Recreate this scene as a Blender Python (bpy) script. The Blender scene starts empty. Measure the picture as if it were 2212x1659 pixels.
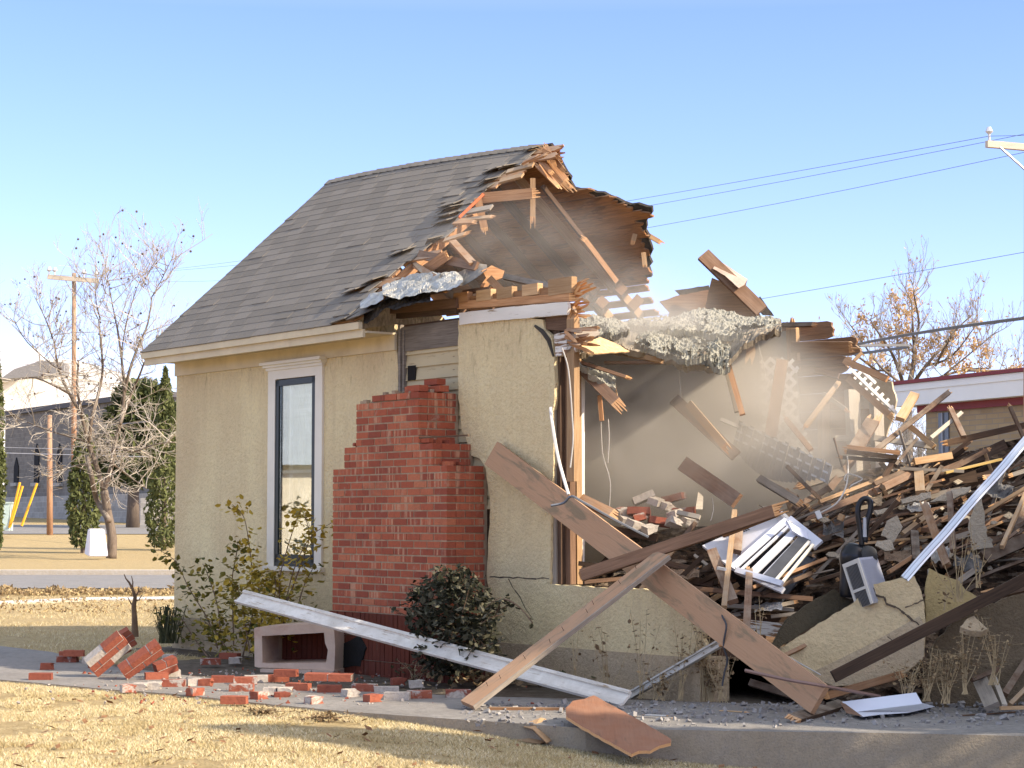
import bpy, bmesh, math, random
from mathutils import Vector, Matrix, noise
import numpy as np
R = math.radians
S = bpy.context.scene
# ------------------------------------------------------------------ camera, sky, sun, exposure
FPX, CU, CV, CAMH = 4300.0, 1106.0, 829.5, 1.40      # camera model on a 2212 px wide picture
PITCH = math.atan((1124 - CV) / FPX)
cam = bpy.data.objects.new('camera', bpy.data.cameras.new('camera'))
S.collection.objects.link(cam); S.camera = cam
cam.location = (0, 0, CAMH); cam.rotation_euler = (R(90) + PITCH, 0, 0)
cam.data.sensor_width = 36; cam.data.lens = FPX / 2212 * 36
cam.data.clip_start = 0.1; cam.data.clip_end = 5000
SUN_AZ = R(-21.5)        # towards the sun, measured from +X
SUN_EL = R(32)
sd = Vector((math.cos(SUN_EL) * math.cos(SUN_AZ), math.cos(SUN_EL) * math.sin(SUN_AZ), math.sin(SUN_EL)))
sun = bpy.data.objects.new('sun', bpy.data.lights.new('sun', 'SUN'))
S.collection.objects.link(sun)
sun.rotation_euler = sd.to_track_quat('Z', 'Y').to_euler(); sun.location = sd * 60
sun.data.energy = 3.8; sun.data.angle = R(0.5); sun.data.color = (1.0, 0.88, 0.70)
W = bpy.data.worlds.new('World'); S.world = W; W.use_nodes = True
wn = W.node_tree.nodes; bg = wn['Background']
sk = wn.new('ShaderNodeTexSky'); sk.sky_type = 'NISHITA'; sk.sun_disc = False
sk.sun_elevation = SUN_EL; sk.sun_rotation = R(90) - SUN_AZ
sk.air_density = 1.0; sk.dust_density = 0.6; sk.ozone_density = 2.5; sk.altitude = 900
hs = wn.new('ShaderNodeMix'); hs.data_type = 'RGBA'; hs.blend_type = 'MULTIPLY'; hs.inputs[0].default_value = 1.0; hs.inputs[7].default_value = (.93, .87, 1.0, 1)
# added warm boost to the overhead sky brightens the shade; low band stays blue
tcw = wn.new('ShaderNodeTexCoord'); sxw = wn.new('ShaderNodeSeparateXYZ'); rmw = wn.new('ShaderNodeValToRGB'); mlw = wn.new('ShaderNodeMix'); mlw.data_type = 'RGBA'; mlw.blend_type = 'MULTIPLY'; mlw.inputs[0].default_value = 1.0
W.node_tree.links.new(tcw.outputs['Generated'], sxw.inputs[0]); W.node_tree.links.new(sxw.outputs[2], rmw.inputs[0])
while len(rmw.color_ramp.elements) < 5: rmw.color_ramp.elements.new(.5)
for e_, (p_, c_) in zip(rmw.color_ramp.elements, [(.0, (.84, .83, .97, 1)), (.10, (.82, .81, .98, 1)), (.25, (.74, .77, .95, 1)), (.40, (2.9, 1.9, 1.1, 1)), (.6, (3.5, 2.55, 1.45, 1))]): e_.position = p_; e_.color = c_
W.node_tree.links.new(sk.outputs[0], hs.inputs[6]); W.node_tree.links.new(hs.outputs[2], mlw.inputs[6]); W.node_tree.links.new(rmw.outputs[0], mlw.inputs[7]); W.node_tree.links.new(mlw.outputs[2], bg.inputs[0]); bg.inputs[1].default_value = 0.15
S.view_settings.view_transform = 'Standard'; S.view_settings.look = 'None'
S.view_settings.exposure = 1.15; S.view_settings.gamma = 1.0
S.cycles.volume_step_rate = 2.0; S.cycles.volume_max_steps = 96; S.cycles.volume_bounces = 1
S.cycles.max_bounces = 8; S.cycles.transparent_max_bounces = 12

# ------------------------------------------------------------------ geometry helpers
CAM = Vector((0, 0, CAMH)); cp, sp = math.cos(PITCH), math.sin(PITCH)
def ray(u, v):
    x = (u - CU) / FPX; y = -(v - CV) / FPX
    return Vector((x, cp - y * sp, sp + y * cp))
def P(u, v, Y):
    r = ray(u, v); return CAM + r * (Y / r.y)
def G(u, v, z=0.0):
    r = ray(u, v); return CAM + r * ((z - CAMH) / r.z)
def PL(u, v, p0, n):
    r = ray(u, v); return CAM + r * ((p0 - CAM).dot(n) / r.dot(n))
ANG = R(37.55)
A = Vector((math.sin(ANG), -math.cos(ANG), 0)); B = Vector((math.cos(ANG), math.sin(ANG), 0)); Z = Vector((0, 0, 1))
O = G(375, 1395)
def L(a, b, z): return O + A * a + B * b + Z * z
def HB(u, v, b): return PL(u, v, O + B * b, B)
def loc(p):
    d = p - O; return d.dot(A), d.dot(B), p.z

class MB:
    """collects faces for one mesh"""
    def __init__(s): s.v = []; s.f = []; s.uv = []; s.c = []; s.m = []
    def add(s, pts, faces, uvs=None, col=1.0, mi=0):
        o = len(s.v); s.v.extend([tuple(p) for p in pts])
        for k, f in enumerate(faces):
            s.f.append([i + o for i in f])
            s.uv.append(uvs[k] if uvs else None); s.c.append(col); s.m.append(mi)
    def quad(s, a, b, c, d, col=1.0, mi=0):
        a, b, c, d = map(Vector, (a, b, c, d))
        w, h = (b - a).length, (d - a).length
        s.add([a, b, c, d], [(0, 1, 2, 3)], [[(0, 0), (w, 0), (w, h), (0, h)]], col, mi)
    def box(s, c, ex, ey, ez, col=1.0, mi=0):
        """corner c and three edge vectors"""
        c, ex, ey, ez = Vector(c), Vector(ex), Vector(ey), Vector(ez)
        if ex.cross(ey).dot(ez) < 0: ex, ey = ey, ex
        p = [c, c + ex, c + ex + ey, c + ey, c + ez, c + ex + ez, c + ex + ey + ez, c + ey + ez]
        lx, ly, lz = ex.length, ey.length, ez.length
        F = [(0, 3, 2, 1), (4, 5, 6, 7), (0, 1, 5, 4), (1, 2, 6, 5), (2, 3, 7, 6), (3, 0, 4, 7)]
        D = [(ly, lx), (lx, ly), (lx, lz), (ly, lz), (lx, lz), (ly, lz)]
        U = [[(0, 0), (a, 0), (a, b), (0, b)] for a, b in D]
        s.add(p, F, U, col, mi)
    def cbox(s, c, ux, uy, uz, col=1.0, mi=0):
        """centre and three half vectors"""
        s.box(Vector(c) - Vector(ux) - Vector(uy) - Vector(uz), Vector(ux) * 2, Vector(uy) * 2, Vector(uz) * 2, col, mi)
    def prism(s, pts, ext, col=1.0, mi=0, mside=None):
        """planar polygon pushed along ext; pts order any"""
        pts = [Vector(p) for p in pts]; ext = Vector(ext); n = len(pts)
        nrm = Vector((0, 0, 0))
        for i in range(n): nrm += pts[i].cross(pts[(i + 1) % n])
        if nrm.dot(ext) > 0: pts = pts[::-1]; nrm = -nrm
        if nrm.length < 1e-12: return
        nn = nrm.normalized(); t = Vector((0, 0, 1)) if abs(nn.z) < .9 else Vector((1, 0, 0))
        ux = t.cross(nn).normalized(); uy = nn.cross(ux)
        q = [(p.dot(ux), p.dot(uy)) for p in pts]
        al = pts + [p + ext for p in pts]
        F = [tuple(range(n)), tuple(range(2 * n - 1, n - 1, -1))]
        U = [q, q[::-1]]
        for i in range(n):
            j = (i + 1) % n
            F.append((j, i, n + i, n + j)); l = (pts[j] - pts[i]).length; e = ext.length
            U.append([(l, 0), (0, 0), (0, e), (l, e)])
        o = len(s.m); s.add(al, F, U, col, mi)
        if mside is not None:
            for k in range(o + 2, len(s.m)): s.m[k] = mside
    def tube(s, pts, rad, n=6, col=1.0, mi=0, cap=True):
        pts = [Vector(p) for p in pts]
        if not hasattr(rad, '__len__'): rad = [rad] * len(pts)
        vs = []; dist = [0]
        for i in range(1, len(pts)): dist.append(dist[-1] + (pts[i] - pts[i - 1]).length)
        ref = None
        for i, p in enumerate(pts):
            d = (pts[min(i + 1, len(pts) - 1)] - pts[max(i - 1, 0)])
            d = d.normalized() if d.length > 1e-9 else Vector((0, 0, 1))
            if ref is None:
                ref = d.orthogonal().normalized()
            x = ref - d * ref.dot(d)
            x = x.normalized() if x.length > 1e-6 else d.orthogonal().normalized()
            ref = x; y = d.cross(x)
            for k in range(n):
                an = 2 * math.pi * k / n
                vs.append(p + (x * math.cos(an) + y * math.sin(an)) * rad[i])
        F = []; U = []
        for i in range(len(pts) - 1):
            for k in range(n):
                k2 = (k + 1) % n
                F.append((i * n + k, i * n + k2, (i + 1) * n + k2, (i + 1) * n + k))
                w = 2 * math.pi * max(rad[i], .001) / n
                U.append([(dist[i], k * w), (dist[i], (k + 1) * w), (dist[i + 1], (k + 1) * w), (dist[i + 1], k * w)])
        if cap:
            F.append(tuple(range(n - 1, -1, -1))); U.append([(0, 0)] * n)
            e = (len(pts) - 1) * n; F.append(tuple(range(e, e + n))); U.append([(0, 0)] * n)
        s.add(vs, F, U, col, mi)
    def build(s, name, mats, parent=None, origin=None, smooth=False):
        me = bpy.data.meshes.new(name)
        if origin is None:
            if parent is not None: origin = parent['_o'] if '_o' in parent else (0, 0, 0)
            else:
                xs = np.array(s.v); mn, mx = xs.min(0), xs.max(0)
                origin = ((mn[0] + mx[0]) / 2, (mn[1] + mx[1]) / 2, mn[2])
        ov = np.array(origin, dtype=float)
        me.from_pydata((np.array(s.v) - ov).tolist(), [], s.f)
        uvl = me.uv_layers.new(name='UVMap'); k = 0
        flat = np.zeros((len(me.loops), 2)); cols = np.ones((len(me.loops), 4))
        for f, u, c in zip(s.f, s.uv, s.c):
            m = len(f)
            if u: flat[k:k + m] = u
            cols[k:k + m, :3] = c
            k += m
        uvl.data.foreach_set('uv', flat.ravel())
        ca = me.color_attributes.new('Col', 'FLOAT_COLOR', 'CORNER'); ca.data.foreach_set('color', cols.ravel())
        if not isinstance(mats, (list, tuple)): mats = [mats]
        for m in mats: me.materials.append(m)
        if len(mats) > 1: me.polygons.foreach_set('material_index', s.m)
        if smooth: me.polygons.foreach_set('use_smooth', [True] * len(me.polygons))
        me.update()
        ob = bpy.data.objects.new(name, me); S.collection.objects.link(ob)
        ob['_o'] = tuple(origin)
        if parent is not None:
            ob.parent = parent
            po = Vector(parent['_o']) if '_o' in parent else Vector()
            ob.location = Vector(origin) - po
        else: ob.location = origin
        return ob
def tag(o, label, cat, group=None, kind=None):
    o['label'] = label; o['category'] = cat
    if group: o['group'] = group
    if kind: o['kind'] = kind
    return o
def thing(name, loc_, label, cat, group=None):
    o = bpy.data.objects.new(name, None); S.collection.objects.link(o)
    o.location = loc_; o['_o'] = tuple(loc_); o.empty_display_size = .2
    return tag(o, label, cat, group)
def structure(o): o['kind'] = 'structure'; return o
def copy_tree(o, parent=None):
    c = o.copy(); S.collection.objects.link(c); c.parent = parent
    for ch in o.children: copy_tree(ch, c)
    return c
def jag(px, amp, step, rng, closed=True):
    """breaks the edges of a picture-space or plane outline up into ragged ones"""
    out = []; n = len(px)
    for i in range(n if closed else n - 1):
        a, b = Vector(px[i]), Vector(px[(i + 1) % n]); d = (b - a).length; k = max(1, int(d / step))
        out.append(a)
        for j in range(1, k):
            q = a.lerp(b, j / k); q = q + Vector((rng.uniform(-amp, amp), rng.uniform(-amp, amp))); out.append(q)
    if not closed: out.append(Vector(px[-1]))
    return [tuple(q) for q in out]

# ------------------------------------------------------------------ material helpers
class N:
    def __init__(s, name, rough=.85, spec=.3):
        s.m = bpy.data.materials.new(name); s.m.use_nodes = True; s.t = s.m.node_tree
        s.b = s.t.nodes['Principled BSDF']; s.b.inputs['Roughness'].default_value = rough
        s.b.inputs['Specular IOR Level'].default_value = spec; s.out = s.t.nodes['Material Output']
    def n(s, typ, **kw):
        q = s.t.nodes.new('ShaderNode' + typ)
        for k, v in kw.items():
            if k.startswith('i_'):
                key = k[2:]; key = int(key) if key.isdigit() else key.replace('_', ' ')
                s.set(q.inputs[key], v)
            else: setattr(q, k, v)
        return q
    def set(s, inp, v):
        if isinstance(v, bpy.types.NodeSocket): s.t.links.new(v, inp)
        elif isinstance(v, bpy.types.Node): s.t.links.new(v.outputs[0], inp)
        elif isinstance(v, (tuple, list)) and inp.type == 'RGBA': inp.default_value = (*v[:3], 1)
        else: inp.default_value = v
    def uv(s): return s.n('TexCoord').outputs['UV']
    def obj(s): return s.n('TexCoord').outputs['Object']
    def pos(s): return s.n('NewGeometry').outputs['Position']
    def mapv(s, vec, scale=(1, 1, 1), rot=(0, 0, 0), l=(0, 0, 0)):
        return s.n('Mapping', i_Vector=vec, i_Scale=scale, i_Rotation=rot, i_Location=l).outputs[0]
    def off(s, vec, k=37.0):
        """shift the texture by the object's own random number"""
        r = s.n('ObjectInfo').outputs['Random']
        c = s.n('CombineXYZ', i_X=s.math('MULTIPLY', r, k), i_Y=s.math('MULTIPLY', r, k * 1.7), i_Z=s.math('MULTIPLY', r, k * .6))
        return s.n('VectorMath', operation='ADD', i_0=vec, i_1=c.outputs[0]).outputs[0]
    def noise(s, vec, scale=5, detail=4, rough=.55, dist=0):
        return s.n('TexNoise', i_Vector=vec, i_Scale=scale, i_Detail=detail, i_Roughness=rough, i_Distortion=dist).outputs[0]
    def ramp(s, f, stops, interp='LINEAR'):
        r = s.n('ValToRGB', i_0=f); cr = r.color_ramp; cr.interpolation = interp
        while len(cr.elements) < len(stops): cr.elements.new(.5)
        for e, (p, c) in zip(cr.elements, stops):
            e.position = p; e.color = (*c, 1) if hasattr(c, '__len__') else (c, c, c, 1)
        return r.outputs[0]
    def mix(s, f, a, b, mode='MIX'):
        q = s.n('Mix', data_type='RGBA', blend_type=mode)
        s.set(q.inputs[0], f); s.set(q.inputs[6], a); s.set(q.inputs[7], b); return q.outputs[2]
    def math(s, op, a, b=0.0, clamp=False):
        q = s.n('Math', operation=op, use_clamp=clamp); s.set(q.inputs[0], a); s.set(q.inputs[1], b); return q.outputs[0]
    def col(s): return s.n('VertexColor', layer_name='Col').outputs[0]
    def vary(s, c, lo=.75, hi=1.25):
        r = s.n('ObjectInfo').outputs['Random']
        return s.mix(1.0, c, s.ramp(r, [(0, lo), (1, hi)]), 'MULTIPLY')
    def bump(s, h, d=.01, strength=1.0):
        q = s.n('Bump', i_Height=h, i_Distance=d, i_Strength=strength); s.t.links.new(q.outputs[0], s.b.inputs['Normal'])
    def base(s, c): s.set(s.b.inputs['Base Color'], c); return s
    def done(s): return s.m

def m_wood(name, c1, c2, stain=None, amt=.5, rough=.85, grain=1.0, paint=None, pamt=.5, vary=(.75, 1.2), mot=.55, dust=.6):
    m = N(name, rough, .25); u = m.off(m.uv())
    g = m.noise(m.mapv(u, (2.2, 45 * grain, 1)), 1.6, 5, .6, .6)
    c = m.ramp(g, [(.28, c1), (.72, c2)])
    lo = m.noise(m.mapv(u, (1.1, 4, 1)), 1.3, 4)
    c = m.mix(m.ramp(lo, [(.3, 0.0), (.75, mot)]), c, tuple(x * .62 for x in c1))
    if stain is not None:
        sn = m.noise(m.mapv(u, (1.4, 6, 1)), 1.7, 5, .6, .8)
        c = m.mix(m.ramp(sn, [(1 - amt - .06, 0.0), (1 - amt + .06, 1.0)]), c, stain)
    if paint is not None:
        pn = m.noise(m.mapv(u, (3, 28, 1)), 1.5, 6, .65, .4)
        pm = m.ramp(pn, [(1 - pamt - .03, 0.0), (1 - pamt + .03, 1.0)])
        pc = m.mix(m.ramp(lo, [(.35, 0.), (.8, .5)]), paint, tuple(x * .6 for x in paint))
        c = m.mix(pm, c, pc)
    c = m.vary(c, *vary)
    if dust:      # demolition dust settled on faces that look up
        nz = m.n('SeparateXYZ', i_0=m.n('NewGeometry').outputs['Normal']).outputs[2]
        dn = m.noise(m.obj(), 5, 5, .65)
        dm = m.math('MULTIPLY', m.math('MULTIPLY', m.math('SUBTRACT', nz, .15), 1.5, True), m.ramp(dn, [(.35, 0.), (.65, dust)]))
        c = m.mix(dm, c, (.40, .345, .27))
    m.base(c); m.bump(g, .004, .6); return m.done()

def m_stucco(name, c=(.89, .69, .40), dirt=(.30, .20, .09)):
    m = N(name, .95, .15); p = m.pos()
    big = m.noise(m.mapv(p, (.9, .9, .5)), 1.3, 5, .6)
    col = m.ramp(big, [(.3, tuple(x * .80 for x in c)), (.7, tuple(min(.9, x * 1.1) for x in c))])
    fine = m.noise(p, 34, 6, .7)
    med = m.noise(m.mapv(p, (6, 6, 2.2)), 2.0, 6, .72, 1.2)
    z = m.n('SeparateXYZ', i_0=p).outputs[2]
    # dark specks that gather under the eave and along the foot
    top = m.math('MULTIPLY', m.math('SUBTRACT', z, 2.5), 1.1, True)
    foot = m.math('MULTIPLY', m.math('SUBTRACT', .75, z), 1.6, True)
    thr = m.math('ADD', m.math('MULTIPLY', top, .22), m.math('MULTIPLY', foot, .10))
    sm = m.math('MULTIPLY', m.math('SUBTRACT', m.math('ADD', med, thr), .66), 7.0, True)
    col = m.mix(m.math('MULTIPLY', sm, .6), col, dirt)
    streak = m.noise(m.mapv(p, (7, 7, .35)), 2.3, 5, .6)
    col = m.mix(m.ramp(streak, [(.5, 0.), (.8, .32)]), col, tuple(x * .62 for x in c))
    col = m.mix(m.ramp(fine, [(.36, .3), (.56, 0.)]), col, tuple(x * .6 for x in c))
    m.base(col)
    h = m.math('ADD', fine, m.math('MULTIPLY', m.noise(p, 11, 5, .7), 1.4)); m.bump(h, .028, .9)
    return m.done()

def m_flat(name, c, rough=.7, var=.12, scale=6, bump=.0, metal=0, spec=.3, dirt=None, damt=.4, tv=None):
    m = N(name, rough, spec); p = m.off(m.obj())
    n = m.noise(p, scale, 5, .6)
    col = m.ramp(n, [(.3, tuple(x * (1 - var) for x in c)), (.7, tuple(min(1, x * (1 + var)) for x in c))])
    if dirt is not None:
        d = m.noise(p, scale * .6, 6, .65, .5); col = m.mix(m.ramp(d, [(1 - damt - .15, 0.), (1 - damt + .2, .9)]), col, dirt)
    if tv: col = m.vary(col, *tv)
    m.base(col); m.b.inputs['Metallic'].default_value = metal
    if bump: m.bump(m.noise(p, scale * 5, 5, .65), bump, .8)
    return m.done()

def m_brick(name, k=1.0):
    """fired clay; Col carries the tint of each single brick"""
    m = N(name, .9, .2); p = m.pos(); c = m.col()
    r = m.n('SeparateColor', i_0=c)
    col = m.ramp(r.outputs[0], [(0, (.27 * k, .066 * k, .036 * k)), (.35, (.35 * k, .086 * k, .042 * k)), (.7, (.43 * k, .118 * k, .056 * k)), (1, (.48 * k, .165 * k, .08 * k))])
    st = m.noise(m.mapv(p, (30, 30, 1.2)), 1.0, 3, .5)
    stm = m.math('MULTIPLY', m.ramp(st, [(.52, 0.), (.60, 1.0)]), r.outputs[1])
    col = m.mix(m.math('MULTIPLY', stm, .75), col, (.54, .29, .17))
    blk = m.noise(m.mapv(p, (26, 26, 5)), 1.0, 4, .6)
    col = m.mix(m.ramp(blk, [(.56, 0.), (.75, .55)]), col, (.12, .04, .03))
    sm = m.noise(p, 5.5, 6, .7, .8); col = m.mix(m.ramp(sm, [(.60, 0.), (.70, .5)]), col, (.42 * k, .30 * k, .21 * k)); so = m.noise(p, 2.2, 5, .65); col = m.mix(m.ramp(so, [(.52, 0.), (.75, .45)]), col, (.13, .05, .035))
    f = m.noise(p, 60, 5, .7); col = m.mix(m.ramp(f, [(.3, .3), (.6, 0.)]), col, (.16, .05, .035))
    m.base(col); m.bump(f, .006, .7); return m.done()
def m_rubblebrick(name):
    """loose brick: fired clay faces with pale mortar sticking to them"""
    m = N(name, .92, .2); p = m.off(m.obj()); c = m.n('SeparateColor', i_0=m.col())
    f = m.noise(p, 40, 5, .7)
    rr = m.n('ObjectInfo').outputs['Random']
    col = m.mix(rr, (.235, .068, .041), (.35, .108, .060))
    bl = m.noise(m.mapv(p, (24, 24, 24)), 1., 3); col = m.mix(m.ramp(bl, [(.5, 0.), (.72, .55)]), col, (.17, .045, .03))
    mo = m.noise(p, 7.5, 5, .65, .6)
    k = m.math('ADD', mo, m.math('MULTIPLY', m.math('SUBTRACT', c.outputs[2], .50), .75))
    mort = m.mix(m.ramp(f, [(.3, 0.), (.7, 1.)]), (.34, .29, .24), (.52, .46, .39))
    col = m.mix(m.ramp(k, [(.50, 0.), (.58, 1.)]), col, mort)
    m.base(col); m.bump(f, .008, .8); return m.done()

# materials used all over
W_ORANGE = m_wood('fresh_lumber', (.33, .155, .066), (.57, .325, .165), vary=(.65, 1.2))
W_TAN = m_wood('tan_lumber', (.38, .22, .105), (.60, .40, .22), vary=(.75, 1.2))
W_BROWN = m_wood('brown_lumber', (.14, .078, .046), (.28, .165, .10), vary=(.6, 1.25))
W_DARK = m_wood('dark_old_lumber', (.055, .034, .022), (.15, .090, .055), vary=(.6, 1.4))
W_GREY = m_wood('weathered_grey_lumber', (.20, .165, .13), (.40, .34, .27), vary=(.7, 1.2))
W_PALE = m_wood('pale_painted_lumber', (.42, .36, .28), (.60, .53, .43), vary=(.8, 1.1))
W_STAINED = m_wood('stained_brown_board', (.39, .225, .125), (.43, .255, .145), stain=(.235, .165, .098), amt=.42, vary=(.95, 1.05), mot=.15, dust=.15)
W_REDBRN = m_wood('red_brown_board', (.22, .095, .05), (.27, .12, .062), stain=(.16, .075, .042), amt=.35, mot=.2, dust=.12, vary=(.9, 1.1))
W_WHITE = m_wood('white_painted_board', (.30, .20, .12), (.46, .33, .2), paint=(.77, .72, .63), pamt=.63, vary=(.95, 1.05))
W_PEEL = m_wood('peeling_white_board', (.16, .085, .045), (.36, .20, .10), paint=(.70, .66, .60), pamt=.5, vary=(.9, 1.1))
SPLINT = m_wood('raw_split_wood', (.52, .25, .095), (.76, .46, .22), vary=(.85, 1.15))
WHITE = m_flat('white_paint', (.80, .76, .68), .55, .05, 3, dirt=(.45, .40, .34), damt=.22)

rnd = random.Random(11)
def beam(name, p0, p1, w, t, mat, label=None, cat='plank', group=None, parent=None, face=None, e0='cut', e1='cut',
         bow=0.0, seed=None, strips=5, roll=0.0, split=.22, sub=False, kind=None):
    """one board: p0..p1 axis, width w, thickness t, face = normal of the wide side; split ends are splintered"""
    rg = random.Random(seed if seed is not None else hash((round(p0[0], 3), round(p1[2], 3), round(w, 3))) & 0xffff)
    p0, p1 = Vector(p0), Vector(p1); d = (p1 - p0); ln = d.length; d.normalize()
    if face is None: face = (CAM - (p0 + p1) / 2).normalized() + Vector((rg.uniform(-.25, .25), 0, rg.uniform(-.1, .35)))
    n = Vector(face); n = n - d * n.dot(d)
    n = n.normalized() if n.length > 1e-4 else d.orthogonal().normalized()
    if roll: n = Matrix.Rotation(roll, 3, d) @ n
    x = d.cross(n).normalized()
    k = max(2, min(10, int(ln / .35) + 1)); ns = strips
    mb = MB(); V = []; uvv = []
    for i in range(k + 1):
        s = i / k; c = p0.lerp(p1, s) + n * (bow * 4 * s * (1 - s))
        for j in range(ns + 1):
            q = c + x * (w * (j / ns - .5)) * (1 + rg.uniform(-.012, .012))
            V += [q + n * t / 2, q - n * t / 2]; uvv += [(s * ln, w * j / ns), (s * ln, w * j / ns + t)]
    row = (ns + 1) * 2; F = []; Mi = []
    for i in range(k):
        for j in range(ns):
            a = i * row + j * 2; b = a + row
            F.append((a, b, b + 2, a + 2)); F.append((a + 1, a + 3, b + 3, b + 1))
        a = i * row; b = a + row; F.append((a, a + 1, b + 1, b))
        a = i * row + ns * 2; b = a + row; F.append((a, b, b + 1, a + 1))
    Mi = [0] * len(F)
    for e, base, sg in ((e0, 0, -1), (e1, k * row, 1)):
        for j in range(ns):
            a = base + j * 2
            if e == 'cut':
                f = (a, a + 2, a + 3, a + 1); F.append(f if sg < 0 else f[::-1]); Mi.append(0)
            else:
                L_ = w * (.15 + split * 3.2 * rg.random() ** 1.6) + .02
                if L_ > .5: L_ = .5
                m0 = (V[a] + V[a + 2]) / 2; m1 = (V[a + 1] + V[a + 3]) / 2; mm = (m0 + m1) / 2
                q = mm + d * sg * L_ + n * rg.uniform(-.4, .4) * t + x * rg.uniform(-.2, .2) * w / ns
                ww = w / ns * rg.uniform(.1, .35)
                iv = len(V); V += [q - x * ww, q + x * ww]
                base_s = ln if sg > 0 else 0
                uvv += [(base_s + sg * L_, w * j / ns), (base_s + sg * L_, w * (j + 1) / ns)]
                fs = [(a, iv, iv + 1, a + 2), (a + 1, a + 3, iv + 1, iv), (a, a + 1, iv), (a + 2, iv + 1, a + 3)]
                if sg < 0: fs = [f[::-1] for f in fs]
                F += fs; Mi += [1] * 4
    if e0 != 'cut' and e1 == 'cut': pass
    # sides of 'a' order need flipping for consistency is left to recalc below
    uvs = [[uvv[i] for i in f] for f in F]
    mb.add(V, F, uvs); mb.m = Mi
    ob = mb.build(name, [mat, SPLINT] if 1 in Mi else mat, parent)
    bm = bmesh.new(); bm.from_mesh(ob.data); bmesh.ops.recalc_face_normals(bm, faces=bm.faces); bm.to_mesh(ob.data); bm.free()
    if label: tag(ob, label, cat, group, kind)
    return ob
# ================================================================== ground, walk, street
EDGE = [(-900, 1392), (-400, 1434), (0, 1469), (251, 1491), (402, 1502), (540, 1518), (771, 1540), (1080, 1561), (1267, 1575), (1423, 1577), (1620, 1581), (1932, 1585), (2212, 1591), (2700, 1602), (3600, 1625)]
BACK = [(-900, 1330), (-400, 1362), (0, 1396), (113, 1409), (200, 1435), (420, 1462), (760, 1492), (1000, 1505), (1350, 1512), (1750, 1525), (2212, 1532), (3000, 1545), (3600, 1555)]
EW = [G(*p) for p in EDGE]; BW = [G(*p) for p in BACK]
def edge_y(x):
    for a, b in zip(EW, EW[1:]):
        if a.x <= x <= b.x: return a.y + (b.y - a.y) * (x - a.x) / (b.x - a.x)
    return EW[0].y if x < EW[0].x else EW[-1].y
def sstep(a, b, x):
    t = max(0, min(1, (x - a) / (b - a))); return t * t * (3 - 2 * t)
def ground_z(x, y):
    z = -.022
    d = edge_y(x) - y
    if y < 40: z -= .24 * sstep(-1.6, 2.2, x) * sstep(-.32, -.18, d)
    if y < 30: z += .018 * noise.noise((x * .9, y * .9, 0)) * sstep(.0, 1.0, abs(d))
    z += 1.7 * max(0, min(1, (y - 75) / 75))
    return z
def m_ground():
    m = N('ground_soil', .97, .1); p = m.pos()
    xyz = m.n('SeparateXYZ', i_0=p)
    n1 = m.noise(p, 1.1, 6, .62); n2 = m.noise(p, 9, 6, .7); n3 = m.noise(p, 45, 4, .7)
    straw = m.ramp(n2, [(.25, (.30, .215, .105)), (.5, (.46, .35, .18)), (.75, (.56, .45, .26))])
    straw = m.mix(m.ramp(n3, [(.35, .45), (.6, 0.)]), straw, (.15, .095, .04))
    soil = m.ramp(n2, [(.3, (.09, .07, .05)), (.7, (.20, .165, .125))])
    k = m.n('SeparateColor', i_0=m.col()).outputs[0]
    kk = m.math('ADD', k, m.math('MULTIPLY', m.math('SUBTRACT', n1, .5), 1.1))
    m.base(m.mix(m.ramp(kk, [(.42, 0.), (.62, 1.)]), straw, soil))
    m.bump(m.math('ADD', n2, n3), .03, .9); return m.done()
GROUND = m_ground()
def soil_mask(x, y):
    # bare earth bed between the walk and the house, dug strip near the street
    a, b, _ = loc(Vector((x, y, 0)))
    k = 0.12
    if -.2 < a < 12 and -2.2 < b < 6: k = .95 if b > -1.3 else .75
    if a <= 1.8 and a > -2.0 and -1.6 < b < -.5: k = .35
    return k
xs = sorted(set([-2500, -900, -300, -120, -60, -35, -22, -16] + [round(-12 + i * .15, 3) for i in range(int(24 / .15) + 1)] + [16, 22, 35, 60, 120, 300, 900, 2500]))
ys = sorted(set([-2000, -400, -60, 0, 5, 8] + [round(9.5 + i * .15, 3) for i in range(int(19 / .15))] + [29, 32, 36, 40, 41, 44, 50, 60, 75, 80, 90, 100, 115, 130, 150, 180, 260, 600, 1500, 3500]))
mb = MB(); nx = len(xs)
mb.v = [(x, y, ground_z(x, y)) for y in ys for x in xs]
for j in range(len(ys) - 1):
    for i in range(nx - 1):
        q = j * nx + i; mb.f.append([q, q + 1, q + nx + 1, q + nx]); mb.uv.append(None); mb.m.append(0)
        mb.c.append(soil_mask((xs[i] + xs[i + 1]) / 2, (ys[j] + ys[j + 1]) / 2))
structure(mb.build('lawn', GROUND, origin=(0, 0, 0), smooth=True))

def m_concrete(name, c, d):
    m = N(name, .93, .2); p = m.pos()
    n1 = m.noise(p, 1.6, 6, .65); n2 = m.noise(p, 14, 6, .7); n3 = m.noise(p, 70, 3, .7)
    col = m.ramp(n1, [(.3, d), (.65, c)]); col = m.mix(m.ramp(n2, [(.35, .5), (.6, 0.)]), col, tuple(x * .6 for x in d))
    sn = m.noise(m.mapv(p, (3, 3, 1.6)), 2.2, 6, .72, .5)
    nz = m.n('SeparateXYZ', i_0=m.n('NewGeometry').outputs['Normal']).outputs[2]
    side = m.math('SUBTRACT', 1.0, m.math('ABSOLUTE', nz), True)
    col = m.mix(m.math('MULTIPLY', side, m.ramp(sn, [(.3, .45), (.75, .8)])), col, (.40, .315, .20))
    m.base(m.mix(m.ramp(n3, [(.3, .3), (.55, 0.)]), col, (.10, .09, .08)))
    m.bump(m.math('ADD', n2, m.math('MULTIPLY', n3, .6)), .01, .8); return m.done()
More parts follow.
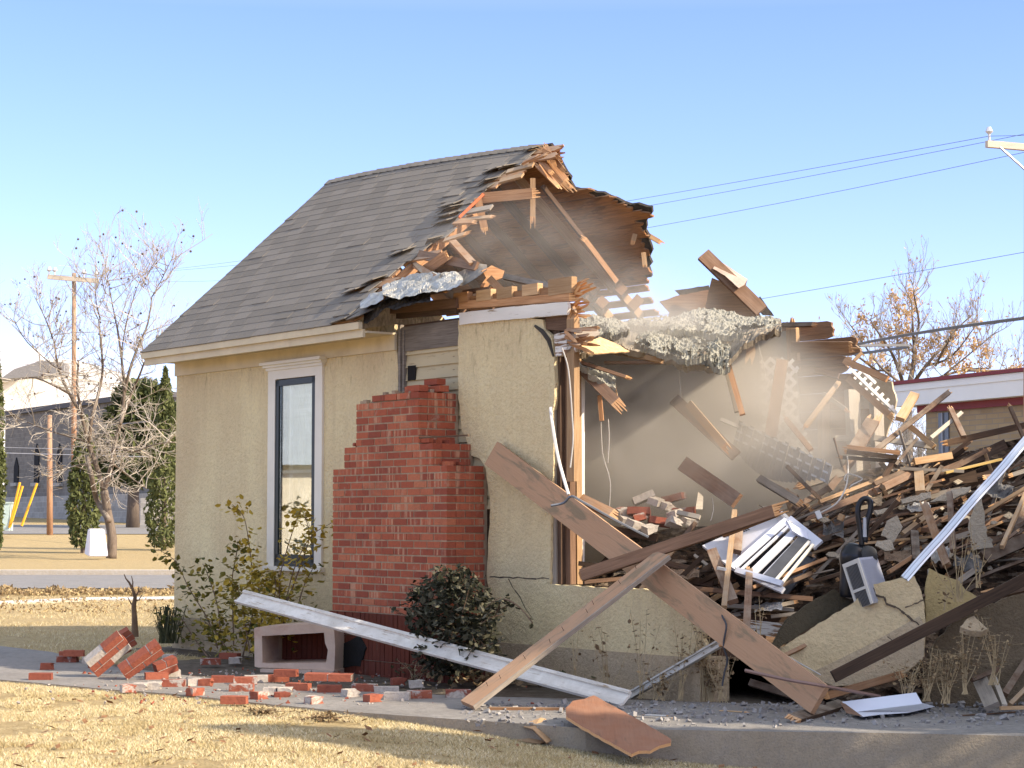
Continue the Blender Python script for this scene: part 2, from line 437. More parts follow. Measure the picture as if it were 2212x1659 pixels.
CONC = m_concrete('walk_concrete', (.30, .275, .245), (.21, .19, .168))
mb = MB()
def slab_strip(mb, front, back, top, depth):
    n = len(front)
    for i in range(n - 1):
        f0, f1, b0, b1 = front[i], front[i + 1], back[i], back[i + 1]
        T = lambda p: Vector((p.x, p.y, top)); D = lambda p: Vector((p.x, p.y, top - depth))
        mb.quad(T(f0), T(f1), T(b1), T(b0)); mb.quad(D(f0), D(f1), T(f1), T(f0)); mb.quad(T(b0), T(b1), D(b1), D(b0))
def resample(pts, n):
    ds = [0]
    for a, b in zip(pts, pts[1:]): ds.append(ds[-1] + (b - a).length)
    out = []
    for k in range(n):
        t = ds[-1] * k / (n - 1); i = max(j for j in range(len(ds)) if ds[j] <= t + 1e-9); i = min(i, len(pts) - 2)
        out.append(pts[i].lerp(pts[i + 1], (t - ds[i]) / (ds[i + 1] - ds[i])))
    return out
rg = random.Random(3)
fr = resample(EW, 260); bk = resample(BW, 260)
fr = [p + Vector((0, rg.uniform(-.012, .012) if p.x < -.4 else .0, 0)) for p in fr]
slab_strip(mb, fr, bk, 0.004, .5)
structure(mb.build('sidewalk', CONC, origin=(0, 0, 0)))

# far side of the lot: two thin paths, the street and its kerb
ASPH = m_concrete('street_asphalt', (.27, .255, .24), (.21, .20, .19))
KERBM = m_concrete('kerb_concrete', (.70, .67, .62), (.58, .55, .50))
def flat_quad(name, y0l, y0r, y1l, y1r, z, mat, x0=-60, x1=40):
    mb = MB(); mb.quad((x0, y0l, z), (x1, y0r, z), (x1, y1r, z), (x0, y1l, z)); return structure(mb.build(name, mat, origin=(0, 0, 0)))
flat_quad('street', 41.5, 41.2, 51.8, 51.2, .0, ASPH)
mb = MB(); mb.box((-60, 51.8, -.05), (100, -.6, 0), (0, .45, 0), (0, 0, .17))
structure(mb.build('kerb', KERBM, origin=(0, 0, 0)))
mb = MB(); pa = [G(-60, 1307), G(20, 1303), G(190, 1296), G(375, 1295), G(600, 1296)]; pb = [G(-60, 1302), G(20, 1298), G(190, 1291), G(375, 1289), G(600, 1288)]
slab_strip(mb, [Vector((p.x, p.y, 0)) for p in pa], [Vector((p.x, p.y, 0)) for p in pb], .006, .04)
structure(mb.build('garden_path', KERBM, origin=(0, 0, 0)))
flat_quad('side_road', 108, 103, 128, 122, .86, ASPH, -120, 40)
for o_ in [bpy.data.objects['side_road']]:
    me = o_.data
    for v_ in me.vertices: v_.co.z = ground_z(0, v_.co.y) + .03

# dry grass: single blades near the camera, kept off the walk
def grass_patch(name, mat, n, region, hmin, hmax, seed, dens=None):
    rs = np.random.RandomState(seed); V = []; keep = 0
    pts = []
    while len(pts) < n:
        x = rs.uniform(region[0], region[1]); y = rs.uniform(region[2], region[3])
        if abs(x) > .275 * y + .5: continue
        if dens and not dens(x, y, rs): continue
        pts.append((x, y, ground_z(x, y)))
    p = np.array(pts); h = rs.uniform(hmin, hmax, n); an = rs.uniform(0, 2 * np.pi, n); w = rs.uniform(.0014, .0034, n)
    lean = rs.uniform(.3, 1.4, n)[:, None] * h[:, None]; la = rs.uniform(0, 2 * np.pi, n)
    dx = np.stack([np.cos(an) * w, np.sin(an) * w, np.zeros(n)], 1); tip = np.stack([np.cos(la), np.sin(la), np.zeros(n)], 1) * lean
    tip[:, 2] = h
    Vv = np.stack([p - dx, p + dx, p + tip], 1).reshape(-1, 3)
    me = bpy.data.meshes.new(name); me.from_pydata(Vv.tolist(), [], np.arange(3 * n).reshape(-1, 3).tolist())
    c = np.ones((n, 3, 4)); tint = rs.uniform(0, 1, n); c[:, :, 0] = tint[:, None]
    ca = me.color_attributes.new('Col', 'FLOAT_COLOR', 'CORNER'); ca.data.foreach_set('color', c.ravel())
    me.materials.append(mat); ob = bpy.data.objects.new(name, me); S.collection.objects.link(ob); return ob
m = N('dry_grass_blades', .9, .15); c = m.n('SeparateColor', i_0=m.col()).outputs[0]
cc = m.ramp(c, [(0, (.28, .20, .09)), (.25, (.52, .41, .20)), (.7, (.68, .57, .34)), (1, (.74, .67, .48))])
big = m.noise(m.pos(), 1.4, 4); cc = m.mix(m.ramp(big, [(.48, 0.), (.68, .55)]), cc, (.34, .25, .10)); m.base(cc)
BLADE = m.done()
def front_lawn(x, y, rs):
    d = edge_y(x) - y
    if d < -.015: return False
    if d < .4: return True
    return noise.noise((x * 1.3, y * 1.3, 3.)) + noise.noise((x * 5, y * 5, 8.)) * .6 > -.22
g = grass_patch('grass', BLADE, 300000, (-4.5, 4.6, 10.9, 17.6), .008, .026, 1, front_lawn)
tag(g, 'short dry straw coloured lawn grass in the foreground', 'grass', kind='stuff')
def back_lawn(x, y, rs):
    a, b, _ = loc(Vector((x, y, 0)))
    yb = None
    for p, q in zip(BW, BW[1:]):
        if p.x <= x <= q.x: yb = p.y + (q.y - p.y) * (x - p.x) / (q.x - p.x)
    if yb is None or y < yb + .04: return False
    if a > -.1 and b > -.02: return False
    k = soil_mask(x, y)
    nn = noise.noise((x * 1.1, y * 1.1, 3.)) + .5 * noise.noise((x * 4, y * 4, 3.))
    return nn > (.55 if k > .5 else -.15)
g = grass_patch('yard_grass', BLADE, 60000, (-9, 4.5, 14.5, 40), .015, .05, 2, back_lawn)
tag(g, 'dry grass and thatch in the yard between house and street', 'grass', kind='stuff')
# dark fallen leaves and bits lying on the lawn
LEAFD = m_flat('dead_leaf', (.20, .10, .045), .8, .5, 30)
def litter(name, n, fn, size, mat, seed, label):
    rs = random.Random(seed); mb = MB(); k = 0
    while k < n:
        q = fn(rs)
        if q is None: continue
        k += 1; s = rs.uniform(*size); an = rs.uniform(0, 6.28); ti = rs.uniform(-.5, .5)
        u = Vector((math.cos(an), math.sin(an), ti)) * s; w = Vector((-math.sin(an), math.cos(an), rs.uniform(-.4, .4))) * s * .55
        mb.add([q - u, q - w * .9, q + u, q + w], [(0, 1, 2, 3)], None, rs.random())
    return tag(mb.build(name, mat), label, 'leaves', kind='stuff')
def lf(rs):
    x, y = rs.uniform(-4.2, 4.0), rs.uniform(11, 17)
    if abs(x) > .27 * y or edge_y(x) - y < .03: return None
    return Vector((x, y, ground_z(x, y) + rs.uniform(.02, .04)))
litter('fallen_leaves', 260, lf, (.015, .045), LEAFD, 4, 'small dark dead leaves scattered over the dry lawn')
# ================================================================== the half demolished house
house = thing('house', L(0, 0, 0), 'half demolished cream stucco cottage with grey shingle roof torn open at its right side', 'house')
STUC = m_stucco('cream_stucco')
FOUND = m_stucco('foundation_render', (.58, .445, .285), (.25, .17, .10))
def lpoly(pts, b): return [L(a, b, z) for a, z in pts]
def abox(mb, a0, a1, b0, b1, z0, z1, col=1.0, mi=0): mb.box(L(a0, b0, z0), A * (a1 - a0), B * (b1 - b0), Z * (z1 - z0), col, mi)
def pxl(pts, b):
    return [(lambda q: (q[0], q[2]))(loc(HB(u, v, b))) for u, v in pts]
# stucco skin, left of the chimney scar (window left out) and right of it
mb = MB(); WA0, WA1, WZ0, WZ1 = 2.14, 3.05, .93, 2.88
abox(mb, 0, WA0, 0, .04, .33, 3.27); abox(mb, WA0, WA1, 0, .04, .33, WZ0); abox(mb, WA0, WA1, 0, .04, WZ1, 3.27)
rg = random.Random(5)
edge = jag([(4.36, 3.27), (4.42, 2.9), (4.44, 2.45), (4.40, 1.9), (4.35, .33)], .008, .06, rg, False)
mb.prism(lpoly([(WA1, .33)] + edge[::-1] + [(WA1, 3.27)], 0), B * .04)
mb.build('stucco_wall', STUC, house)
mb = MB()
rp = [(990, 692), (1100, 688), (1150, 688), (1172, 690), (1176, 712), (1190, 724), (1196, 760), (1199, 830), (1194, 905), (1196, 1000), (1191, 1100), (1188, 1262), (1290, 1268), (1420, 1274), (1500, 1282), (1516, 1300), (1508, 1330), (1526, 1352), (1518, 1380), (1530, 1402), (1527, 1424), (1205, 1398), (1052, 1385), (1056, 1340), (1058, 1295), (1051, 1240), (1054, 1190), (1059, 1100), (1056, 1060), (1049, 1012), (1036, 990), (1018, 985), (1006, 944), (997, 930), (994, 880), (990, 860)]
pl = pxl(rp, 0); pl = jag(pl, .007, .055, rg)
mb.prism(lpoly(pl, 0), B * .04)
mb.build('stucco_wall', STUC, house)
# thin cracks in the right skin
CRK = m_flat('crack_shadow', (.09, .065, .045), .95)
def crack(px, b, w0=.006, parent=house, name='crack'):
    mb = MB(); q = jag(px, 1.8, 9, random.Random(len(px) + int(px[0][0])), False)
    for (p0, p1) in zip(q, q[1:]):
        a0, a1 = HB(*p0, b), HB(*p1, b); d = (a1 - a0); n = d.cross(B)
        if n.length < 1e-6: continue
        n = n.normalized() * w0 * rnd.uniform(.5, 1.2)
        mb.quad(a0 - n, a1 - n, a1 + n, a0 + n)
    return mb.build(name, CRK, parent)
crack([(1058, 1246), (1100, 1247), (1140, 1250), (1186, 1250)], -.003)
crack([(1098, 1250), (1112, 1275), (1128, 1300), (1140, 1322), (1150, 1335)], -.003, .005)
# wood sheathing behind, old clapboards in the scar
mb = MB(); abox(mb, 0, WA0 - .02, .06, .16, .33, 3.3); abox(mb, WA0 - .02, WA1 + .02, .06, .16, .33, WZ0); abox(mb, WA0 - .02, WA1 + .02, .06, .16, WZ1, 3.3); abox(mb, WA1 + .02, 6.82, .06, .16, .33, 3.26)
mb.build('sheathing_wall', W_DARK, house)
CLAP = m_wood('old_yellow_clapboard', (.22, .15, .085), (.36, .27, .165), paint=(.55, .45, .27), pamt=.62, vary=(1, 1))
mb = MB(); z = 1.5; k = 0
while z < 3.0:
    h = .122; a0, a1 = 4.30, 5.95
    p = [L(a0, .040, z), L(a1, .040, z), L(a1, .052, z + h), L(a0, .052, z + h)]
    mb.quad(L(a0, .032, z), L(a1, .032, z), L(a1, .052, z + h), L(a0, .052, z + h)); mb.quad(L(a0, .058, z), L(a1, .058, z), L(a1, .032, z), L(a0, .032, z)); z += h
mb.build('clapboard_siding', CLAP, house)
mb = MB(); abox(mb, 4.40, 5.42, .022, .058, 3.0, 3.235); mb.build('header_board', W_GREY, house)
mb = MB(); abox(mb, 4.42, 4.455, .005, .05, 2.30, 3.26); mb.build('batten', W_GREY, house)
mb = MB(); abox(mb, 4.485, 4.51, .012, .05, 2.30, 3.20); mb.build('batten', W_GREY, house)
mb = MB(); abox(mb, 4.55, 4.68, .028, .034, 2.72, 2.86); mb.build('painted_hole', m_flat('hole_shade_black', (.012, .01, .008), .95), house)  # thin black box; the dark inside of the hole is put into its colour
# foundation strip
mb = MB(); abox(mb, -.01, 8.62, -.012, .3, -.3, .33)
FJ = mb; mb.build('foundation', FOUND, house)
# low wall core and broken right hand corner
mb = MB(); abox(mb, 6.82, 8.5, .05, .2, .33, .835); mb.build('low_wall_core', W_DARK, house)
mb = MB(); abox(mb, .0, 8.5, .3, 4.3, .3, .55); mb.build('floor', W_DARK, house)
# left end wall and gable, rear wall
mb = MB(); mb.prism([L(.0, .16, -.3), L(0, 4.4, -.3), L(0, 4.4, 3.2), L(0, 2.057, 5.30), L(0, .16, 3.28)], A * .12)
mb.build('gable_wall', STUC, house)
PLAST = m_flat('dusty_plaster', (.35, .31, .24), .95, .2, 1.4, .01, dirt=(.20, .165, .12), damt=.45)
mb = MB(); rp = [(.12, .55)] + [(a_, z_) for a_, z_ in jag([(5.65, .55), (5.62, 1.4), (5.66, 2.0), (5.52, 2.5), (5.50, 2.9), (5.42, 3.38)], .03, .12, rg, False)] + [(.12, 3.38)]
mb.prism(lpoly(rp, 4.27), B * .03); mb.build('plaster_wall', PLAST, house)
mb = MB(); abox(mb, .12, .14, .16, 4.27, .55, 3.2); abox(mb, .14, 6.8, .165, .18, .55, WZ0 - .02) ; mb.build('interior_lining', PLAST, house)
# rear sheathing boards, ragged at the right
R1 = m_wood('rear_sheathing', (.20, .105, .055), (.40, .225, .115), vary=(1, 1))
mb = MB(); z = .3; rr = random.Random(9)
while z < 3.42:
    h = .185
    ae = 6.55 if z < 2.5 else 6.22 + rr.uniform(-.04, .12)
    if z > 3.2: ae = 6.0
    e = [(0, z), (ae - .1, z)] + [(ae + rr.uniform(-.04, .04), z + h * q) for q in (.12, .3, .5, .7, .88)] + [(ae - .08, z + h - .004), (0, z + h - .004)]
    mb.prism([L(a_, 4.30 + rr.uniform(0, .006), z_) for a_, z_ in e], B * .025); z += h
mb.build('rear_wall', R1, house)
# torn rear wall pieces at the right, studs standing in the sun
def pxbeam(name, p0, p1, b0, b1, w, t, mat, parent=house, **k):
    return beam(name, HB(*p0, b0), HB(*p1, b1), w, t, mat, parent=parent, **k)
FE = (A * .35 - B).normalized()
pxbeam('stud', (1779, 872), (1781, 1075), 4.16, 4.16, .055, .12, W_TAN, face=-B)
pxbeam('stud', (1840, 842), (1850, 1075), 4.10, 4.10, .06, .16, W_PALE, face=-B)
pxbeam('stud', (1893, 870), (1899, 1075), 4.14, 4.14, .06, .14, W_PALE, face=-B)
pxbeam('stud', (1712, 712), (1716, 800), 4.15, 4.15, .14, .05, W_TAN, face=-B, e0='split')
mb = MB(); q = jag([(1790, 868), (1812, 824), (1852, 800), (1880, 806), (1926, 825), (1936, 866), (1928, 905), (1912, 950), (1905, 1075), (1790, 1075)], 3, 14, rg)
mb.prism([HB(u, v, 4.33) for u, v in q], B * .02)
mb.build('torn_wallboard', m_flat('torn_wallboard', (.62, .52, .37), .95, .15, 3, .01, dirt=(.34, .23, .13), damt=.4), house)
# window
win = thing('window', L(2.6, 0, .84), '', ''); win.parent = house; win.location = Vector(win['_o']) - Vector(house['_o'])
for k_ in ('label', 'category'): del win[k_]
CASE = m_flat('casing_paint', (.73, .675, .55), .6, .05, 3, dirt=(.5, .42, .34), damt=.2)
def wpart(name, boxes, mat):
    mb = MB()
    for bx in boxes: abox(mb, *bx)
    return mb.build(name, mat, win)
wpart('casing', [(2.06, 2.20, -.026, .02, .93, 2.86), (2.985, 3.12, -.026, .02, .93, 2.86), (2.06, 3.12, -.028, .02, 2.86, 2.955)], CASE)
wpart('cornice', [(2.04, 3.14, -.045, .02, 2.955, 2.985), (2.02, 3.16, -.07, .02, 2.985, 3.01), (1.995, 3.185, -.10, .02, 3.01, 3.04)], CASE)
wpart('sill', [(2.03, 3.15, -.06, .02, .885, .93)], CASE)
FRM = m_flat('dark_green_sash', (.018, .026, .024), .45, .1)
wpart('sash', [(2.20, 2.265, -.018, .04, .97, 2.85), (2.915, 2.985, -.018, .04, .97, 2.85), (2.20, 2.985, -.018, .04, 2.79, 2.85), (2.20, 2.985, -.018, .04, .93, 1.05)], FRM)
g = N('window_glass', .03, .5); gl = g.n('BsdfGlossy', i_Color=(1, 1, 1), i_Roughness=.015); tr = g.n('BsdfTransparent', i_Color=(.92, .95, .94))
fr_ = g.n('Fresnel', i_IOR=2.0); mx = g.n('MixShader', i_0=g.math('ADD', g.math('MULTIPLY', fr_.outputs[0], .55), .02)); g.t.links.new(tr.outputs[0], mx.inputs[1]); g.t.links.new(gl.outputs[0], mx.inputs[2])
g.t.links.new(mx.outputs[0], g.out.inputs[0]); GLASS = g.done()
wpart('pane', [(2.265, 2.915, .004, .008, 1.05, 2.79)], GLASS)
wpart('meeting_rail', [(2.265, 2.915, .03, .06, 1.885, 1.915), (2.40, 2.425, .03, .06, 1.05, 2.79)], CASE)
CURT = m_wood('curtain_cloth', (.58, .52, .36), (.72, .66, .48), vary=(1, 1))
mb = MB()
for k in range(16):
    a0 = 2.15 + k * .056; mb.quad(L(a0, .10 + .02 * (k % 2), .95), L(a0 + .056, .10 + .02 * ((k + 1) % 2), .95), L(a0 + .056, .10 + .02 * ((k + 1) % 2), 2.85), L(a0, .10 + .02 * (k % 2), 2.85))
mb.build('curtain', CURT, win)
# ------------------------------------------------------------------ eave trim
TRIM = m_flat('cream_trim_paint', (.60, .50, .33), .8, .1, 3, dirt=(.34, .25, .15), damt=.28)
mb = MB(); abox(mb, -.05, 4.38, -.42, -.375, 3.20, 3.268); abox(mb, -.04, 4.40, -.385, -.355, 3.125, 3.20); mb.build('fascia', TRIM, house)
mb = MB(); abox(mb, -.03, 4.42, -.355, -.004, 3.165, 3.185); mb.build('soffit', TRIM, house)
mb = MB(); abox(mb, .0, 4.41, -.028, -.002, 3.02, 3.165); mb.build('frieze', TRIM, house)
mb = MB(); mb.prism([HB(u, v, -.03) for u, v in jag([(991, 676), (1100, 663), (1226, 652), (1228, 664), (1224, 680), (1110, 689), (992, 702)], .8, 12, rg)], B * .028)
mb.build('frieze', W_WHITE, house)
# ------------------------------------------------------------------ roof
EZ, RZ, RB = 3.28, 5.462, 2.057; SL = math.hypot(RB + .4, RZ - EZ); cs, sn_ = (RB + .4) / SL, (RZ - EZ) / SL
def sag(a, s): return -.20 * max(0, a / 4.3) ** 1.6 * max(0, s / SL) ** 1.5
def RF(a, s, h=0): return L(a, -.4 + s * cs - h * sn_, EZ + s * sn_ + h * cs + sag(a, s))
def RRr(a, s, h=0): return L(a, RB + s * cs + h * sn_, RZ - s * sn_ + h * cs + sag(a, SL - s))   # s measured down from the ridge
def interp(tab, s):
    for (s0, a0), (s1, a1) in zip(tab, tab[1:]):
        if s0 <= s <= s1: return a0 + (a1 - a0) * (s - s0) / (s1 - s0)
    return tab[0][1] if s < tab[0][0] else tab[-1][1]
def invert(fn, u, v, g=(4.2, 1.5)):
    """roof coordinates whose point lies on the sight line through a picture point"""
    a, s = g; r = ray(u, v).normalized()
    def res(a, s):
        d = fn(a, s) - CAM; d = d - r * d.dot(r); return d
    for _ in range(30):
        e = res(a, s); ea = (res(a + .01, s) - e) / .01; es = (res(a, s + .01) - e) / .01
        aa, ab, bb = ea.dot(ea), ea.dot(es), es.dot(es); ra, rb = -ea.dot(e), -es.dot(e); det = aa * bb - ab * ab
        if abs(det) < 1e-9: break
        a += max(-.4, min(.4, (ra * bb - rb * ab) / det)); s += max(-.4, min(.4, (aa * rb - ab * ra) / det))
    return a, s
def brk_table(fn, px, g):
    t = sorted([(lambda q: (q[1], q[0]))(invert(fn, u, v, g)) for u, v in px]); return t
BRK = brk_table(RF, [(1183, 308), (1143, 343), (1108, 365), (1077, 387), (1051, 406), (1043, 422), (997, 464), (984, 489), (960, 515), (908, 546), (886, 565), (835, 600), (790, 650), (785, 692)], (4.2, 1.5))
m = N('roof_shingle', .95, .15); u = m.uv(); cr_ = m.n('SeparateColor', i_0=m.col())
gr = m.noise(u, 120, 3, .8); bigr = m.noise(m.mapv(u, (.7, 1.6, 1)), 1.5, 5, .6)
c = m.ramp(cr_.outputs[0], [(0, (.19, .168, .14)), (.5, (.222, .196, .163)), (1, (.258, .228, .19))])
c = m.mix(m.ramp(bigr, [(.4, 0.), (.7, .18)]), c, (.25, .225, .19)); c = m.mix(m.ramp(gr, [(.35, .45), (.6, 0.)]), c, (.09, .078, .062))
m.base(c); m.bump(gr, .004, .7); SHING = m.done()
FELT = m_flat('roofing_felt', (.060, .050, .040), .9, .3, 8, .01)
mb = MB(); rr = random.Random(21); EX = .131; row = 0; s = -.03
while s < SL + .02:
    off_ = (row * .102) % .305; a = -.05 - off_; brk = interp(BRK, s + .06)
    while a < brk + .05:
        a0, a1 = max(a, -.05 + rr.uniform(-.008, .008)), min(a + .297, brk + rr.uniform(-.04, .05))
        if a1 - a0 > .02:
            edge_d = brk - a1; lift = 0; tw = 0
            if edge_d < .5 and rr.random() < .55: lift = rr.uniform(0, .055) * (1 - edge_d / .5); tw = rr.uniform(-.02, .03) * (1 - edge_d / .5)
            s0, s1 = s + rr.uniform(-.003, .003), min(s + EX * 1.5, SL + .01)
            if rr.random() < .06: lift += rr.uniform(.001, .006)
            t = rr.random() ** 1.2; pu = [(a0, s0), (a1, s0), (a1, s1), (a0, s1)]
            top = [RF(a0, s0, .018 + lift), RF(a1, s0, .018 + lift + tw + (.03 if lift > .02 else 0)), RF(a1, s1, .014), RF(a0, s1, .014)]
            bot = [RF(a0, s0, .008 + lift), RF(a1, s0, .008 + lift + tw + (.03 if lift > .02 else 0)), RF(a1, s1, .006), RF(a0, s1, .006)]
            mb.add(top + bot, [(0, 1, 2, 3), (0, 4, 5, 1), (3, 7, 4, 0), (1, 5, 6, 2)], [pu, [pu[0], pu[0], pu[1], pu[1]], [pu[3], pu[3], pu[0], pu[0]], [pu[1], pu[1], pu[2], pu[2]]], t)
            e = (a1 - a0)
        a += .305
    s += EX; row += 1
rf = mb.build('roof', SHING, house)
# ridge caps
mb = MB(); a = -.05
while a < BRK[-1][1] - .1:
    t = rr.random(); h0 = .028 + rr.uniform(0, .006)
    for sgn in (0, 1):
        f = (lambda a_, s_, h_: RF(a_, SL - s_, h_)) if sgn == 0 else (lambda a_, s_, h_: RRr(a_, s_, h_))
        mb.add([f(a, 0, h0), f(a + .26, 0, h0 - .016), f(a + .26, .095, h0 - .016), f(a, .095, h0)] , [(0, 1, 2, 3) if sgn else (3, 2, 1, 0)], [[(a, 0), (a + .26, 0), (a + .26, .13), (a, .13)]], t)
        mb.add([f(a, 0, h0), f(a, .095, h0), f(a, .095, h0 - .02), f(a, 0, h0 - .02)], [(0, 1, 2, 3)], None, t * .4)
    a += .15
mb.build('ridge_cap', SHING, rf)
# decking boards under the front slope, ends sticking out of the break
mb = MB(); s = .02; rr = random.Random(33)
while s < SL - .05:
    wd = .135; brk = interp(BRK, s + .07); e = brk - rr.uniform(.0, .12)
    if rr.random() < .38: e = brk + rr.uniform(.05, .42)
    t = rr.uniform(0, .3)
    p = [(-.02, s), (e - rr.uniform(0, .05), s)] + [(e + rr.uniform(-.05, .05), s + wd * q) for q in (.2, .4, .6, .8)] + [(e - rr.uniform(0, .05), s + wd), (-.02, s + wd)]
    mb.prism([RF(a_, s_, -.018) for a_, s_ in p], (RF(1, 1, .02) - RF(1, 1, 0)))
    s += wd + (.012 if s < 2 else .04)
mb.build('roof_deck', W_ORANGE, house)
# rear slope: spaced boards seen from below, shingles above
RBRK = brk_table(RRr, [(1187, 314), (1203, 340), (1213, 360), (1230, 385), (1237, 408), (1300, 418), (1340, 440), (1398, 450), (1386, 480), (1392, 520), (1398, 600), (1403, 632), (1407, 655)], (4.2, 1.0))
DECKU = m_wood('weathered_deck_underside', (.30, .125, .042), (.62, .30, .11), stain=(.20, .085, .03), amt=.4, vary=(1, 1))
mb = MB(); s = .0; rr = random.Random(8); ROWS = []
while s < 3.2:
    wd = .132; brk = interp(RBRK, s + .06)
    if s > 2.15: wd = .09
    e = brk + rr.uniform(-.07, .06)
    if s > 2.15: e = interp(RBRK, s + .05) + rr.uniform(-.02, .03)
    jagd = .07 if s < 1.3 else .02
    p = [(.0, s), (e - rr.uniform(0, .03), s)] + [(e + rr.uniform(-jagd, jagd), s + wd * q) for q in (.15, .3, .45, .6, .75, .9)] + [(e - rr.uniform(0, .03), s + wd), (.0, s + wd)]
    mb.prism([RRr(a_, s_, -.018 + rr.uniform(-.003, .003)) for a_, s_ in p], (RRr(1, 1, .02) - RRr(1, 1, 0)))
    s += wd + (.004 if s < 2.0 else (.10 if s > 2.1 else .02))
mb.build('roof_deck', DECKU, house)
fl = [(a_ + (.07 if s_ > .9 else .03), s_) for s_, a_ in RBRK if s_ < 2.2]
mb = MB(); p = [(.0, -.0)] + jag([(fl[0][0], 0.0)] + fl, .03, .08, rr, False) + [(3.2, 2.13), (0, 2.13)]
mb.prism([RRr(a_, s_, .004) for a_, s_ in p], RRr(1, 1, .028) - RRr(1, 1, 0))
mb.build('rear_roofing', FELT, house)
# rafters: rear pairs, collar tie, ridge board
def rafter_r(a, s0, s1, mat=W_BROWN, e1='cut', da=0, name='rafter'):
    n = (RRr(1, 1, 1) - RRr(1, 1, 0)).normalized()
    return beam(name, RRr(a, s0, -.07), RRr(a + da, s1, -.07), .045, .10, mat, parent=house, face=n, e1=e1, seed=int(a * 100))
for a in (.5, 1.1, 1.7, 2.3, 2.86): rafter_r(a, .05, 2.62)
rafter_r(3.36, .25, 2.15, W_TAN); rafter_r(3.42, 2.2, 2.62, W_TAN, name='rafter')
rafter_r(2.92, 2.28, 2.75, W_TAN)
for a in (.5, 1.1, 1.7, 2.3, 2.9, 3.5):
    n = (RF(1, 1, 1) - RF(1, 1, 0)).normalized()
    beam('rafter', RF(a, .1, -.07), RF(a, SL - .06, -.07), .045, .10, W_BROWN, parent=house, face=n, seed=int(a * 77))
n = (RF(1, 1, 1) - RF(1, 1, 0)).normalized()
beam('rafter', RF(4.02, .35, -.075), RF(4.08, 2.15, -.075), .045, .10, W_ORANGE, parent=house, face=n, seed=7)
beam('ridge_board', L(.0, RB, RZ - .10), L(4.30, RB, RZ - .30), .14, .03, W_BROWN, parent=house, face=B, e1='split')
beam('rafter', P(1262, 518, 20.45), P(1330, 608, 20.85), .055, .05, W_ORANGE, parent=house, face=(0, -1, .3), e0='split', seed=12)  # lower piece: sunlight on this rafter is put into its orange colour
beam('rafter', P(1172, 402, 20.2), P(1264, 520, 20.5), .04, .05, W_BROWN, parent=house, face=(0, -1, .3), seed=13)  # unlit upper piece of the same rafter, coloured brown
# splinters and torn board ends hanging from the break
def prj(name, p0, p1, w, t, mat, Y0, Y1, **k): return beam(name, P(*p0, Y0), P(*p1, Y1), w, t, mat, **k)
def YF(u, v):     # depth of the front roof plane at a picture point
    n_ = (RF(1, 1, 1) - RF(1, 1, 0)); n_ = (Z * cs - B * sn_); return PL(u, v, L(0, -.4, EZ), n_).y
for (p0, p1, w, mt, e) in [((1095, 372), (1152, 356), .085, W_TAN, 'cut'), ((1080, 392), (1129, 379), .085, W_TAN, 'cut'), ((1010, 458), (1062, 448), .09, W_GREY, 'cut'), ((985, 477), (1060, 469), .06, W_TAN, 'split'),
                        ((980, 482), (1022, 480), .05, W_ORANGE, 'split'), ((960, 520), (1004, 506), .07, W_TAN, 'split'), ((1150, 345), (1178, 335), .06, W_ORANGE, 'split'), ((1130, 352), (1160, 338), .05, W_ORANGE, 'split')]:
    y = YF(*p0); beam('deck_stub', P(*p0, y + .05), P(*p1, y - .10), w, .022, mt, parent=house, face=(Z * cs - B * sn_), e1=e)
beam('deck_stub', P(1032, 428, YF(1032, 428) - .05), P(1046, 492, YF(1032, 428) - .1), .075, .015, W_ORANGE, parent=house, e1='split', face=(0, -1, .2))
beam('fascia_strip', P(992, 470, YF(992, 470) - .02), P(1044, 420, YF(1044, 420) - .02), .025, .02, m_flat('red_trim', (.55, .10, .03), .7), parent=house)
beam('collar_tie', P(1040, 428, 19.75), P(1150, 418, 19.6), .105, .03, W_ORANGE, parent=house, face=(0, -1, 0), e1='split')
beam('hanging_lath', P(1151, 385, 19.7), P(1151, 468, 19.7), .052, .02, W_TAN, parent=house, face=(0, -1, 0), e1='split', split=.6)
for (p0, p1, w) in [((1180, 318), (1196, 352), .05), ((1172, 324), (1204, 340), .04), ((1186, 330), (1212, 362), .05), ((1165, 345), (1190, 372), .05), ((1190, 350), (1222, 388), .06), ((1200, 372), (1230, 402), .05), ((1180, 360), (1215, 395), .06), ((1165, 360), (1205, 400), .07)]:
    beam('splinter', P(*p0, 20.15), P(*p1, 20.05), w * 1.06, .015, W_ORANGE, parent=house, e1='split', e0='split', face=(rnd.uniform(-.5, .5), -1, rnd.uniform(-.3, .3)), split=.5, strips=3)
for (p0, p1) in [((1376, 470), (1380, 486)), ((1372, 505), (1368, 520)), ((1390, 545), (1393, 572)), ((1395, 505), (1424, 522))]:
    beam('splinter', P(*p0, 20.85), P(*p1, 20.85), .05, .015, W_TAN, parent=house, e1='split', strips=3, face=(0, -1, .2))
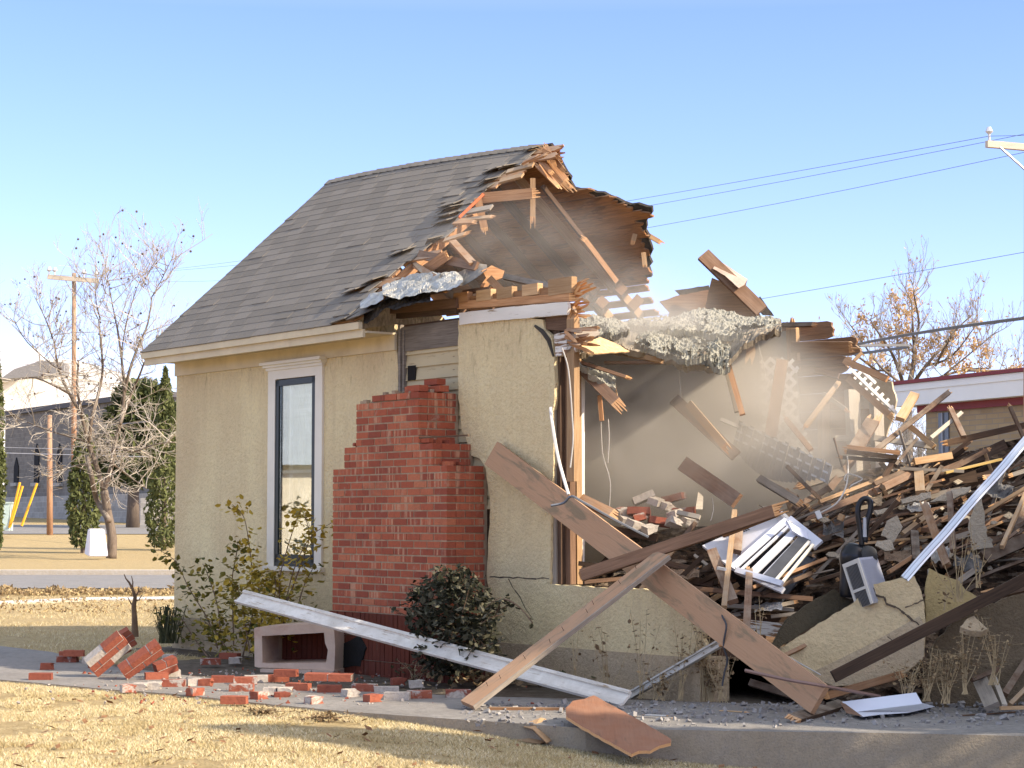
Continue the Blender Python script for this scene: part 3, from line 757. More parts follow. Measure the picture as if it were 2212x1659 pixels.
# ------------------------------------------------------------------ wall plate and corner post at the break
beam('wall_plate', HB(905, 664, .06), HB(1238, 627, .06), .085, .09, W_ORANGE, parent=house, face=-B, e1='split', split=.55)
beam('wall_plate', HB(993, 660, .03), HB(1236, 642, .03), .07, .07, W_ORANGE, parent=house, face=-B, e1='split', split=.6)
for u0 in (1000, 1050, 1095, 1150, 1215):
    v0 = 644 - (u0 - 1000) * .118; c = HB(u0, v0, .02); mb = MB(); mb.cbox(c, A * (.11 if u0 < 1200 else .16), B * .03, Z * (.05 if u0 < 1200 else .07)); mb.build('blocking', W_TAN if u0 % 100 else W_ORANGE, house)
beam('wall_plate', HB(850, 668, -.0), HB(992, 655, -.0), .09, .08, W_BROWN, parent=house, face=-B, e0='split', seed=3)
beam('wall_plate', HB(860, 683, .01), HB(990, 672, .01), .05, .05, W_DARK, parent=house, face=-B, seed=4)
for k in range(26):
    y = rnd.uniform(612, 682); p0 = HB(1236 + rnd.uniform(-4, 6), y, .03 + rnd.uniform(0, .08)); d = A * rnd.uniform(.08, .24) + Z * rnd.uniform(-.05, .06) - B * rnd.uniform(0, .05)
    beam('splinter', p0, p0 + d, .022, .008, SPLINT, parent=house, strips=1, e1='split', split=.8, face=(0, -1, rnd.uniform(-.6, .6)))
for (u0, w, mt, b, v0, v1) in [(1200, .06, W_GREY, .055, 735, 1262), (1208, .09, W_DARK, .07, 700, 1262), (1225, .13, W_BROWN, .12, 690, 1262), (1238, .10, W_TAN, .02, 690, 1040), (1246, .05, W_TAN, .26, 775, 1262)]:
    beam('corner_post', HB(u0, v0, b), HB(u0 + (3 if v1 > 1200 else 0), v1, b), w, .06, mt, parent=house, face=-B, e0='split' if v0 < 760 else 'cut', seed=u0)
mb = MB(); mb.prism([HB(1250, 786, .30), HB(1254, 786, .30), HB(1253, 1215, .30), HB(1249, 1215, .30)], B * .05); mb.build('white_jamb', WHITE, house)
mb = MB(); mb.prism([HB(u, v, -.01) for u, v in jag([(1197, 722), (1238, 714), (1243, 760), (1200, 770)], 1, 8, rg)], B * .06); mb.build('broken_cornice', W_PEEL, house)
mb = MB(); mb.prism([HB(u, v, .02) for u, v in [(1178, 684), (1226, 680), (1228, 715), (1180, 712)]], B * .05); mb.build('nailer', W_BROWN, house)
for k in range(12):
    p0 = HB(1230 + rnd.uniform(-10, 10), 716 + rnd.uniform(-6, 30), -.01); d = A * rnd.uniform(.12, .35) + Z * rnd.uniform(-.10, .03) - B * rnd.uniform(0, .1)
    beam('splinter', p0, p0 + d, .03, .008, W_ORANGE, parent=house, strips=1, e1='split', split=.8, face=(0, -1, rnd.uniform(-.6, .6)))
mb = MB(); pts = [HB(1156, 704, -.006), HB(1172, 716, -.012), HB(1186, 735, -.006), HB(1196, 770, -.002)]
mb.tube(pts, [.012, .02, .022, .01], 5); mb.build('torn_felt', FELT, house)
# ------------------------------------------------------------------ chimney of real bricks
BRICK = m_brick('chimney_brick'); BRICKD = m_brick('dark_brick', .42)  # second material is the same brick in a darker tone
MORT = m_flat('lime_mortar', (.34, .245, .155), .95, .2, 14, .006)
chim = thing('chimney', L(4.9, -.2, 0), '', ''); chim.parent = house; chim.location = Vector(chim['_o']) - Vector(house['_o'])
for k_ in ('label', 'category'): del chim[k_]
mbk = MB(); mbm = MB(); rr = random.Random(77); CH = .0672; BL = .2085; PR = .42
def course(a0, a1, z, k, skip=None, p=PR):
    b = -p; g_ = .0125
    x = a0 - (BL / 2 if k % 2 else 0)
    while x < a1 - .01:
        x0, x1 = max(x, a0), min(x + BL - g_, a1)
        if x1 - x0 > .03 and not (skip and skip(x0, z)):
            j = rr.uniform(-.003, .003); t = (rr.random(), 1.0 if rr.random() < .42 else 0.0, rr.random())
            mbk.box(L(x0, b + j, z), A * (x1 - x0), B * .1, Z * (CH - g_), t)
        x += BL
    y = b + (0 if k % 2 else .103)
    for side, aa in ((1, a1 - .1), (-1, a0)):
        y = b + (.103 if k % 2 else .103)
        first = True; yy = b + .103
        while yy < -.005:
            ln = (BL if not (first and k % 2) else BL / 2) - g_; first = False
            e = min(yy + ln, -.004)
            if e - yy > .02 and not (skip and skip(aa, z)):
                t = (rr.random() * .7, 1.0 if rr.random() < .35 else 0.0, rr.random()); j = rr.uniform(-.003, .003)
                mbk.box(L(aa + j * side, yy, z), A * .1, B * (e - yy), Z * (CH - g_), t)
            yy = e + g_
for k in range(20): course(3.955, 5.815, .552 + k * CH, k)
abox(mbm, 3.962, 5.808, -PR + .0035, .03, .0, .552 + 20 * CH - .012)
z = .552 + 20 * CH
for k in range(3): course(4.15, 5.60, z + k * CH, k)
abox(mbm, 4.157, 5.593, -PR + .0035, .03, z - .03, z + 3 * CH - .012); z += 3 * CH
for k in range(6): course(4.355, 5.375, z + k * CH, k + 1)
abox(mbm, 4.362, 5.368, -PR + .0035, .03, z - .03, z + 6 * CH - .012); z += 6 * CH
# broken crown stepping up to the right
crown = [(4.62, 5.375), (5.05, 5.375), (5.13, 5.375)]
for k, (c0, c1) in enumerate(crown[:1]): course(c0 - .0, c1, z + k * CH, k)
abox(mbm, 4.62, 5.365, -PR + .02, .03, z - .03, z + CH - .02)
for k, (x0, y0) in enumerate([(4.98, -.30), (5.17, -.18), (5.10, -.36)]):
    mbk.box(L(x0, y0, z + CH), A * .2, B * .1, Z * (CH - .01), (rr.random(), 0, .5))
mbk.box(L(5.12, -.18, z + 2 * CH), A * .2, B * .1, Z * (CH - .012), (.2, 0, .5))
for k in range(26):
    x, y = rr.uniform(4.4, 5.3), rr.uniform(-.4, -.05); s_ = rr.uniform(.012, .035); zz = z + (CH if x > 4.65 else 0)
    mbm.cbox(L(x, y, zz - .006 + s_ * .4), A * s_, B * s_ * .8, Z * s_ * .6)
for k in range(22):      # snapped bricks left standing on the steps and the crown
    lev = rr.choice([(3.97, 4.12, .552 + 20 * CH), (5.62, 5.78, .552 + 20 * CH), (4.17, 4.32, .552 + 23 * CH), (5.40, 5.56, .552 + 23 * CH), (4.4, 5.3, .552 + 29 * CH), (4.7, 5.3, .552 + 30 * CH)]); x = rr.uniform(lev[0], lev[1]); an = rr.uniform(-.5, .5)
    ux = A * math.cos(an) + B * math.sin(an); uy = B * math.cos(an) - A * math.sin(an); l_ = rr.uniform(.03, .085); mbk.cbox(L(x, rr.uniform(-.36, -.1), lev[2] + rr.uniform(.005, .022)), ux * l_, uy * rr.uniform(.025, .045), (Z + A * rr.uniform(-.15, .15)) * rr.uniform(.012, .026), (rr.random(), 0, .5))
# soldier course foot
def soldier(z0, z1, p):
    x = 3.93
    while x < 5.83:
        j = rr.uniform(-.006, .006); t = (rr.random() * .3, 0, rr.random()); mbk.box(L(x, -p + j, z0), A * .059, B * .1, Z * (z1 - z0), t); x += .0672
    y = -p + .103
    while y < -.03:
        t = (rr.random() * .25, 0, rr.random()); mbk.box(L(5.74, y, z0), A * .1, B * .059, Z * (z1 - z0), t); y += .0672
bw = mbk.build('brickwork', BRICK, chim); mbk = MB()
soldier(.335, .543, PR + .012); soldier(.115, .327, PR + .016); soldier(-.10, .107, PR + .02)
mbk.build('soldier_course', BRICKD, chim); mbm.build('mortar', MORT, chim)
mb = MB(); mb.prism([HB(u, v, -PR - .03) for u, v in jag([(735, 1392), (775, 1372), (790, 1400), (778, 1440), (742, 1442), (728, 1415)], 3, 9, rr)], B * .02); mb.build('soot_patch', m_flat('soot', (.015, .014, .013), .95, .3, 10, .01), chim)
mb = MB(); beamz = beam('roof_slat', P(906, 946, 16.9), P(1012, 940, 16.75), .03, .012, W_DARK, parent=chim, face=(0, 0, 1))
# ================================================================== trees, poles and buildings behind
def limb(mb, path, r0, r1, n=6, col=1.0):
    k = len(path); mb.tube(path, [r0 + (r1 - r0) * (i / (k - 1)) ** .8 for i in range(k)], n, col)
def smooth_path(pts, k=4):
    pts = [Vector(p) for p in pts]; out = []
    for i in range(len(pts) - 1):
        p0 = pts[max(i - 1, 0)]; p1, p2 = pts[i], pts[i + 1]; p3 = pts[min(i + 2, len(pts) - 1)]
        for j in range(k):
            t = j / k
            out.append(.5 * ((2 * p1) + (p2 - p0) * t + (2 * p0 - 5 * p1 + 4 * p2 - p3) * t * t + (3 * p1 - p0 - 3 * p2 + p3) * t ** 3))
    return out + [pts[-1]]
def grow(mb, p, d, ln, r, lev, rg, tips, up=.25, spread=.75, kids=(4, 7), minr=.008):
    n = 5; path = [p]; q = p.copy(); dd = d.normalized()
    for i in range(n):
        dd = (dd + Vector((rg.gauss(0, .16), rg.gauss(0, .16), rg.gauss(0, .12) + up * .22))).normalized()
        q = q + dd * (ln / n); path.append(q.copy())
    limb(mb, path, r, max(r * .45, minr * .7), 5 if r > .03 else 3)
    if lev == 0: tips.append(q); return
    for i in range(rg.randint(*kids)):
        t = rg.uniform(.25, 1); j = min(int(t * n), n - 1); b = path[j].lerp(path[j + 1], t * n - j)
        ax = Vector((rg.gauss(0, 1), rg.gauss(0, 1), rg.gauss(0, .6))); dk = (dd * .9 + ax.normalized() * spread + Vector((0, 0, up))).normalized()
        grow(mb, b, dk, ln * rg.uniform(.4, .65), max(r * rg.uniform(.38, .55), minr), lev - 1, rg, tips, up, spread, kids, minr)
BARK = m_wood('grey_bark', (.10, .075, .055), (.235, .18, .13), grain=.6, vary=(1, 1))
TWIG = m_flat('pale_twig', (.42, .37, .30), .9, .2, 4)
rg = random.Random(101)
TY = 74.0
def T(u, v, dy=0): return P(u, v, TY + dy)
root = thing('bare_tree', T(238, 1204), 'large leafless tree dotted with dark seed balls beside the white block', 'tree')
mb = MB(); mt = MB(); tips = []
limbs = [([(240, 1206), (240, 1160), (233, 1110), (226, 1060)], .36, .25),
         ([(226, 1060), (210, 1010), (192, 955), (178, 900), (150, 850), (128, 800), (118, 745)], .20, .06),
         ([(226, 1060), (238, 1010), (246, 965), (258, 915), (268, 850), (262, 770), (250, 700)], .20, .06),
         ([(234, 1125), (208, 1080), (196, 1030), (190, 985)], .22, .13),
         ([(192, 955), (200, 900), (212, 850), (220, 800), (218, 740), (215, 690)], .14, .05),
         ([(258, 915), (280, 860), (300, 810), (312, 780), (330, 765)], .12, .04),
         ([(268, 850), (282, 800), (298, 745), (318, 700), (330, 640)], .12, .04),
         ([(178, 900), (165, 840), (170, 780)], .12, .05), ([(150, 850), (110, 830), (70, 815), (30, 822)], .09, .03),
         ([(246, 965), (290, 975), (335, 960), (378, 955)], .09, .03), ([(240, 1000), (280, 1030), (315, 1055)], .08, .03),
         ([(200, 1000), (150, 1010), (105, 1035)], .08, .03), ([(192, 955), (140, 940), (90, 925), (30, 900)], .08, .03),
         ([(262, 770), (272, 700), (290, 640), (310, 590)], .06, .02), ([(118, 745), (100, 690), (75, 640)], .06, .02), ([(250, 700), (238, 640), (228, 580)], .06, .02),
         ([(215, 690), (205, 640), (212, 590)], .05, .02), ([(330, 640), (350, 600), (372, 555)], .05, .02), ([(128, 800), (60, 740), (30, 690)], .06, .02)]
for i, (pp, r0, r1) in enumerate(limbs):
    path = smooth_path([T(u + rg.uniform(-2, 2), v, rg.uniform(-.8, .8) * (1 if i > 2 else 0)) for u, v in pp])
    r0 *= .56; r1 *= .6; limb(mb, path, r0, r1, 8 if r0 > .06 else 5)
    if i in (0, 3): continue
    k = int(6 + len(path) * .55)
    for j in range(k):
        t = rg.uniform(.12, 1.0); q = path[min(int(t * len(path)), len(path) - 1)]
        high = q.z > 7
        d = Vector((rg.gauss(0, .8), rg.gauss(0, .8), rg.uniform(.2, 1.2) if high else rg.uniform(-.5, .7)))
        grow(mt, q, d, rg.uniform(.9, 1.9), .024, 2, rg, tips, .35 if high else .05, .8, (3, 5), .0075)
tr_ = mb.build('trunk', BARK, root, smooth=True); mt.build('branches', TWIG, root)
mb = MB()
rg.shuffle(tips)
for q in [t for t in tips if t.z > 5.5][:150]:
    s = rg.uniform(.028, .055); ico = [Vector(v) for v in ((0, 0, 1), (.89, 0, .45), (.28, .85, .45), (-.72, .53, .45), (-.72, -.53, .45), (.28, -.85, .45), (.72, .53, -.45), (-.28, .85, -.45), (-.89, 0, -.45), (-.28, -.85, -.45), (.72, -.53, -.45), (0, 0, -1))]
    F = [(0, 1, 2), (0, 2, 3), (0, 3, 4), (0, 4, 5), (0, 5, 1), (1, 6, 2), (2, 7, 3), (3, 8, 4), (4, 9, 5), (5, 10, 1), (2, 6, 7), (3, 7, 8), (4, 8, 9), (5, 9, 10), (1, 10, 6), (11, 7, 6), (11, 8, 7), (11, 9, 8), (11, 10, 9), (11, 6, 10)]
    mb.add([q - Z * .08 + v * s for v in ico], F)
sb = mb.build('seed_balls', m_flat('dark_seed_ball', (.10, .075, .06), .9), root); sb['kind'] = 'stuff'

def m_leaf(name, c1, c2, rough=.7, vary=None):
    m = N(name, rough, .25); r = m.n('SeparateColor', i_0=m.col()).outputs[0]
    c = m.ramp(r, [(0, c1), (1, c2)]); m.base(c)
    d = m.n('BsdfTranslucent', i_Color=c); mx = m.n('MixShader', i_0=.25); m.t.links.new(m.b.outputs[0], mx.inputs[1]); m.t.links.new(d.outputs[0], mx.inputs[2]); m.t.links.new(mx.outputs[0], m.out.inputs[0])
    return m.done()
CYP = m_leaf('cypress_leaf', (.05, .07, .022), (.20, .21, .075)); PINEL = m_leaf('pine_needles', (.03, .045, .016), (.12, .13, .04))
def leafcard(mb, q, s, rg, upb=.0, t=None):
    d = Vector((rg.gauss(0, 1), rg.gauss(0, 1), rg.gauss(0, 1) + upb)).normalized(); x = d.orthogonal().normalized(); x = Matrix.Rotation(rg.uniform(0, 6.28), 3, d) @ x
    mb.add([q - d * s, q + x * s * .4, q + d * s, q - x * s * .4], [(0, 1, 2, 3)], None, rg.random() if t is None else t)
def cypress(u, vb, vt, wpx, Y, label, seed, n=5200):
    rg = random.Random(seed); base = P(u, vb, Y); top = P(u, vt, Y); h = top.z - base.z; w = wpx / FPX * Y / 2
    t = thing('cypress_tree', base, label, 'tree', 'columnar cypress trees by the street')
    mb = MB(); mb.tube([base - Z * .3, base + Z * h * .8], [.13, .03], 6); mb.build('trunk', BARK, t)
    mb = MB(); ph = rg.uniform(0, 9)
    for i in range(n):
        z = rg.random() ** .9; an = rg.uniform(0, 6.28)
        prof = (.75 + .25 * math.sin(z * 3)) * (1 - z ** 3.2) * (1 if z > .05 else .7 + z * 6)
        lump = 1 + .24 * noise.noise((math.cos(an) * 1.6, math.sin(an) * 1.6 + ph, z * 9)) * 1.6
        r = w * prof * lump * (rg.random() ** .25)
        q = base + Vector((math.cos(an) * r, math.sin(an) * r, .1 + z * h))
        leafcard(mb, q, rg.uniform(.07, .16), rg, 1.2, max(0, min(1, rg.gauss(.5, .25))))
    mb.build('crown', CYP, t); return t
cypress(180, 1186, 905, 74, 80, 'narrow cypress left of the bare tree trunk, behind the white block', 1, 4200)
cypress(353, 1187, 800, 84, 83, 'tall cypress standing close to the corner of the stucco house', 2)
cypress(-14, 1190, 760, 46, 78, 'cypress cut by the left edge of the picture', 3)
# wide pine further back
rg = random.Random(55); pb = P(287, 1123, 118)
t = thing('pine_tree', pb, 'broad dark pine with a bare lower trunk in front of the stone building', 'tree')
mb = MB(); mb.tube([pb - Z * .5, P(288, 1070, 118), P(292, 1020, 118), P(300, 900, 118)], [.42, .34, .28, .15], 8); mb.build('trunk', BARK, t, smooth=True)
mb = MB(); cs_ = [(P(u, v, 118 + dy), r * .86) for u, v, r, dy in [(290, 1000, 2.1, 0), (262, 1010, 1.7, 1), (318, 1010, 1.8, -1), (285, 950, 2.2, 0), (320, 945, 1.8, 1), (255, 960, 1.5, 0), (300, 895, 2.0, 0), (270, 900, 1.3, 1), (330, 890, 1.6, 0), (295, 855, 1.5, 0), (315, 850, 1.2, 0), (340, 1000, 1.4, 0), (245, 1000, 1.0, 0)]]
for i in range(11000):
    c, r = rg.choice(cs_); d = Vector((rg.gauss(0, 1), rg.gauss(0, 1), rg.gauss(0, 1))).normalized(); q = c + Vector((d.x * r * 1.15, d.y * r * 1.15, d.z * r * .8)) * rg.random() ** .35
    leafcard(mb, q, rg.uniform(.14, .34), rg, .2)
mb.build('crown', PINEL, t)
# stone church-like building with slit windows
def m_stone(name, c, sc=1.0, vec='uv'):
    m = N(name, .95, .15); u = m.uv(); br = m.n('TexBrick', i_Vector=m.mapv(u, (sc, sc, 1)), i_Color1=c, i_Color2=tuple(x * .72 for x in c), i_Mortar=tuple(x * 1.25 for x in c), i_Scale=1.0, i_Mortar_Size=.012, i_Brick_Width=.6, i_Row_Height=.3)
    br.offset = .5; n = m.noise(u, 3, 5, .65); m.base(m.mix(m.ramp(n, [(.3, .5), (.7, 0.)]), br.outputs[0], tuple(x * .5 for x in c))); m.bump(br.outputs[1], -.02, .5); return m.done()
STONE = m_stone('grey_stone', (.25, .23, .205)); STONEL = m_stone('pale_stone', (.42, .40, .37), .8)
sa, sb_ = P(8, 1118, 152), P(330, 1116, 128)
st = thing('stone_building', sa, 'long grey stone building with narrow pointed slit windows', 'building')
dx = (sb_ - sa); dx.z = 0; ln = dx.length; dx.normalize(); dn = Vector((dx.y, -dx.x, 0)); dn = dn if dn.y > 0 else -dn
ht = P(10, 899, 152).z - sa.z
mb = MB(); mb.box(sa - Z * 1.5, dx * ln, dn * 14, Z * (ht + 1.5)); mb.build('wall', STONE, st)
mb = MB(); hb = P(10, 1075, 152).z - sa.z; mb.box(sa - Z * 1.5 - dn * .35, dx * ln, dn * .34, Z * (hb + 1.5)); mb.build('plinth', STONEL, st)
mb = MB(); mb.box(sa + Z * ht - dn * .3 - dx * .3, dx * (ln + .6), dn * 14.6, Z * .35); mb.build('roof', m_flat('dark_flat_roof', (.10, .095, .10), .9), st)
BLKW = m_flat('dark_window', (.012, .012, .014), .9)
for u0, vt, vb_ in ((35, 988, 1043), (79, 958, 1043), (128, 958, 1043)):
    f_ = (u0 - 8) / (330 - 8); Yk = 1 / ((1 - f_) / 152 + f_ / 128); pm = P(u0, vb_, Yk); q = sa + dx * ((pm - sa).dot(dx)); z0 = pm.z; z1 = P(u0, vt, Yk).z; w = .48
    fr_ = MB(); fr_.prism([q + dx * x_ - dn * .02 + Z * (z_ - q.z) for x_, z_ in ((-w, z0), (w, z0), (w, z1 - .7), (0, z1), (-w, z1 - .7))], -dn * .06); wf = fr_.build('window', BLKW, st)
    s_ = MB(); s_.box(q - dx * (w + .15) - dn * .3 + Z * (z0 - .25 - q.z), dx * (2 * w + .3), dn * .3, Z * .25); s_.build('sill', STONEL, wf)
# gateway wall end catching the sun
c0 = P(303, 1116, 124); mb = MB(); mb.box(c0 - Z * 1, Vector((.7, .05, 0)), Vector((0, 1.2, 0)), Z * (1 + P(303, 1076, 124).z - c0.z)); tag(mb.build('stone_pier', STONEL), 'short pale stone pier in the sun right of the pine trunk', 'pier')
# white arched metal hall
WM = m_flat('white_metal_cladding', (.88, .87, .83), .5, .03, .4)
m = N('white_ribbed_metal', .45, .3); u = m.uv(); wv = m.n('TexWave', i_Vector=u, i_Scale=1.6, i_Distortion=0.0); m.base(m.ramp(wv.outputs[0], [(.2, (.70, .70, .72)), (.6, (.86, .86, .87))])); WMR = m.done()
HY = 205.0; hall = thing('white_hall', P(150, 1100, HY), 'big white metal hall with a low sloping roof behind the stone building', 'building')
mb = MB(); q = [P(u, v, HY) for u, v in [(-120, 1110), (-120, 765), (50, 775), (140, 775), (200, 786), (262, 806), (310, 830), (330, 850), (330, 1110)]]
mb.prism(q, Vector((0, 26, 0))); mb.build('wall', WM, hall)
mb = MB(); q = [P(u, v, HY - 3) for u, v in [(-120, 825), (-120, 752), (74, 752), (90, 776), (60, 790), (0, 822)]]; mb.prism(q, Vector((0, 2.8, 0))); mb.build('roof', WMR, hall)
mb = MB(); q = [P(u, v, HY - 6) for u, v in [(-2, 820), (31, 797), (88, 779), (138, 783), (138, 810), (60, 814)]]; mb.prism(q, Vector((0, 2.4, 0))); mb.build('roof', m_flat('grey_porch_roof', (.24, .23, .22), .8), hall)
# small pale block, poles, cabinet, guy guards
wb = MB(); a0, a1, a2 = G(183, 1197), G(191, 1201), G(233, 1202)
def GT(u, v, Y): return P(u, v, Y)
Yb = 72.0; f0, f1, f2 = P(182, 1197, Yb + .9), P(192, 1202, Yb), P(234, 1202, Yb)
t0, t1, t2 = P(190, 1142, Yb + .85), P(194, 1143, Yb + .1), P(226, 1143, Yb + .1)
f3, t3 = f2 + (f0 - f1), t2 + (t0 - t1)
wb.add([f0, f1, f2, f3, t0, t1, t2, t3], [(0, 1, 5, 4), (1, 2, 6, 5), (2, 3, 7, 6), (3, 0, 4, 7), (4, 5, 6, 7), (3, 2, 1, 0)])
o = wb.build('concrete_block', m_flat('white_chalky_paint', (.80, .76, .78), .8, .05, 2, dirt=(.6, .55, .55), damt=.25)); bm = bmesh.new(); bm.from_mesh(o.data); bmesh.ops.recalc_face_normals(bm, faces=bm.faces); bmesh.ops.bevel(bm, geom=bm.edges[:], offset=.03, segments=2, affect='EDGES'); bm.to_mesh(o.data); bm.free()
tag(o, 'white tapered concrete block at the foot of the bare tree', 'block')
POLEW = m_wood('pole_wood', (.30, .155, .085), (.50, .30, .175), grain=.3, vary=(1, 1))
def pole(name, u0, v0, u1, v1, Y, r, label):
    t = thing(name, P(u1, v1, Y), label, 'utility pole'); mb = MB(); mb.tube([P(u1, v1, Y) - Z * .5, P(u0, v0, Y)], [r, r * .72], 10); mb.build('post', POLEW, t, smooth=True); return t
PY = 105.0; up = pole('utility_pole', 160, 590, 160, 1150, PY, .155, 'tall brown utility pole with a cross arm behind the bare tree')
def crossarm(t, p0, p1, w, ins, br):
    beam('crossarm', p0, p1, w, w * .8, W_PALE, parent=t, face=(0, -1, 0))
    for q in ins:
        mb = MB(); mb.tube([q, q + Z * w * .9, q + Z * w * 1.3, q + Z * w * 2.0], [w * .18, w * .18, w * .62, w * .3], 8); mb.build('insulator', m_flat('glazed_insulator', (.55, .56, .58), .25), t)
    for a, b in br:
        mb = MB(); mb.tube([a, b], .025, 5); mb.build('brace', m_flat('zinc_brace', (.35, .35, .36), .5, metal=.7), t)
crossarm(up, P(103, 598, PY - .3), P(213, 607, PY - .3), .24, [P(106, 596, PY - .3), P(118, 597, PY - .3), P(181, 602, PY - .3), P(208, 604, PY - .3)], [(P(140, 603, PY - .35), P(160, 640, PY - .25)), (P(182, 607, PY - .35), P(160, 640, PY - .25))])
pole('wooden_post', 107, 897, 108, 1154, 104, .17, 'short brown wooden post left of the bare tree')
YEL = m_flat('yellow_plastic', (.75, .40, .03), .5, .05)
for k, (u0, v0, u1, v1, lb) in enumerate([(43, 1042, 20, 1140, 'leftmost of the three yellow guy wire guards'), (49, 1050, 22, 1138, 'middle one of the three yellow guy wire guards'), (80, 1044, 47, 1136, 'rightmost of the three yellow guy wire guards, nearest the post')]):
    mb = MB(); mb.tube([P(u0, v0, 100), P(u1, v1, 100)], .07, 6); tag(mb.build('guy_guard', YEL), lb, 'guard', 'yellow guy wire guards')
mb = MB(); c = P(2, 1146, 100); mb.box(c - Vector((.8, 0, 0)), (1.2, 0, 0), (0, .8, 0), Z * 1.35); mb.box(c - Vector((.85, .05, 0)) + Z * 1.35, (1.3, 0, 0), (0, .9, 0), Z * .08); tag(mb.build('utility_cabinet', m_flat('pale_green_metal', (.45, .55, .50), .5)), 'pale green utility cabinet at the left edge', 'cabinet')
# dug clods and leaf litter beside the street
def clods(name, label, fn, n, smin, smax, mat, seed):
    rs = random.Random(seed); mb = MB()
    for i in range(n):
        q = fn(rs); s = rs.uniform(smin, smax)
        for j in range(3): leafcard(mb, q + Vector((rs.gauss(0, s * .5), rs.gauss(0, s * .5), abs(rs.gauss(0, s * .35)))), s, rs, .2)
    return tag(mb.build(name, mat), label, 'soil', kind='stuff')
CLOD = m_leaf('clod', (.14, .09, .05), (.55, .41, .20))
def cf(rs):
    u, v = rs.uniform(-40, 420), rs.gauss(1281, 2.5) ; q = G(u, v); return q + Z * max(0, .16 * (noise.noise((u * .03, 0, 0)) + .15) * rs.random())
clods('leaf_heap', 'low heaps of dug earth and dead grass along the street edge', cf, 1500, .02, .07, CLOD, 5)
def cf2(rs):
    u, v = rs.uniform(-40, 420), rs.choice((1300, 1312, 1322)) + rs.gauss(0, 3); return G(u, v) + Z * .02
clods('thatch', 'scraps of dead grass on the bare yard left of the house', cf2, 420, .015, .04, CLOD, 6)
# ------------------------------------------------------------------ right side: low brick building, leafy tree, pole
bY = 46.0; b0, b1 = P(1926, 828, bY), P(2600, 793, bY - 9)
bd = b1 - b0; bd.z = 0; bl = bd.length; bd.normalize(); bn = Vector((-bd.y, bd.x, 0)); bn = bn if bn.y > 0 else -bn
zt = b0.z; zb = P(1928, 879, bY).z
lowb = thing('brick_building', Vector((b0.x, b0.y, 0)), 'low tan brick building with deep white fascia and red roof edge', 'building')
def bb(name, x0, x1, y0, y1, z0, z1, mat, par=None):
    mb = MB(); o_ = Vector((b0.x, b0.y, 0)); mb.box(o_ + bd * x0 + bn * y0 + Z * z0, bd * (x1 - x0), bn * (y1 - y0), Z * (z1 - z0)); return mb.build(name, mat, par or lowb)
FASC = m_flat('white_fascia', (.76, .74, .68), .6, .04, 1); RED = m_flat('maroon_trim', (.20, .030, .032), .6, .1, 2)
bb('fascia', 0, bl, 0, .06, zb, zt - .05, FASC); bb('fascia', -.02, bl, -.03, .0, zb + (zt - zb) * .62, zt - .06, FASC); bb('roof_edge', -.05, bl, -.08, 9, zt - .05, zt + .03, RED)
bb('trim_band', .55, bl, .30, .40, zb - .16, zb, RED); bb('soffit', 0, bl, .06, 9, zb, zb + .05, FASC)
m = N('tan_brick', .9, .2); u = m.uv(); br = m.n('TexBrick', i_Vector=u, i_Color1=(.42, .31, .17), i_Color2=(.33, .24, .13), i_Mortar=(.28, .23, .17), i_Scale=1.0, i_Mortar_Size=.012, i_Brick_Width=.40, i_Row_Height=.115); m.base(m.mix(m.ramp(m.noise(u, 2, 5), [(.35, .4), (.7, 0.)]), br.outputs[0], (.25, .17, .10))); TANB = m.done()
bb('wall', .75, bl, .40, 8.6, -.3, zb - .16, TANB); w_ = bb('window', 1.25, 1.62, .37, .42, .5, zb - .2, m_flat('grey_window', (.10, .11, .13), .2)); bb('frame', 1.40, 1.44, .34, .37, .5, zb - .2, m_flat('grey_frame', (.30, .31, .33), .5), w_)
rg = random.Random(202); RY = 62.0
t = thing('leafy_tree', P(1960, 1120, RY), 'half bare tree with hanging clusters of tan dead leaves above the brick building', 'tree')
mb = MB(); mt = MB(); tips = []
for i, (pp, r0, r1) in enumerate([([(1962, 1150), (1962, 1000), (1960, 900), (1965, 830)], .20, .12), ([(1965, 880), (1945, 810), (1925, 760), (1895, 715), (1880, 690)], .08, .02), ([(1965, 830), (1975, 770), (1972, 710), (1970, 650)], .10, .02), ([(1965, 840), (2000, 790), (2040, 745), (2070, 700)], .08, .02), ([(1962, 860), (2020, 820), (2080, 800), (2140, 795)], .07, .02), ([(1960, 860), (1910, 815), (1860, 775), (1825, 755)], .07, .02), ([(1972, 760), (1985, 700), (1975, 640), (1972, 612)], .05, .012), ([(1945, 810), (1940, 750), (1935, 700)], .05, .015), ([(2000, 790), (2055, 770), (2110, 700)], .05, .015), ([(2080, 800), (2160, 800), (2210, 790)], .05, .015), ([(1950, 830), (1900, 790), (1850, 720), (1835, 700)], .05, .015), ([(2020, 790), (2060, 720), (2100, 680)], .05, .015), ([(1925, 800), (1870, 800), (1815, 790)], .04, .012), ([(2040, 810), (2100, 760), (2150, 720)], .04, .012)]):
    path = smooth_path([P(u, v, RY + (rg.uniform(-1, 1) if i else 0)) for u, v in pp]); limb(mb, path, r0, r1, 6)
    if i == 0: continue
    for j in range(13):
        q = path[rg.randint(2, len(path) - 1)]; grow(mt, q, Vector((rg.gauss(0, .7), rg.gauss(0, .6), rg.uniform(.1, 1.2))), rg.uniform(.5, 1.15), .018, 2, rg, tips, .45, .7, (2, 4), .006)
mb.build('trunk', BARK, t, smooth=True); mt.build('branches', TWIG, t)
mb = MB(); TANL = m_leaf('tan_dead_leaf', (.46, .29, .13), (.72, .52, .29))
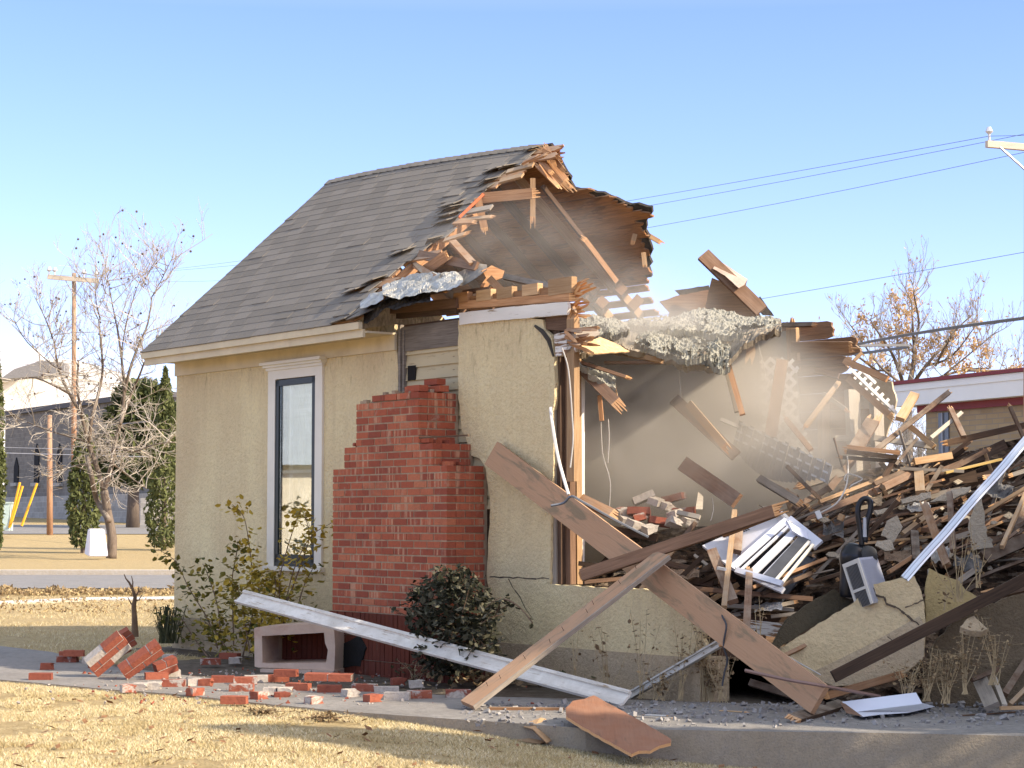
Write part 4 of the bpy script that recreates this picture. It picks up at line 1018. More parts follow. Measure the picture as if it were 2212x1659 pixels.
for u, v, n in [(1934, 640, 1), (1972, 632, 1), (1975, 660, .8), (1862, 690, 1), (1865, 725, 1.1), (1890, 695, .8), (1920, 712, .7), (1945, 705, 1.3), (1955, 740, 1.1), (1845, 735, .7), (1982, 735, .6), (2010, 745, 1.2), (2025, 730, .9), (1985, 770, .9), (2030, 765, 1.), (2055, 775, .9), (1960, 790, .8), (2072, 755, .9), (2070, 800, 1.1), (2090, 785, .9), (2092, 820, .8), (2125, 800, .9), (1920, 790, .7), (1880, 775, .6), (1905, 770, .5), (2200, 795, .8), (2180, 800, .6), (1960, 680, .7), (1940, 665, .8), (1960, 712, .6), (2040, 750, .7), (2100, 740, 1.0), (2060, 720, .9), (2130, 760, .9), (1830, 770, .8), (1815, 790, .6), (1905, 740, .8), (2110, 700, .6)]:
    c = P(u, v, RY + rg.uniform(-.8, .8))
    for k in range(int(80 * n)): leafcard(mb, c + Vector((rg.gauss(0, .12 * n), rg.gauss(0, .12), rg.gauss(-.05, .17 * n))), rg.uniform(.05, .10), rg, .3)
for q in tips[::3]:
    if rg.random() < .8: leafcard(mb, q - Z * .05, rg.uniform(.04, .08), rg)
mb.build('foliage', TANL, t)
rg = random.Random(66); t = thing('bare_shrub', P(1975, 1000, 52), 'pale leafless shrub seen under the white fascia of the brick building', 'shrub')
mb = MB(); tips = []
for k in range(26): grow(mb, P(1950 + rg.uniform(0, 60), 1010, 52) - Z * .4, Vector((rg.gauss(0, .5), rg.gauss(0, .4), 1)), rg.uniform(.9, 1.8), .02, 2, rg, tips, .3, .8, (3, 4), .007)
mb.build('stems', TWIG, t)
QY = 40.0; rp_ = pole('utility_pole', 2222, 335, 2222, 1200, QY, .125, 'wooden utility pole at the right edge with its cross arm in the frame')
crossarm(rp_, P(2131, 311, QY - .2), P(2320, 327, QY + .4), .135, [P(2137, 303, QY - .2), P(2300, 318, QY + .35)], [(P(2160, 318, QY - .25), P(2216, 368, QY - .15))])
BLKC = m_flat('black_cable', (.13, .13, .13), .6)
def wire(pts, r, label, name='power_line', sag_=0.0, g='overhead lines'):
    a, b = Vector(pts[0]), Vector(pts[-1]); n = 24
    path = [a.lerp(b, i / n) - Z * (sag_ * 4 * (i / n) * (1 - i / n)) for i in range(n + 1)] if len(pts) == 2 else smooth_path(pts, 6)
    mb = MB(); mb.tube(path, r, 4); return tag(mb.build(name, BLKC), label, 'cable', g)
wire([P(181, 600, PY - .3), P(2137, 294, QY - .2)], .0065, 'upper thin line from the cross arm insulator across the sky to the left pole', sag_=.35)
wire([P(2137, 294, QY - .2), P(2900, 255, QY - 9)], .0065, 'thin line leaving the right cross arm out of the picture', sag_=.05)
wire([P(118, 595, PY - .3), P(2300, 272, QY + .3)], .0065, 'line running just beside the upper thin line', sag_=.75)
wire([P(208, 603, PY - .3), P(2222, 327, QY + .3)], .0065, 'second thin line, passing below the cross arm at the right', sag_=1.0)
wire([P(165, 830, PY), P(2222, 543, QY)], .0065, 'single thin line at mid height right of the torn roof', sag_=.55)
wire([P(165, 925, PY), P(1700, 780, 58), P(1850, 744, 50), P(2030, 712, 44), P(2222, 686, QY)], .045, 'thick black cable sloping past the leafy tree')
wire([P(2222, 680, QY), P(2120, 705, 42)], .0065, 'short thin wire above the thick cable at the right edge', sag_=.02)
for v0, v1 in ((830, 865), (612, 655), (860, 905)):
    wire([P(160, v0, PY), P(-160, v1 + 20, PY - 6)], .0065, {830: 'line leaving the left pole at mid height', 612: 'line leaving the top of the left pole to the left edge', 860: 'lowest line leaving the left pole'}[v0], sag_=.2)
for v in (966, 978): wire([P(-80, v - 2, 98), P(600, v + 16, 92)], .022 if v > 970 else .014, 'pale line in front of the stone building, %s' % ('the lower brighter one' if v > 970 else 'the upper fainter one')).data.materials[0] = m_flat('pale_cable', (.62, .62, .62), .5)

# the neighbour's house that shows as a reflection in the window
nb = thing('neighbour_house', Vector((-20, 28.5, 0)), 'pale neighbouring cottage with a blue grey metal roof across the yard', 'house')
na, nd = Vector((-.35, -.94, 0)), Vector((-.94, .35, 0)); c0 = Vector((-19, 31.5, -.1))
mb = MB(); mb.box(c0, na * 7, nd * 8, Z * 2.6); mb.build('wall', m_flat('pale_siding', (.66, .60, .48), .8), nb)
mb = MB(); mb.prism([c0 - na * .4 - nd * .4 + Z * 2.6, c0 + na * 7.4 - nd * .4 + Z * 2.6, c0 + na * 3.5 - nd * .4 + Z * 5.0], nd * 8.8); mb.build('roof', m_flat('blue_grey_metal', (.36, .42, .50), .5), nb)
# ================================================================== big loose pieces in front
RUB = m_rubblebrick('loose_brick')
def board(name, p0, p1, wpx, t, mat, label, cat='board', y0=None, y1=None, **k):
    """plank between two picture points at the given depths; wpx = width in the picture"""
    a = P(p0[0], p0[1], y0); b = P(p1[0], p1[1], y1); w = wpx / FPX * (y0 + y1) / 2
    return beam(name, a, b, w, t, mat, label, cat, **k)
a, b = HB(1064, 980, -.09), P(1772, 1512, 14.12)
beam('stained_beam', a, b, .228, .045, W_STAINED, 'longest brown board with grey water stains, leaning from the chimney side down to the walk', 'board', face=-B + Z * .35, seed=2, strips=4)
a = G(1010, 1523, .04); b = P(1432, 1199, 15.56)
bo = beam('leaning_board', a, b, .172, .038, W_STAINED, 'brown board with pale grey edge crossing in front of the longest stained board', 'board', face=-B * .7 + Vector((-.45, -.3, .55)), seed=5, strips=4)
d = (b - a).normalized(); nn = (-B * .7 + Vector((-.45, -.3, .55))); nn = (nn - d * nn.dot(d)).normalized(); x = d.cross(nn).normalized(); x = x if x.z < 0 else -x
beam('grey_edge', a + x * .094, b + x * .094, .010, .036, W_GREY, parent=bo, face=nn)
beam('splintered_board', P(1256, 1243, 15.85), P(1672, 1104, 15.30), .095, .045, W_BROWN, 'dark brown board with bright splintered end lying across the crossing boards', 'board', face=(-.1, -1, .25), e1='split', split=.35, seed=8)
beam('splintered_board', P(1560, 1153, 15.5), P(1676, 1108, 15.36), .062, .04, W_ORANGE, 'bright raw strip of wood just under the splintered board end', 'board', face=(-.1, -1, .25), e1='split', split=.4, seed=9)
NAIL = m_flat('rusty_nail', (.10, .06, .04), .6, .2, 30)
for k in range(9):
    q = a.lerp(b, .08 + k * .098 + rnd.uniform(-.03, .03)) + nn * .02 + x * rnd.uniform(-.06, .05); mb = MB(); mb.tube([q, q + nn * .035 + x * rnd.uniform(-.012, .012)], .0028, 4); mb.build('nail', NAIL, bo)
# long white moulding
wl, wr = P(518, 1291, 19.0), G(1352, 1513, .04)
d = (wr - wl).normalized(); nn = Vector((-.25, -.8, .75)); nn = (nn - d * nn.dot(d)).normalized(); x = d.cross(nn).normalized(); x = x if x.z > 0 else -x
root = thing('white_moulding', wr, 'very long white painted moulding sloping from the yellow leaved bush to the walk', 'moulding')
beam('face_board', wl, wr, .105, .022, W_WHITE, parent=root, face=nn, strips=4)
beam('bead', wl + x * .066 + nn * .012, wr + x * .066 + nn * .012, .030, .035, W_WHITE, parent=root, face=nn, strips=1)
beam('bead', wl - x * .058 + nn * .008, wr - x * .058 + nn * .008, .020, .03, W_WHITE, parent=root, face=nn, strips=1)
root = thing('white_moulding', G(1362, 1500), 'short dirty white moulding leaning on the weeds below the stained board', 'moulding')
a, b = G(1362, 1502, .02), P(1556, 1389, 15.35)
W_DIRTY = m_wood('dirty_white_board', (.26, .21, .15), (.42, .35, .26), paint=(.60, .57, .50), pamt=.58, vary=(1, 1))
for o_, w in ((-.022, .02), (.002, .022), (.024, .014)): beam('bead', a + Z * o_, b + Z * o_, w, .022 + abs(o_), W_DIRTY, parent=root, face=(-.2, -1, .4), strips=1, e1='split')
# broken brown panel over the step
def panel(name, px, p0, n, t, mat, label=None, cat='panel', amp=1.0, step=10, seed=1, group=None, parent=None, mats=None):
    q = jag(px, amp, step, random.Random(seed)) if amp else px
    n = Vector(n).normalized(); mb = MB(); mb.prism([PL(u, v, p0, n) for u, v in q], -n * t, mside=1 if mats else None)
    o = mb.build(name, mats or mat, parent)
    if label: tag(o, label, cat, group)
    return o
p0, p1 = P(1400, 1618, 12.95), P(1243, 1522, 13.9); lat = Vector((1, .12, 0)); n_ = lat.cross(p1 - p0); n_ = n_ if n_.z > 0 else -n_
panel('broken_panel', [(1283, 1502), (1262, 1510), (1237, 1514), (1222, 1529), (1223, 1548), (1242, 1560), (1300, 1594), (1364, 1629), (1380, 1622), (1404, 1622), (1424, 1611), (1449, 1605), (1450, 1597), (1423, 1580), (1350, 1538)], p0, n_, .02, None, 'reddish brown broken panel lying over the edge of the walk', 'panel', .8, 8, 4, mats=[W_REDBRN, SPLINT])
# paper and small scraps
CARD = m_flat('torn_cardboard', (.40, .25, .13), .9, .2, 8, .004); PAPER = m_flat('white_scrap', (.66, .64, .64), .8, .06, 5)
def scrap(px, mat, label, z, amp=.03, seed=0, cat='scrap'):
    rg = random.Random(seed); q = [G(u, v, z) + Z * rg.uniform(0, amp) for u, v in px]; c = sum(q, Vector()) / len(q) + Z * amp * .8
    mb = MB(); n = len(q); mb.add(q + [c] + [p - Z * .006 for p in q] + [c - Z * .006], [(i, (i + 1) % n, n) for i in range(n)] + [((i + 1) % n + n + 1, i + n + 1, 2 * n + 1) for i in range(n)])
    return tag(mb.build('scrap', mat), label, cat)
scrap([(1120, 1594), (1150, 1602), (1180, 1606), (1200, 1598), (1196, 1580), (1175, 1570), (1150, 1583)], CARD, 'crumpled tan cardboard on the grass beside the broken brown panel', -.10, .09, 2, 'cardboard')
scrap([(1098, 1599), (1140, 1608), (1165, 1610), (1190, 1606), (1160, 1598), (1125, 1592)], CARD, 'flat brown paper scrap under the crumpled cardboard', -.12, .03, 3, 'paper')
scrap([(1198, 1600), (1235, 1604), (1268, 1594), (1250, 1588), (1210, 1590)], PAPER, 'pale paper scrap between the cardboard and the broken panel', -.12, .02, 4, 'paper')
scrap([(1324, 1648), (1400, 1652), (1450, 1648), (1510, 1641), (1480, 1637), (1400, 1641)], PAPER, 'long white strip on the grass below the broken panel', -.22, .012, 5, 'strip')
beam('lath', G(1056, 1531, .012), G(1219, 1532, .012), .04, .025, W_ORANGE, 'thin orange brown lath lying flat on the walk', 'lath', face=Z, seed=3)
for i, (u0, v0, u1, v1) in enumerate([(1376, 1548, 1452, 1551), (1560, 1535, 1610, 1538), (1395, 1544, 1440, 1546), (1250, 1545, 1300, 1551)]):
    beam('splinter', G(u0, v0, .01), G(u1, v1, .012), .02, .008, (W_PALE, W_TAN, W_WHITE, W_GREY)[i], ('pale splinter lying on the walk right of the broken panel', 'short tan splinter lying on the grey walk near the weeds', 'thin white splinter on the walk behind the broken panel', 'grey splinter on the walk hidden behind the broken panel')[i], 'splinter', face=Z, e0='split', e1='split', strips=2)
beam('twig', G(2070, 1546, .012), G(2212, 1537, .014), .012, .010, W_BROWN, 'thin brown stick on the walk near the right edge', 'stick', face=Z, strips=1)
# bent white sheet metal and the dark board beside it
root = thing('white_trim', G(1915, 1542), 'bent white metal trim lying on the walk near the right corner', 'trim')
WMET = m_flat('white_coated_metal', (.62, .64, .70), .4, .05, 3, dirt=(.4, .38, .36), damt=.15)
pc = G(1915, 1540, .03); mb = MB(); q = [(1820, 1517), (1979, 1497), (1985, 1508), (1992, 1520), (1910, 1530), (1836, 1540), (1828, 1528)]
mb.prism([PL(u, v, pc, Vector((-.05, -.75, .65)).normalized()) for u, v in q], Vector((0, .004, .004))); mb.build('upright_face', WMET, root)
mb = MB(); q = [(1836, 1540), (1910, 1530), (1992, 1519), (2019, 1527), (1961, 1540), (1900, 1544), (1862, 1549)]; mb.prism([G(u, v, .03) for u, v in q], Z * .004); mb.build('flange', WMET, root)
beam('dark_board', G(1716, 1552, .03), P(1822, 1520, 14.9), .10, .03, W_DARK, 'dark board end sticking out left of the bent white trim', 'board', face=(.2, -.4, 1), e0='split')
panel('dark_board', [(1814, 1516), (1826, 1520), (1864, 1548), (1845, 1544), (1828, 1540)], G(1840, 1545, .05), (-.3, -1, .3), .01, W_BROWN, 'small brown board end under the left side of the bent white trim', 'board', 0)
# hollow masonry box in front of the window bay
hb = G(640, 1447); root = thing('flue_block', hb, 'hollow rectangular masonry block lying open beside the chimney foot', 'masonry block')
ex = (P(722, 1444, 18.55) - P(550, 1440, 18.9)); ez = Z * .40; ey = Vector((.14, .62, 0)); c0 = P(550, 1440, 18.9)
CAST = m_flat('pinkish_render', (.58, .43, .32), .95, .12, 5, .01, dirt=(.40, .20, .13), damt=.35)
def fpt(s, t, y=0): return c0 + ex * s + ez * t + ey * y
outer = [(0, .0), (.05, -.02), (1, -.04), (1.01, .5), (.99, 1.02), (.5, 1.0), (.02, .92), (-.01, .9)]; inner = [(.10, .10), (.16, .08), (.90, .13), (.92, .42), (.885, .58), (.87, .82), (.5, .77), (.09, .72)]
mb = MB(); n = 8
for y0, y1 in ((0, 1),):
    V = [fpt(*p) for p in outer] + [fpt(*p) for p in inner] + [fpt(*p, 1) for p in outer] + [fpt(*p, 1) for p in inner]
    F = []
    for i in range(n):
        j = (i + 1) % n; F += [(i, j, n + j, n + i), (i, 2 * n + i, 2 * n + j, j), (n + i, n + j, 3 * n + j, 3 * n + i)]
    mb.add(V, F)
o = mb.build('shell', CAST, root)
mb = MB()
for k in range(12):
    s0 = .12 + k * .065
    mb.prism([fpt(s0, .05, .8), fpt(s0 + .058, .05, .8), fpt(s0 + .058, .9, .8), fpt(s0, .9, .8)], ey * .05, (rnd.random() * .25, 0, .3))
mb.build('brick_lining', BRICKD, root)  # darker brick tone puts the shade of the hollow into the lining colour
mb = MB(); mb.box(c0 + ex * .1 - Z * .09 - ey * .1, ex * .92, ey * .5, Z * .075); mb.build('base_slab', CAST, root)

# ------------------------------------------------------------------ loose bricks
def brick_mesh(seed, whole=True, mort=.5, ln=.198):
    rg = random.Random(seed); bm = bmesh.new(); bmesh.ops.create_cube(bm, size=1.0)
    bmesh.ops.scale(bm, vec=(ln, .095, .060), verts=bm.verts); bmesh.ops.subdivide_edges(bm, edges=bm.edges[:], cuts=2, use_grid_fill=True)
    for v in bm.verts:
        k = noise.noise_vector((v.co.x * 14 + seed * 3.1, v.co.y * 14, v.co.z * 14)); v.co += k * (.004 if whole else .010)
        if not whole and v.co.x > ln * .3: v.co.x += rg.uniform(-.025, .01)
    me = bpy.data.meshes.new('brick'); bm.normal_update(); bm.to_mesh(me); bm.free()
    ca = me.color_attributes.new('Col', 'FLOAT_COLOR', 'CORNER'); c = np.ones((len(me.loops), 4)); c[:, 2] = mort; ca.data.foreach_set('color', c.ravel()); me.materials.append(RUB); return me
BM = {(w, m): [brick_mesh(i * 7 + w * 3 + int(m * 10), bool(w), m, .198 if w else .12) for i in range(3)] for w in (0, 1) for m in (.22, .5, .85)}
def brick(u, v, label, yaw=None, mort=.5, whole=1, z=0.0, pitch=0, roll=0, name='brick', group='loose bricks on the walk', y=None):
    q = G(u, v, z) if y is None else P(u, v, y); me = BM[(whole, mort)][rnd.randrange(3)]
    o = bpy.data.objects.new(name, me); S.collection.objects.link(o); o.location = q + Z * (.032 if not roll else .05); o.rotation_euler = (roll, pitch, yaw if yaw is not None else rnd.uniform(-.4, .4))
    return tag(o, label, 'brick', group)
bl = [(160, 1418, 'red brick on top of the leftmost pair', .05, .22, 1, .062), (150, 1420, 'red brick under the leftmost raised brick', .05, .22, 1, 0), (146, 1431, 'red brick with chalky left end in front of the leftmost pair', -.05, .5, 1, 0), (200, 1433, 'pale mortar crusted brick right of the leftmost pair', .05, .85, 1, 0),
      (205, 1443, 'half brick half sunk in mortar left of the tumbled masonry', .2, .5, 0, 0), (102, 1447, 'short dark red brick alone at the left', .1, .22, 0, 0), (88, 1469, 'sunlit orange brick farthest to the left on the grass edge', .05, .22, 1, 0),
      (366, 1428, 'pale brick standing on end by the house corner', 1.5, .85, 1, .06), (365, 1462, 'pale brick right of the tumbled masonry', .3, .85, 1, 0), (338, 1468, 'red brick tucked behind the pale pair', .3, .22, 1, 0), (303, 1492, 'left one of the pale pair on the grass edge', .0, .85, 0, 0), (333, 1490, 'right one of the pale pair on the grass edge', .1, .85, 0, 0),
      (277, 1495, 'sunlit short brick with white end at the grass edge', .5, .5, 0, 0), (376, 1484, 'brick half red and half white in the middle of the walk', .1, .5, 1, 0), (419, 1482, 'white faced brick between two red ones', .4, .85, 0, 0), (445, 1482, 'red brick at the right of the white faced one', -.1, .22, 0, 0), (421, 1503, 'pinkish half brick in front of the white faced one', .8, .5, 0, 0),
      (455, 1436, 'red and grey brick near the yellow leaved bush', .1, .5, 1, 0), (497, 1424, 'red brick nearest the yellow leaved bush', -.35, .22, 1, .03), (508, 1434, 'pale half brick under the red brick by the bush', .1, .85, 0, 0), (482, 1475, 'red brick with a small stick standing behind it', .1, .22, 1, 0),
      (522, 1494, 'striped red brick in the front row', .0, .5, 1, 0), (530, 1478, 'grey topped brick behind the striped red one', .1, .5, 1, 0), (553, 1474, 'large pale brick before the hollow block', .2, .85, 1, 0), (618, 1462, 'red brick tilted on top of the middle row', -.18, .22, 1, .06), (600, 1473, 'thin red brick under the tilted one', .1, .22, 1, 0),
      (645, 1492, 'dull red brick slanting below the big masonry slab', -.3, .22, 1, 0), (585, 1502, 'left pale brick of the crusted pair in the front row', .1, .85, 0, 0), (615, 1502, 'right pale brick of the crusted pair in the front row', .05, .85, 0, 0), (560, 1511, 'upright brick with white left half in the front row', .9, .5, 0, 0), (506, 1521, 'sunlit brick with white end at the shadow edge', -.1, .22, 1, 0),
      (609, 1512, 'tiny red brick lump in the front row', .1, .22, 0, -.02), (678, 1521, 'brick corner with white end nearest the lawn', .8, .5, 0, 0), (712, 1496, 'tan red brick under the masonry slab', .0, .22, 1, 0), (788, 1494, 'grey red brick leaning at the right end of the masonry slab', -.2, .5, 1, 0), (757, 1506, 'pale broken brick in front of the masonry slab', .6, .85, 0, 0),
      (806, 1517, 'small dark red brick alone right of the pale broken one', .6, .22, 0, 0), (835, 1500, 'pale brick lying behind the right hand group', .1, .85, 1, 0), (858, 1512, 'mortar covered brick left in the right hand group', -.1, .85, 1, 0), (906, 1509, 'red brick right in the right hand group', .05, .5, 1, 0), (990, 1507, 'pinkish brick next to the foot of the leaning board', .1, .5, 1, 0), (861, 1480, 'small red brick in the weeds right of the chimney foot', .2, .22, 0, 0), (900, 1486, 'white mortar lump in the weeds right of the chimney foot', .2, .85, 0, 0)]
for u, v, lb, yw, mo, wh, z in bl: brick(u, v, lb, yw, mo, wh, z)
def masonry(u, v, nx, nz, rot, label, z=0, ny=1, y=None, mort=.5):
    q = G(u, v) if y is None else P(u, v, y); mb = MB(); rg = random.Random(int(u)); M = Matrix.Rotation(rot[2], 3, 'Z') @ Matrix.Rotation(rot[1], 3, 'Y') @ Matrix.Rotation(rot[0], 3, 'X')
    W_, D_, H_ = nx * .2, ny * .1, nz * .067; pts0 = len(mb.v)
    for k in range(nz):
        for i in range(nx + (k % 2)):
            x0 = i * .2 - (.1 if k % 2 else 0); x1 = min(x0 + .19, W_); x0 = max(x0, 0)
            if x1 - x0 < .03 or ((k in (0, nz - 1)) and rg.random() < .12): continue
            c = Vector((x0 - W_ / 2, -D_ / 2, k * .067)); mb.box(M @ c, M @ Vector((x1 - x0 - .0, 0, 0)), M @ Vector((0, D_, 0)), M @ Vector((0, 0, .058)), (rg.random(), .3, rg.uniform(.05, .35)))
    mb.box(M @ Vector((-W_ / 2 + .01, -D_ / 2 + .006, .004)), M @ Vector((W_ - .02, 0, 0)), M @ Vector((0, D_ * .99, 0)), M @ Vector((0, 0, H_ - .016)), (.5, 0, .98))
    lo = min(p[2] for p in mb.v); mb.v = [(p[0] + q.x, p[1] + q.y, p[2] + q.z - lo + z) for p in mb.v]
    return tag(mb.build('brick_chunk', RUB), label, 'masonry', 'chunks of fallen masonry')
masonry(278, 1416, 1, 3, (.35, -.55, .25), 'rearmost tumbled chunk of three red brick courses', .02, 1)
masonry(246, 1462, 2, 3, (.5, -.70, .15), 'front tumbled chunk of orange bricks with pale mortar', 0, 1)
masonry(312, 1468, 2, 2, (.6, -.62, .2), 'tumbled masonry chunk with a broad mortar face on the right', 0, 1)
masonry(362, 1464, 1, 2, (.2, -.35, .5), 'small tumbled masonry chunk right behind the broad mortar faced one', 0, 1)
masonry(262, 1440, 1, 2, (.9, -.5, .2), 'masonry chunk wedged between the two red tumbled ones', .06, 1)
masonry(712, 1485, 2, 1, (0, .02, -.05), 'two brick long masonry slab with chalky top before the chimney', .055, 2)
for i, (u, v, yw, mo, wh, yy, lb) in enumerate([(1390, 1088, .1, .85, 1, 17.5, 'topmost pale brick of the heap in the room'), (1417, 1096, 1.2, .85, 1, 17.4, 'pale brick standing beside the topmost one in the room'), (1456, 1088, -.5, .5, 1, 17.6, 'long pale brick sloping at the top right of the indoor heap'), (1346, 1118, .4, .5, 0, 17.3, 'greyish brick at the left end of the indoor heap'), (1380, 1118, -.15, .22, 1, 17.25, 'orange brick in the middle of the indoor heap'), (1353, 1138, .5, .85, 0, 17.2, 'pale lump below the grey left brick of the indoor heap'),
        (1376, 1147, .8, .85, 1, 17.1, 'mortar crusted brick low in the indoor heap'), (1383, 1130, .2, .5, 0, 17.2, 'brick right below the orange one of the indoor heap'), (1404, 1155, .6, .85, 0, 17.0, 'lowest crusted brick of the indoor heap'), (1425, 1140, .1, .22, 1, 17.2, 'reddish brick in the shade of the indoor heap'), (1441, 1106, .7, .85, 0, 17.4, 'pale broken brick behind the heap centre'), (1457, 1122, .9, .85, 0, 17.3, 'crumbled pale brick right of the heap centre'), (1456, 1142, .3, .85, 0, 17.1, 'pale crumbs of brick low right in the indoor heap'), (1478, 1116, -.2, .5, 1, 17.4, 'brick with an orange end at the right of the indoor heap'), (1490, 1138, .4, .85, 0, 17.2, 'last pale fragment at the right of the indoor heap')]):
    brick(u, v, lb, yw, mo, wh, 0, rnd.uniform(-.5, .5), rnd.uniform(-.4, .4), group='bricks heaped in the torn room', y=yy)
# crumbs on the walk
CRUMB = m_flat('mortar_crumb', (.34, .30, .26), .95, .35, 20)
def crumbs(name, label, fn, n, s0, s1, mat, seed):
    rs = random.Random(seed); mb = MB()
    for i in range(n):
        q = fn(rs); s = rs.uniform(s0, s1) * rs.random() ** .8 + s0 * .3; M = Matrix.Rotation(rs.uniform(0, 3), 3, Vector((rs.gauss(0, 1), rs.gauss(0, 1), rs.gauss(0, 1))).normalized())
        mb.cbox(q + Z * s * .4, M @ Vector((s, 0, 0)), M @ Vector((0, s * rs.uniform(.4, .9), 0)), M @ Vector((0, 0, s * rs.uniform(.3, .7))), (rs.random(),) * 3)
    return tag(mb.build(name, mat), label, 'rubble', kind='stuff')
crumbs('rubble_crumbs', 'mortar crumbs and brick dust scattered over the walk', lambda r: G(r.gauss(560, 230), r.uniform(1448, 1524) + .0, .004), 300, .005, .016, CRUMB, 3)
crumbs('brick_crumbs', 'red brick crumbs scattered over the walk', lambda r: G(r.gauss(560, 240), r.uniform(1440, 1522), .004), 170, .005, .016, m_flat('red_crumb', (.27, .08, .045), .9, .3, 20), 4)
crumbs('plaster_crumbs', 'grey crumbs and dirt strewn over the right part of the walk', lambda r: G(r.uniform(1000, 2250), 1574 - 55 * r.random() ** .6 + (r.random() < .1) * 0, .004), 1100, .005, .026, m_flat('grey_crumb', (.26, .24, .22), .95, .35, 20), 6)
# ================================================================== debris pile at the right and inside the torn room
def YP(u, v): return 15.3 + max(-.3, (1500 - v) / 600 * 4.0)
TOP = [(1150, 1270), (1275, 1240), (1340, 1165), (1450, 1140), (1560, 1135), (1640, 1120), (1720, 1092), (1790, 1062), (1850, 1018), (1950, 1000), (2050, 985), (2130, 965), (2212, 945), (2400, 900), (2650, 870), (2900, 900), (3200, 1250)]
BOT = [(1150, 1290), (1545, 1300), (1600, 1420), (1680, 1490), (1800, 1512), (2000, 1520), (2212, 1524), (2600, 1530), (3200, 1530)]
def itab(t, u):
    for (a, x), (b, y) in zip(t, t[1:]):
        if a <= u <= b: return x + (y - x) * (u - a) / (b - a)
    return t[0][1] if u < t[0][0] else t[-1][1]
mb = MB(); NU, NV = 150, 46; rows = []
for j in range(NV + 1):
    for i in range(NU + 1):
        u = 1275 + (3200 - 1275) * i / NU; t = j / NV; vt, vb = itab(TOP, u), itab(BOT, u); v = vb + (vt - vb) * t
        nz = noise.noise((u * .018, v * .03, 1.)) * .22 + noise.noise((u * .07, v * .1, 4.)) * .10 + noise.noise((u * .2, v * .3, 9.)) * .04
        q = P(u, v, YP(u, v) + .30 + nz + (max(0, (u - 2250)) * -.0012)); q.z = max(q.z, -.05); rows.append(q)
for i in range(NU + 1):
    q = rows[NV * (NU + 1) + i]; rows.append(Vector((q.x + .8, q.y + 2.2, -.1)))
W1 = NU + 1
for j in range(NV + 1):
    for i in range(NU): mb.f.append([j * W1 + i, j * W1 + i + 1, (j + 1) * W1 + i + 1, (j + 1) * W1 + i])
mb.v = rows; mb.uv = [None] * len(mb.f); mb.c = [1.0] * len(mb.f); mb.m = [0] * len(mb.f)
m = N('rubble_mix', .95, .12); p = m.pos(); vo = m.n('TexVoronoi', i_Vector=m.mapv(p, (9, 9, 26), (0, R(28), R(15))), i_Scale=1.0); r = m.n('SeparateColor', i_0=vo.outputs[1]).outputs[0]
c = m.ramp(r, [(0, (.03, .02, .014)), (.45, (.075, .048, .030)), (.7, (.14, .09, .055)), (.88, (.20, .14, .09)), (1, (.34, .29, .23))]); n1 = m.noise(p, 12, 5, .7); m.base(m.mix(m.ramp(n1, [(.35, .7), (.6, 0.)]), c, (.025, .018, .014))); m.bump(m.math('ADD', vo.outputs[0], n1), .05, 1.0)
tag(mb.build('rubble_mound', m.done(), origin=(0, 0, 0)), 'dark mixed rubble of splintered wood and plaster under the loose boards', 'rubble', kind='stuff')

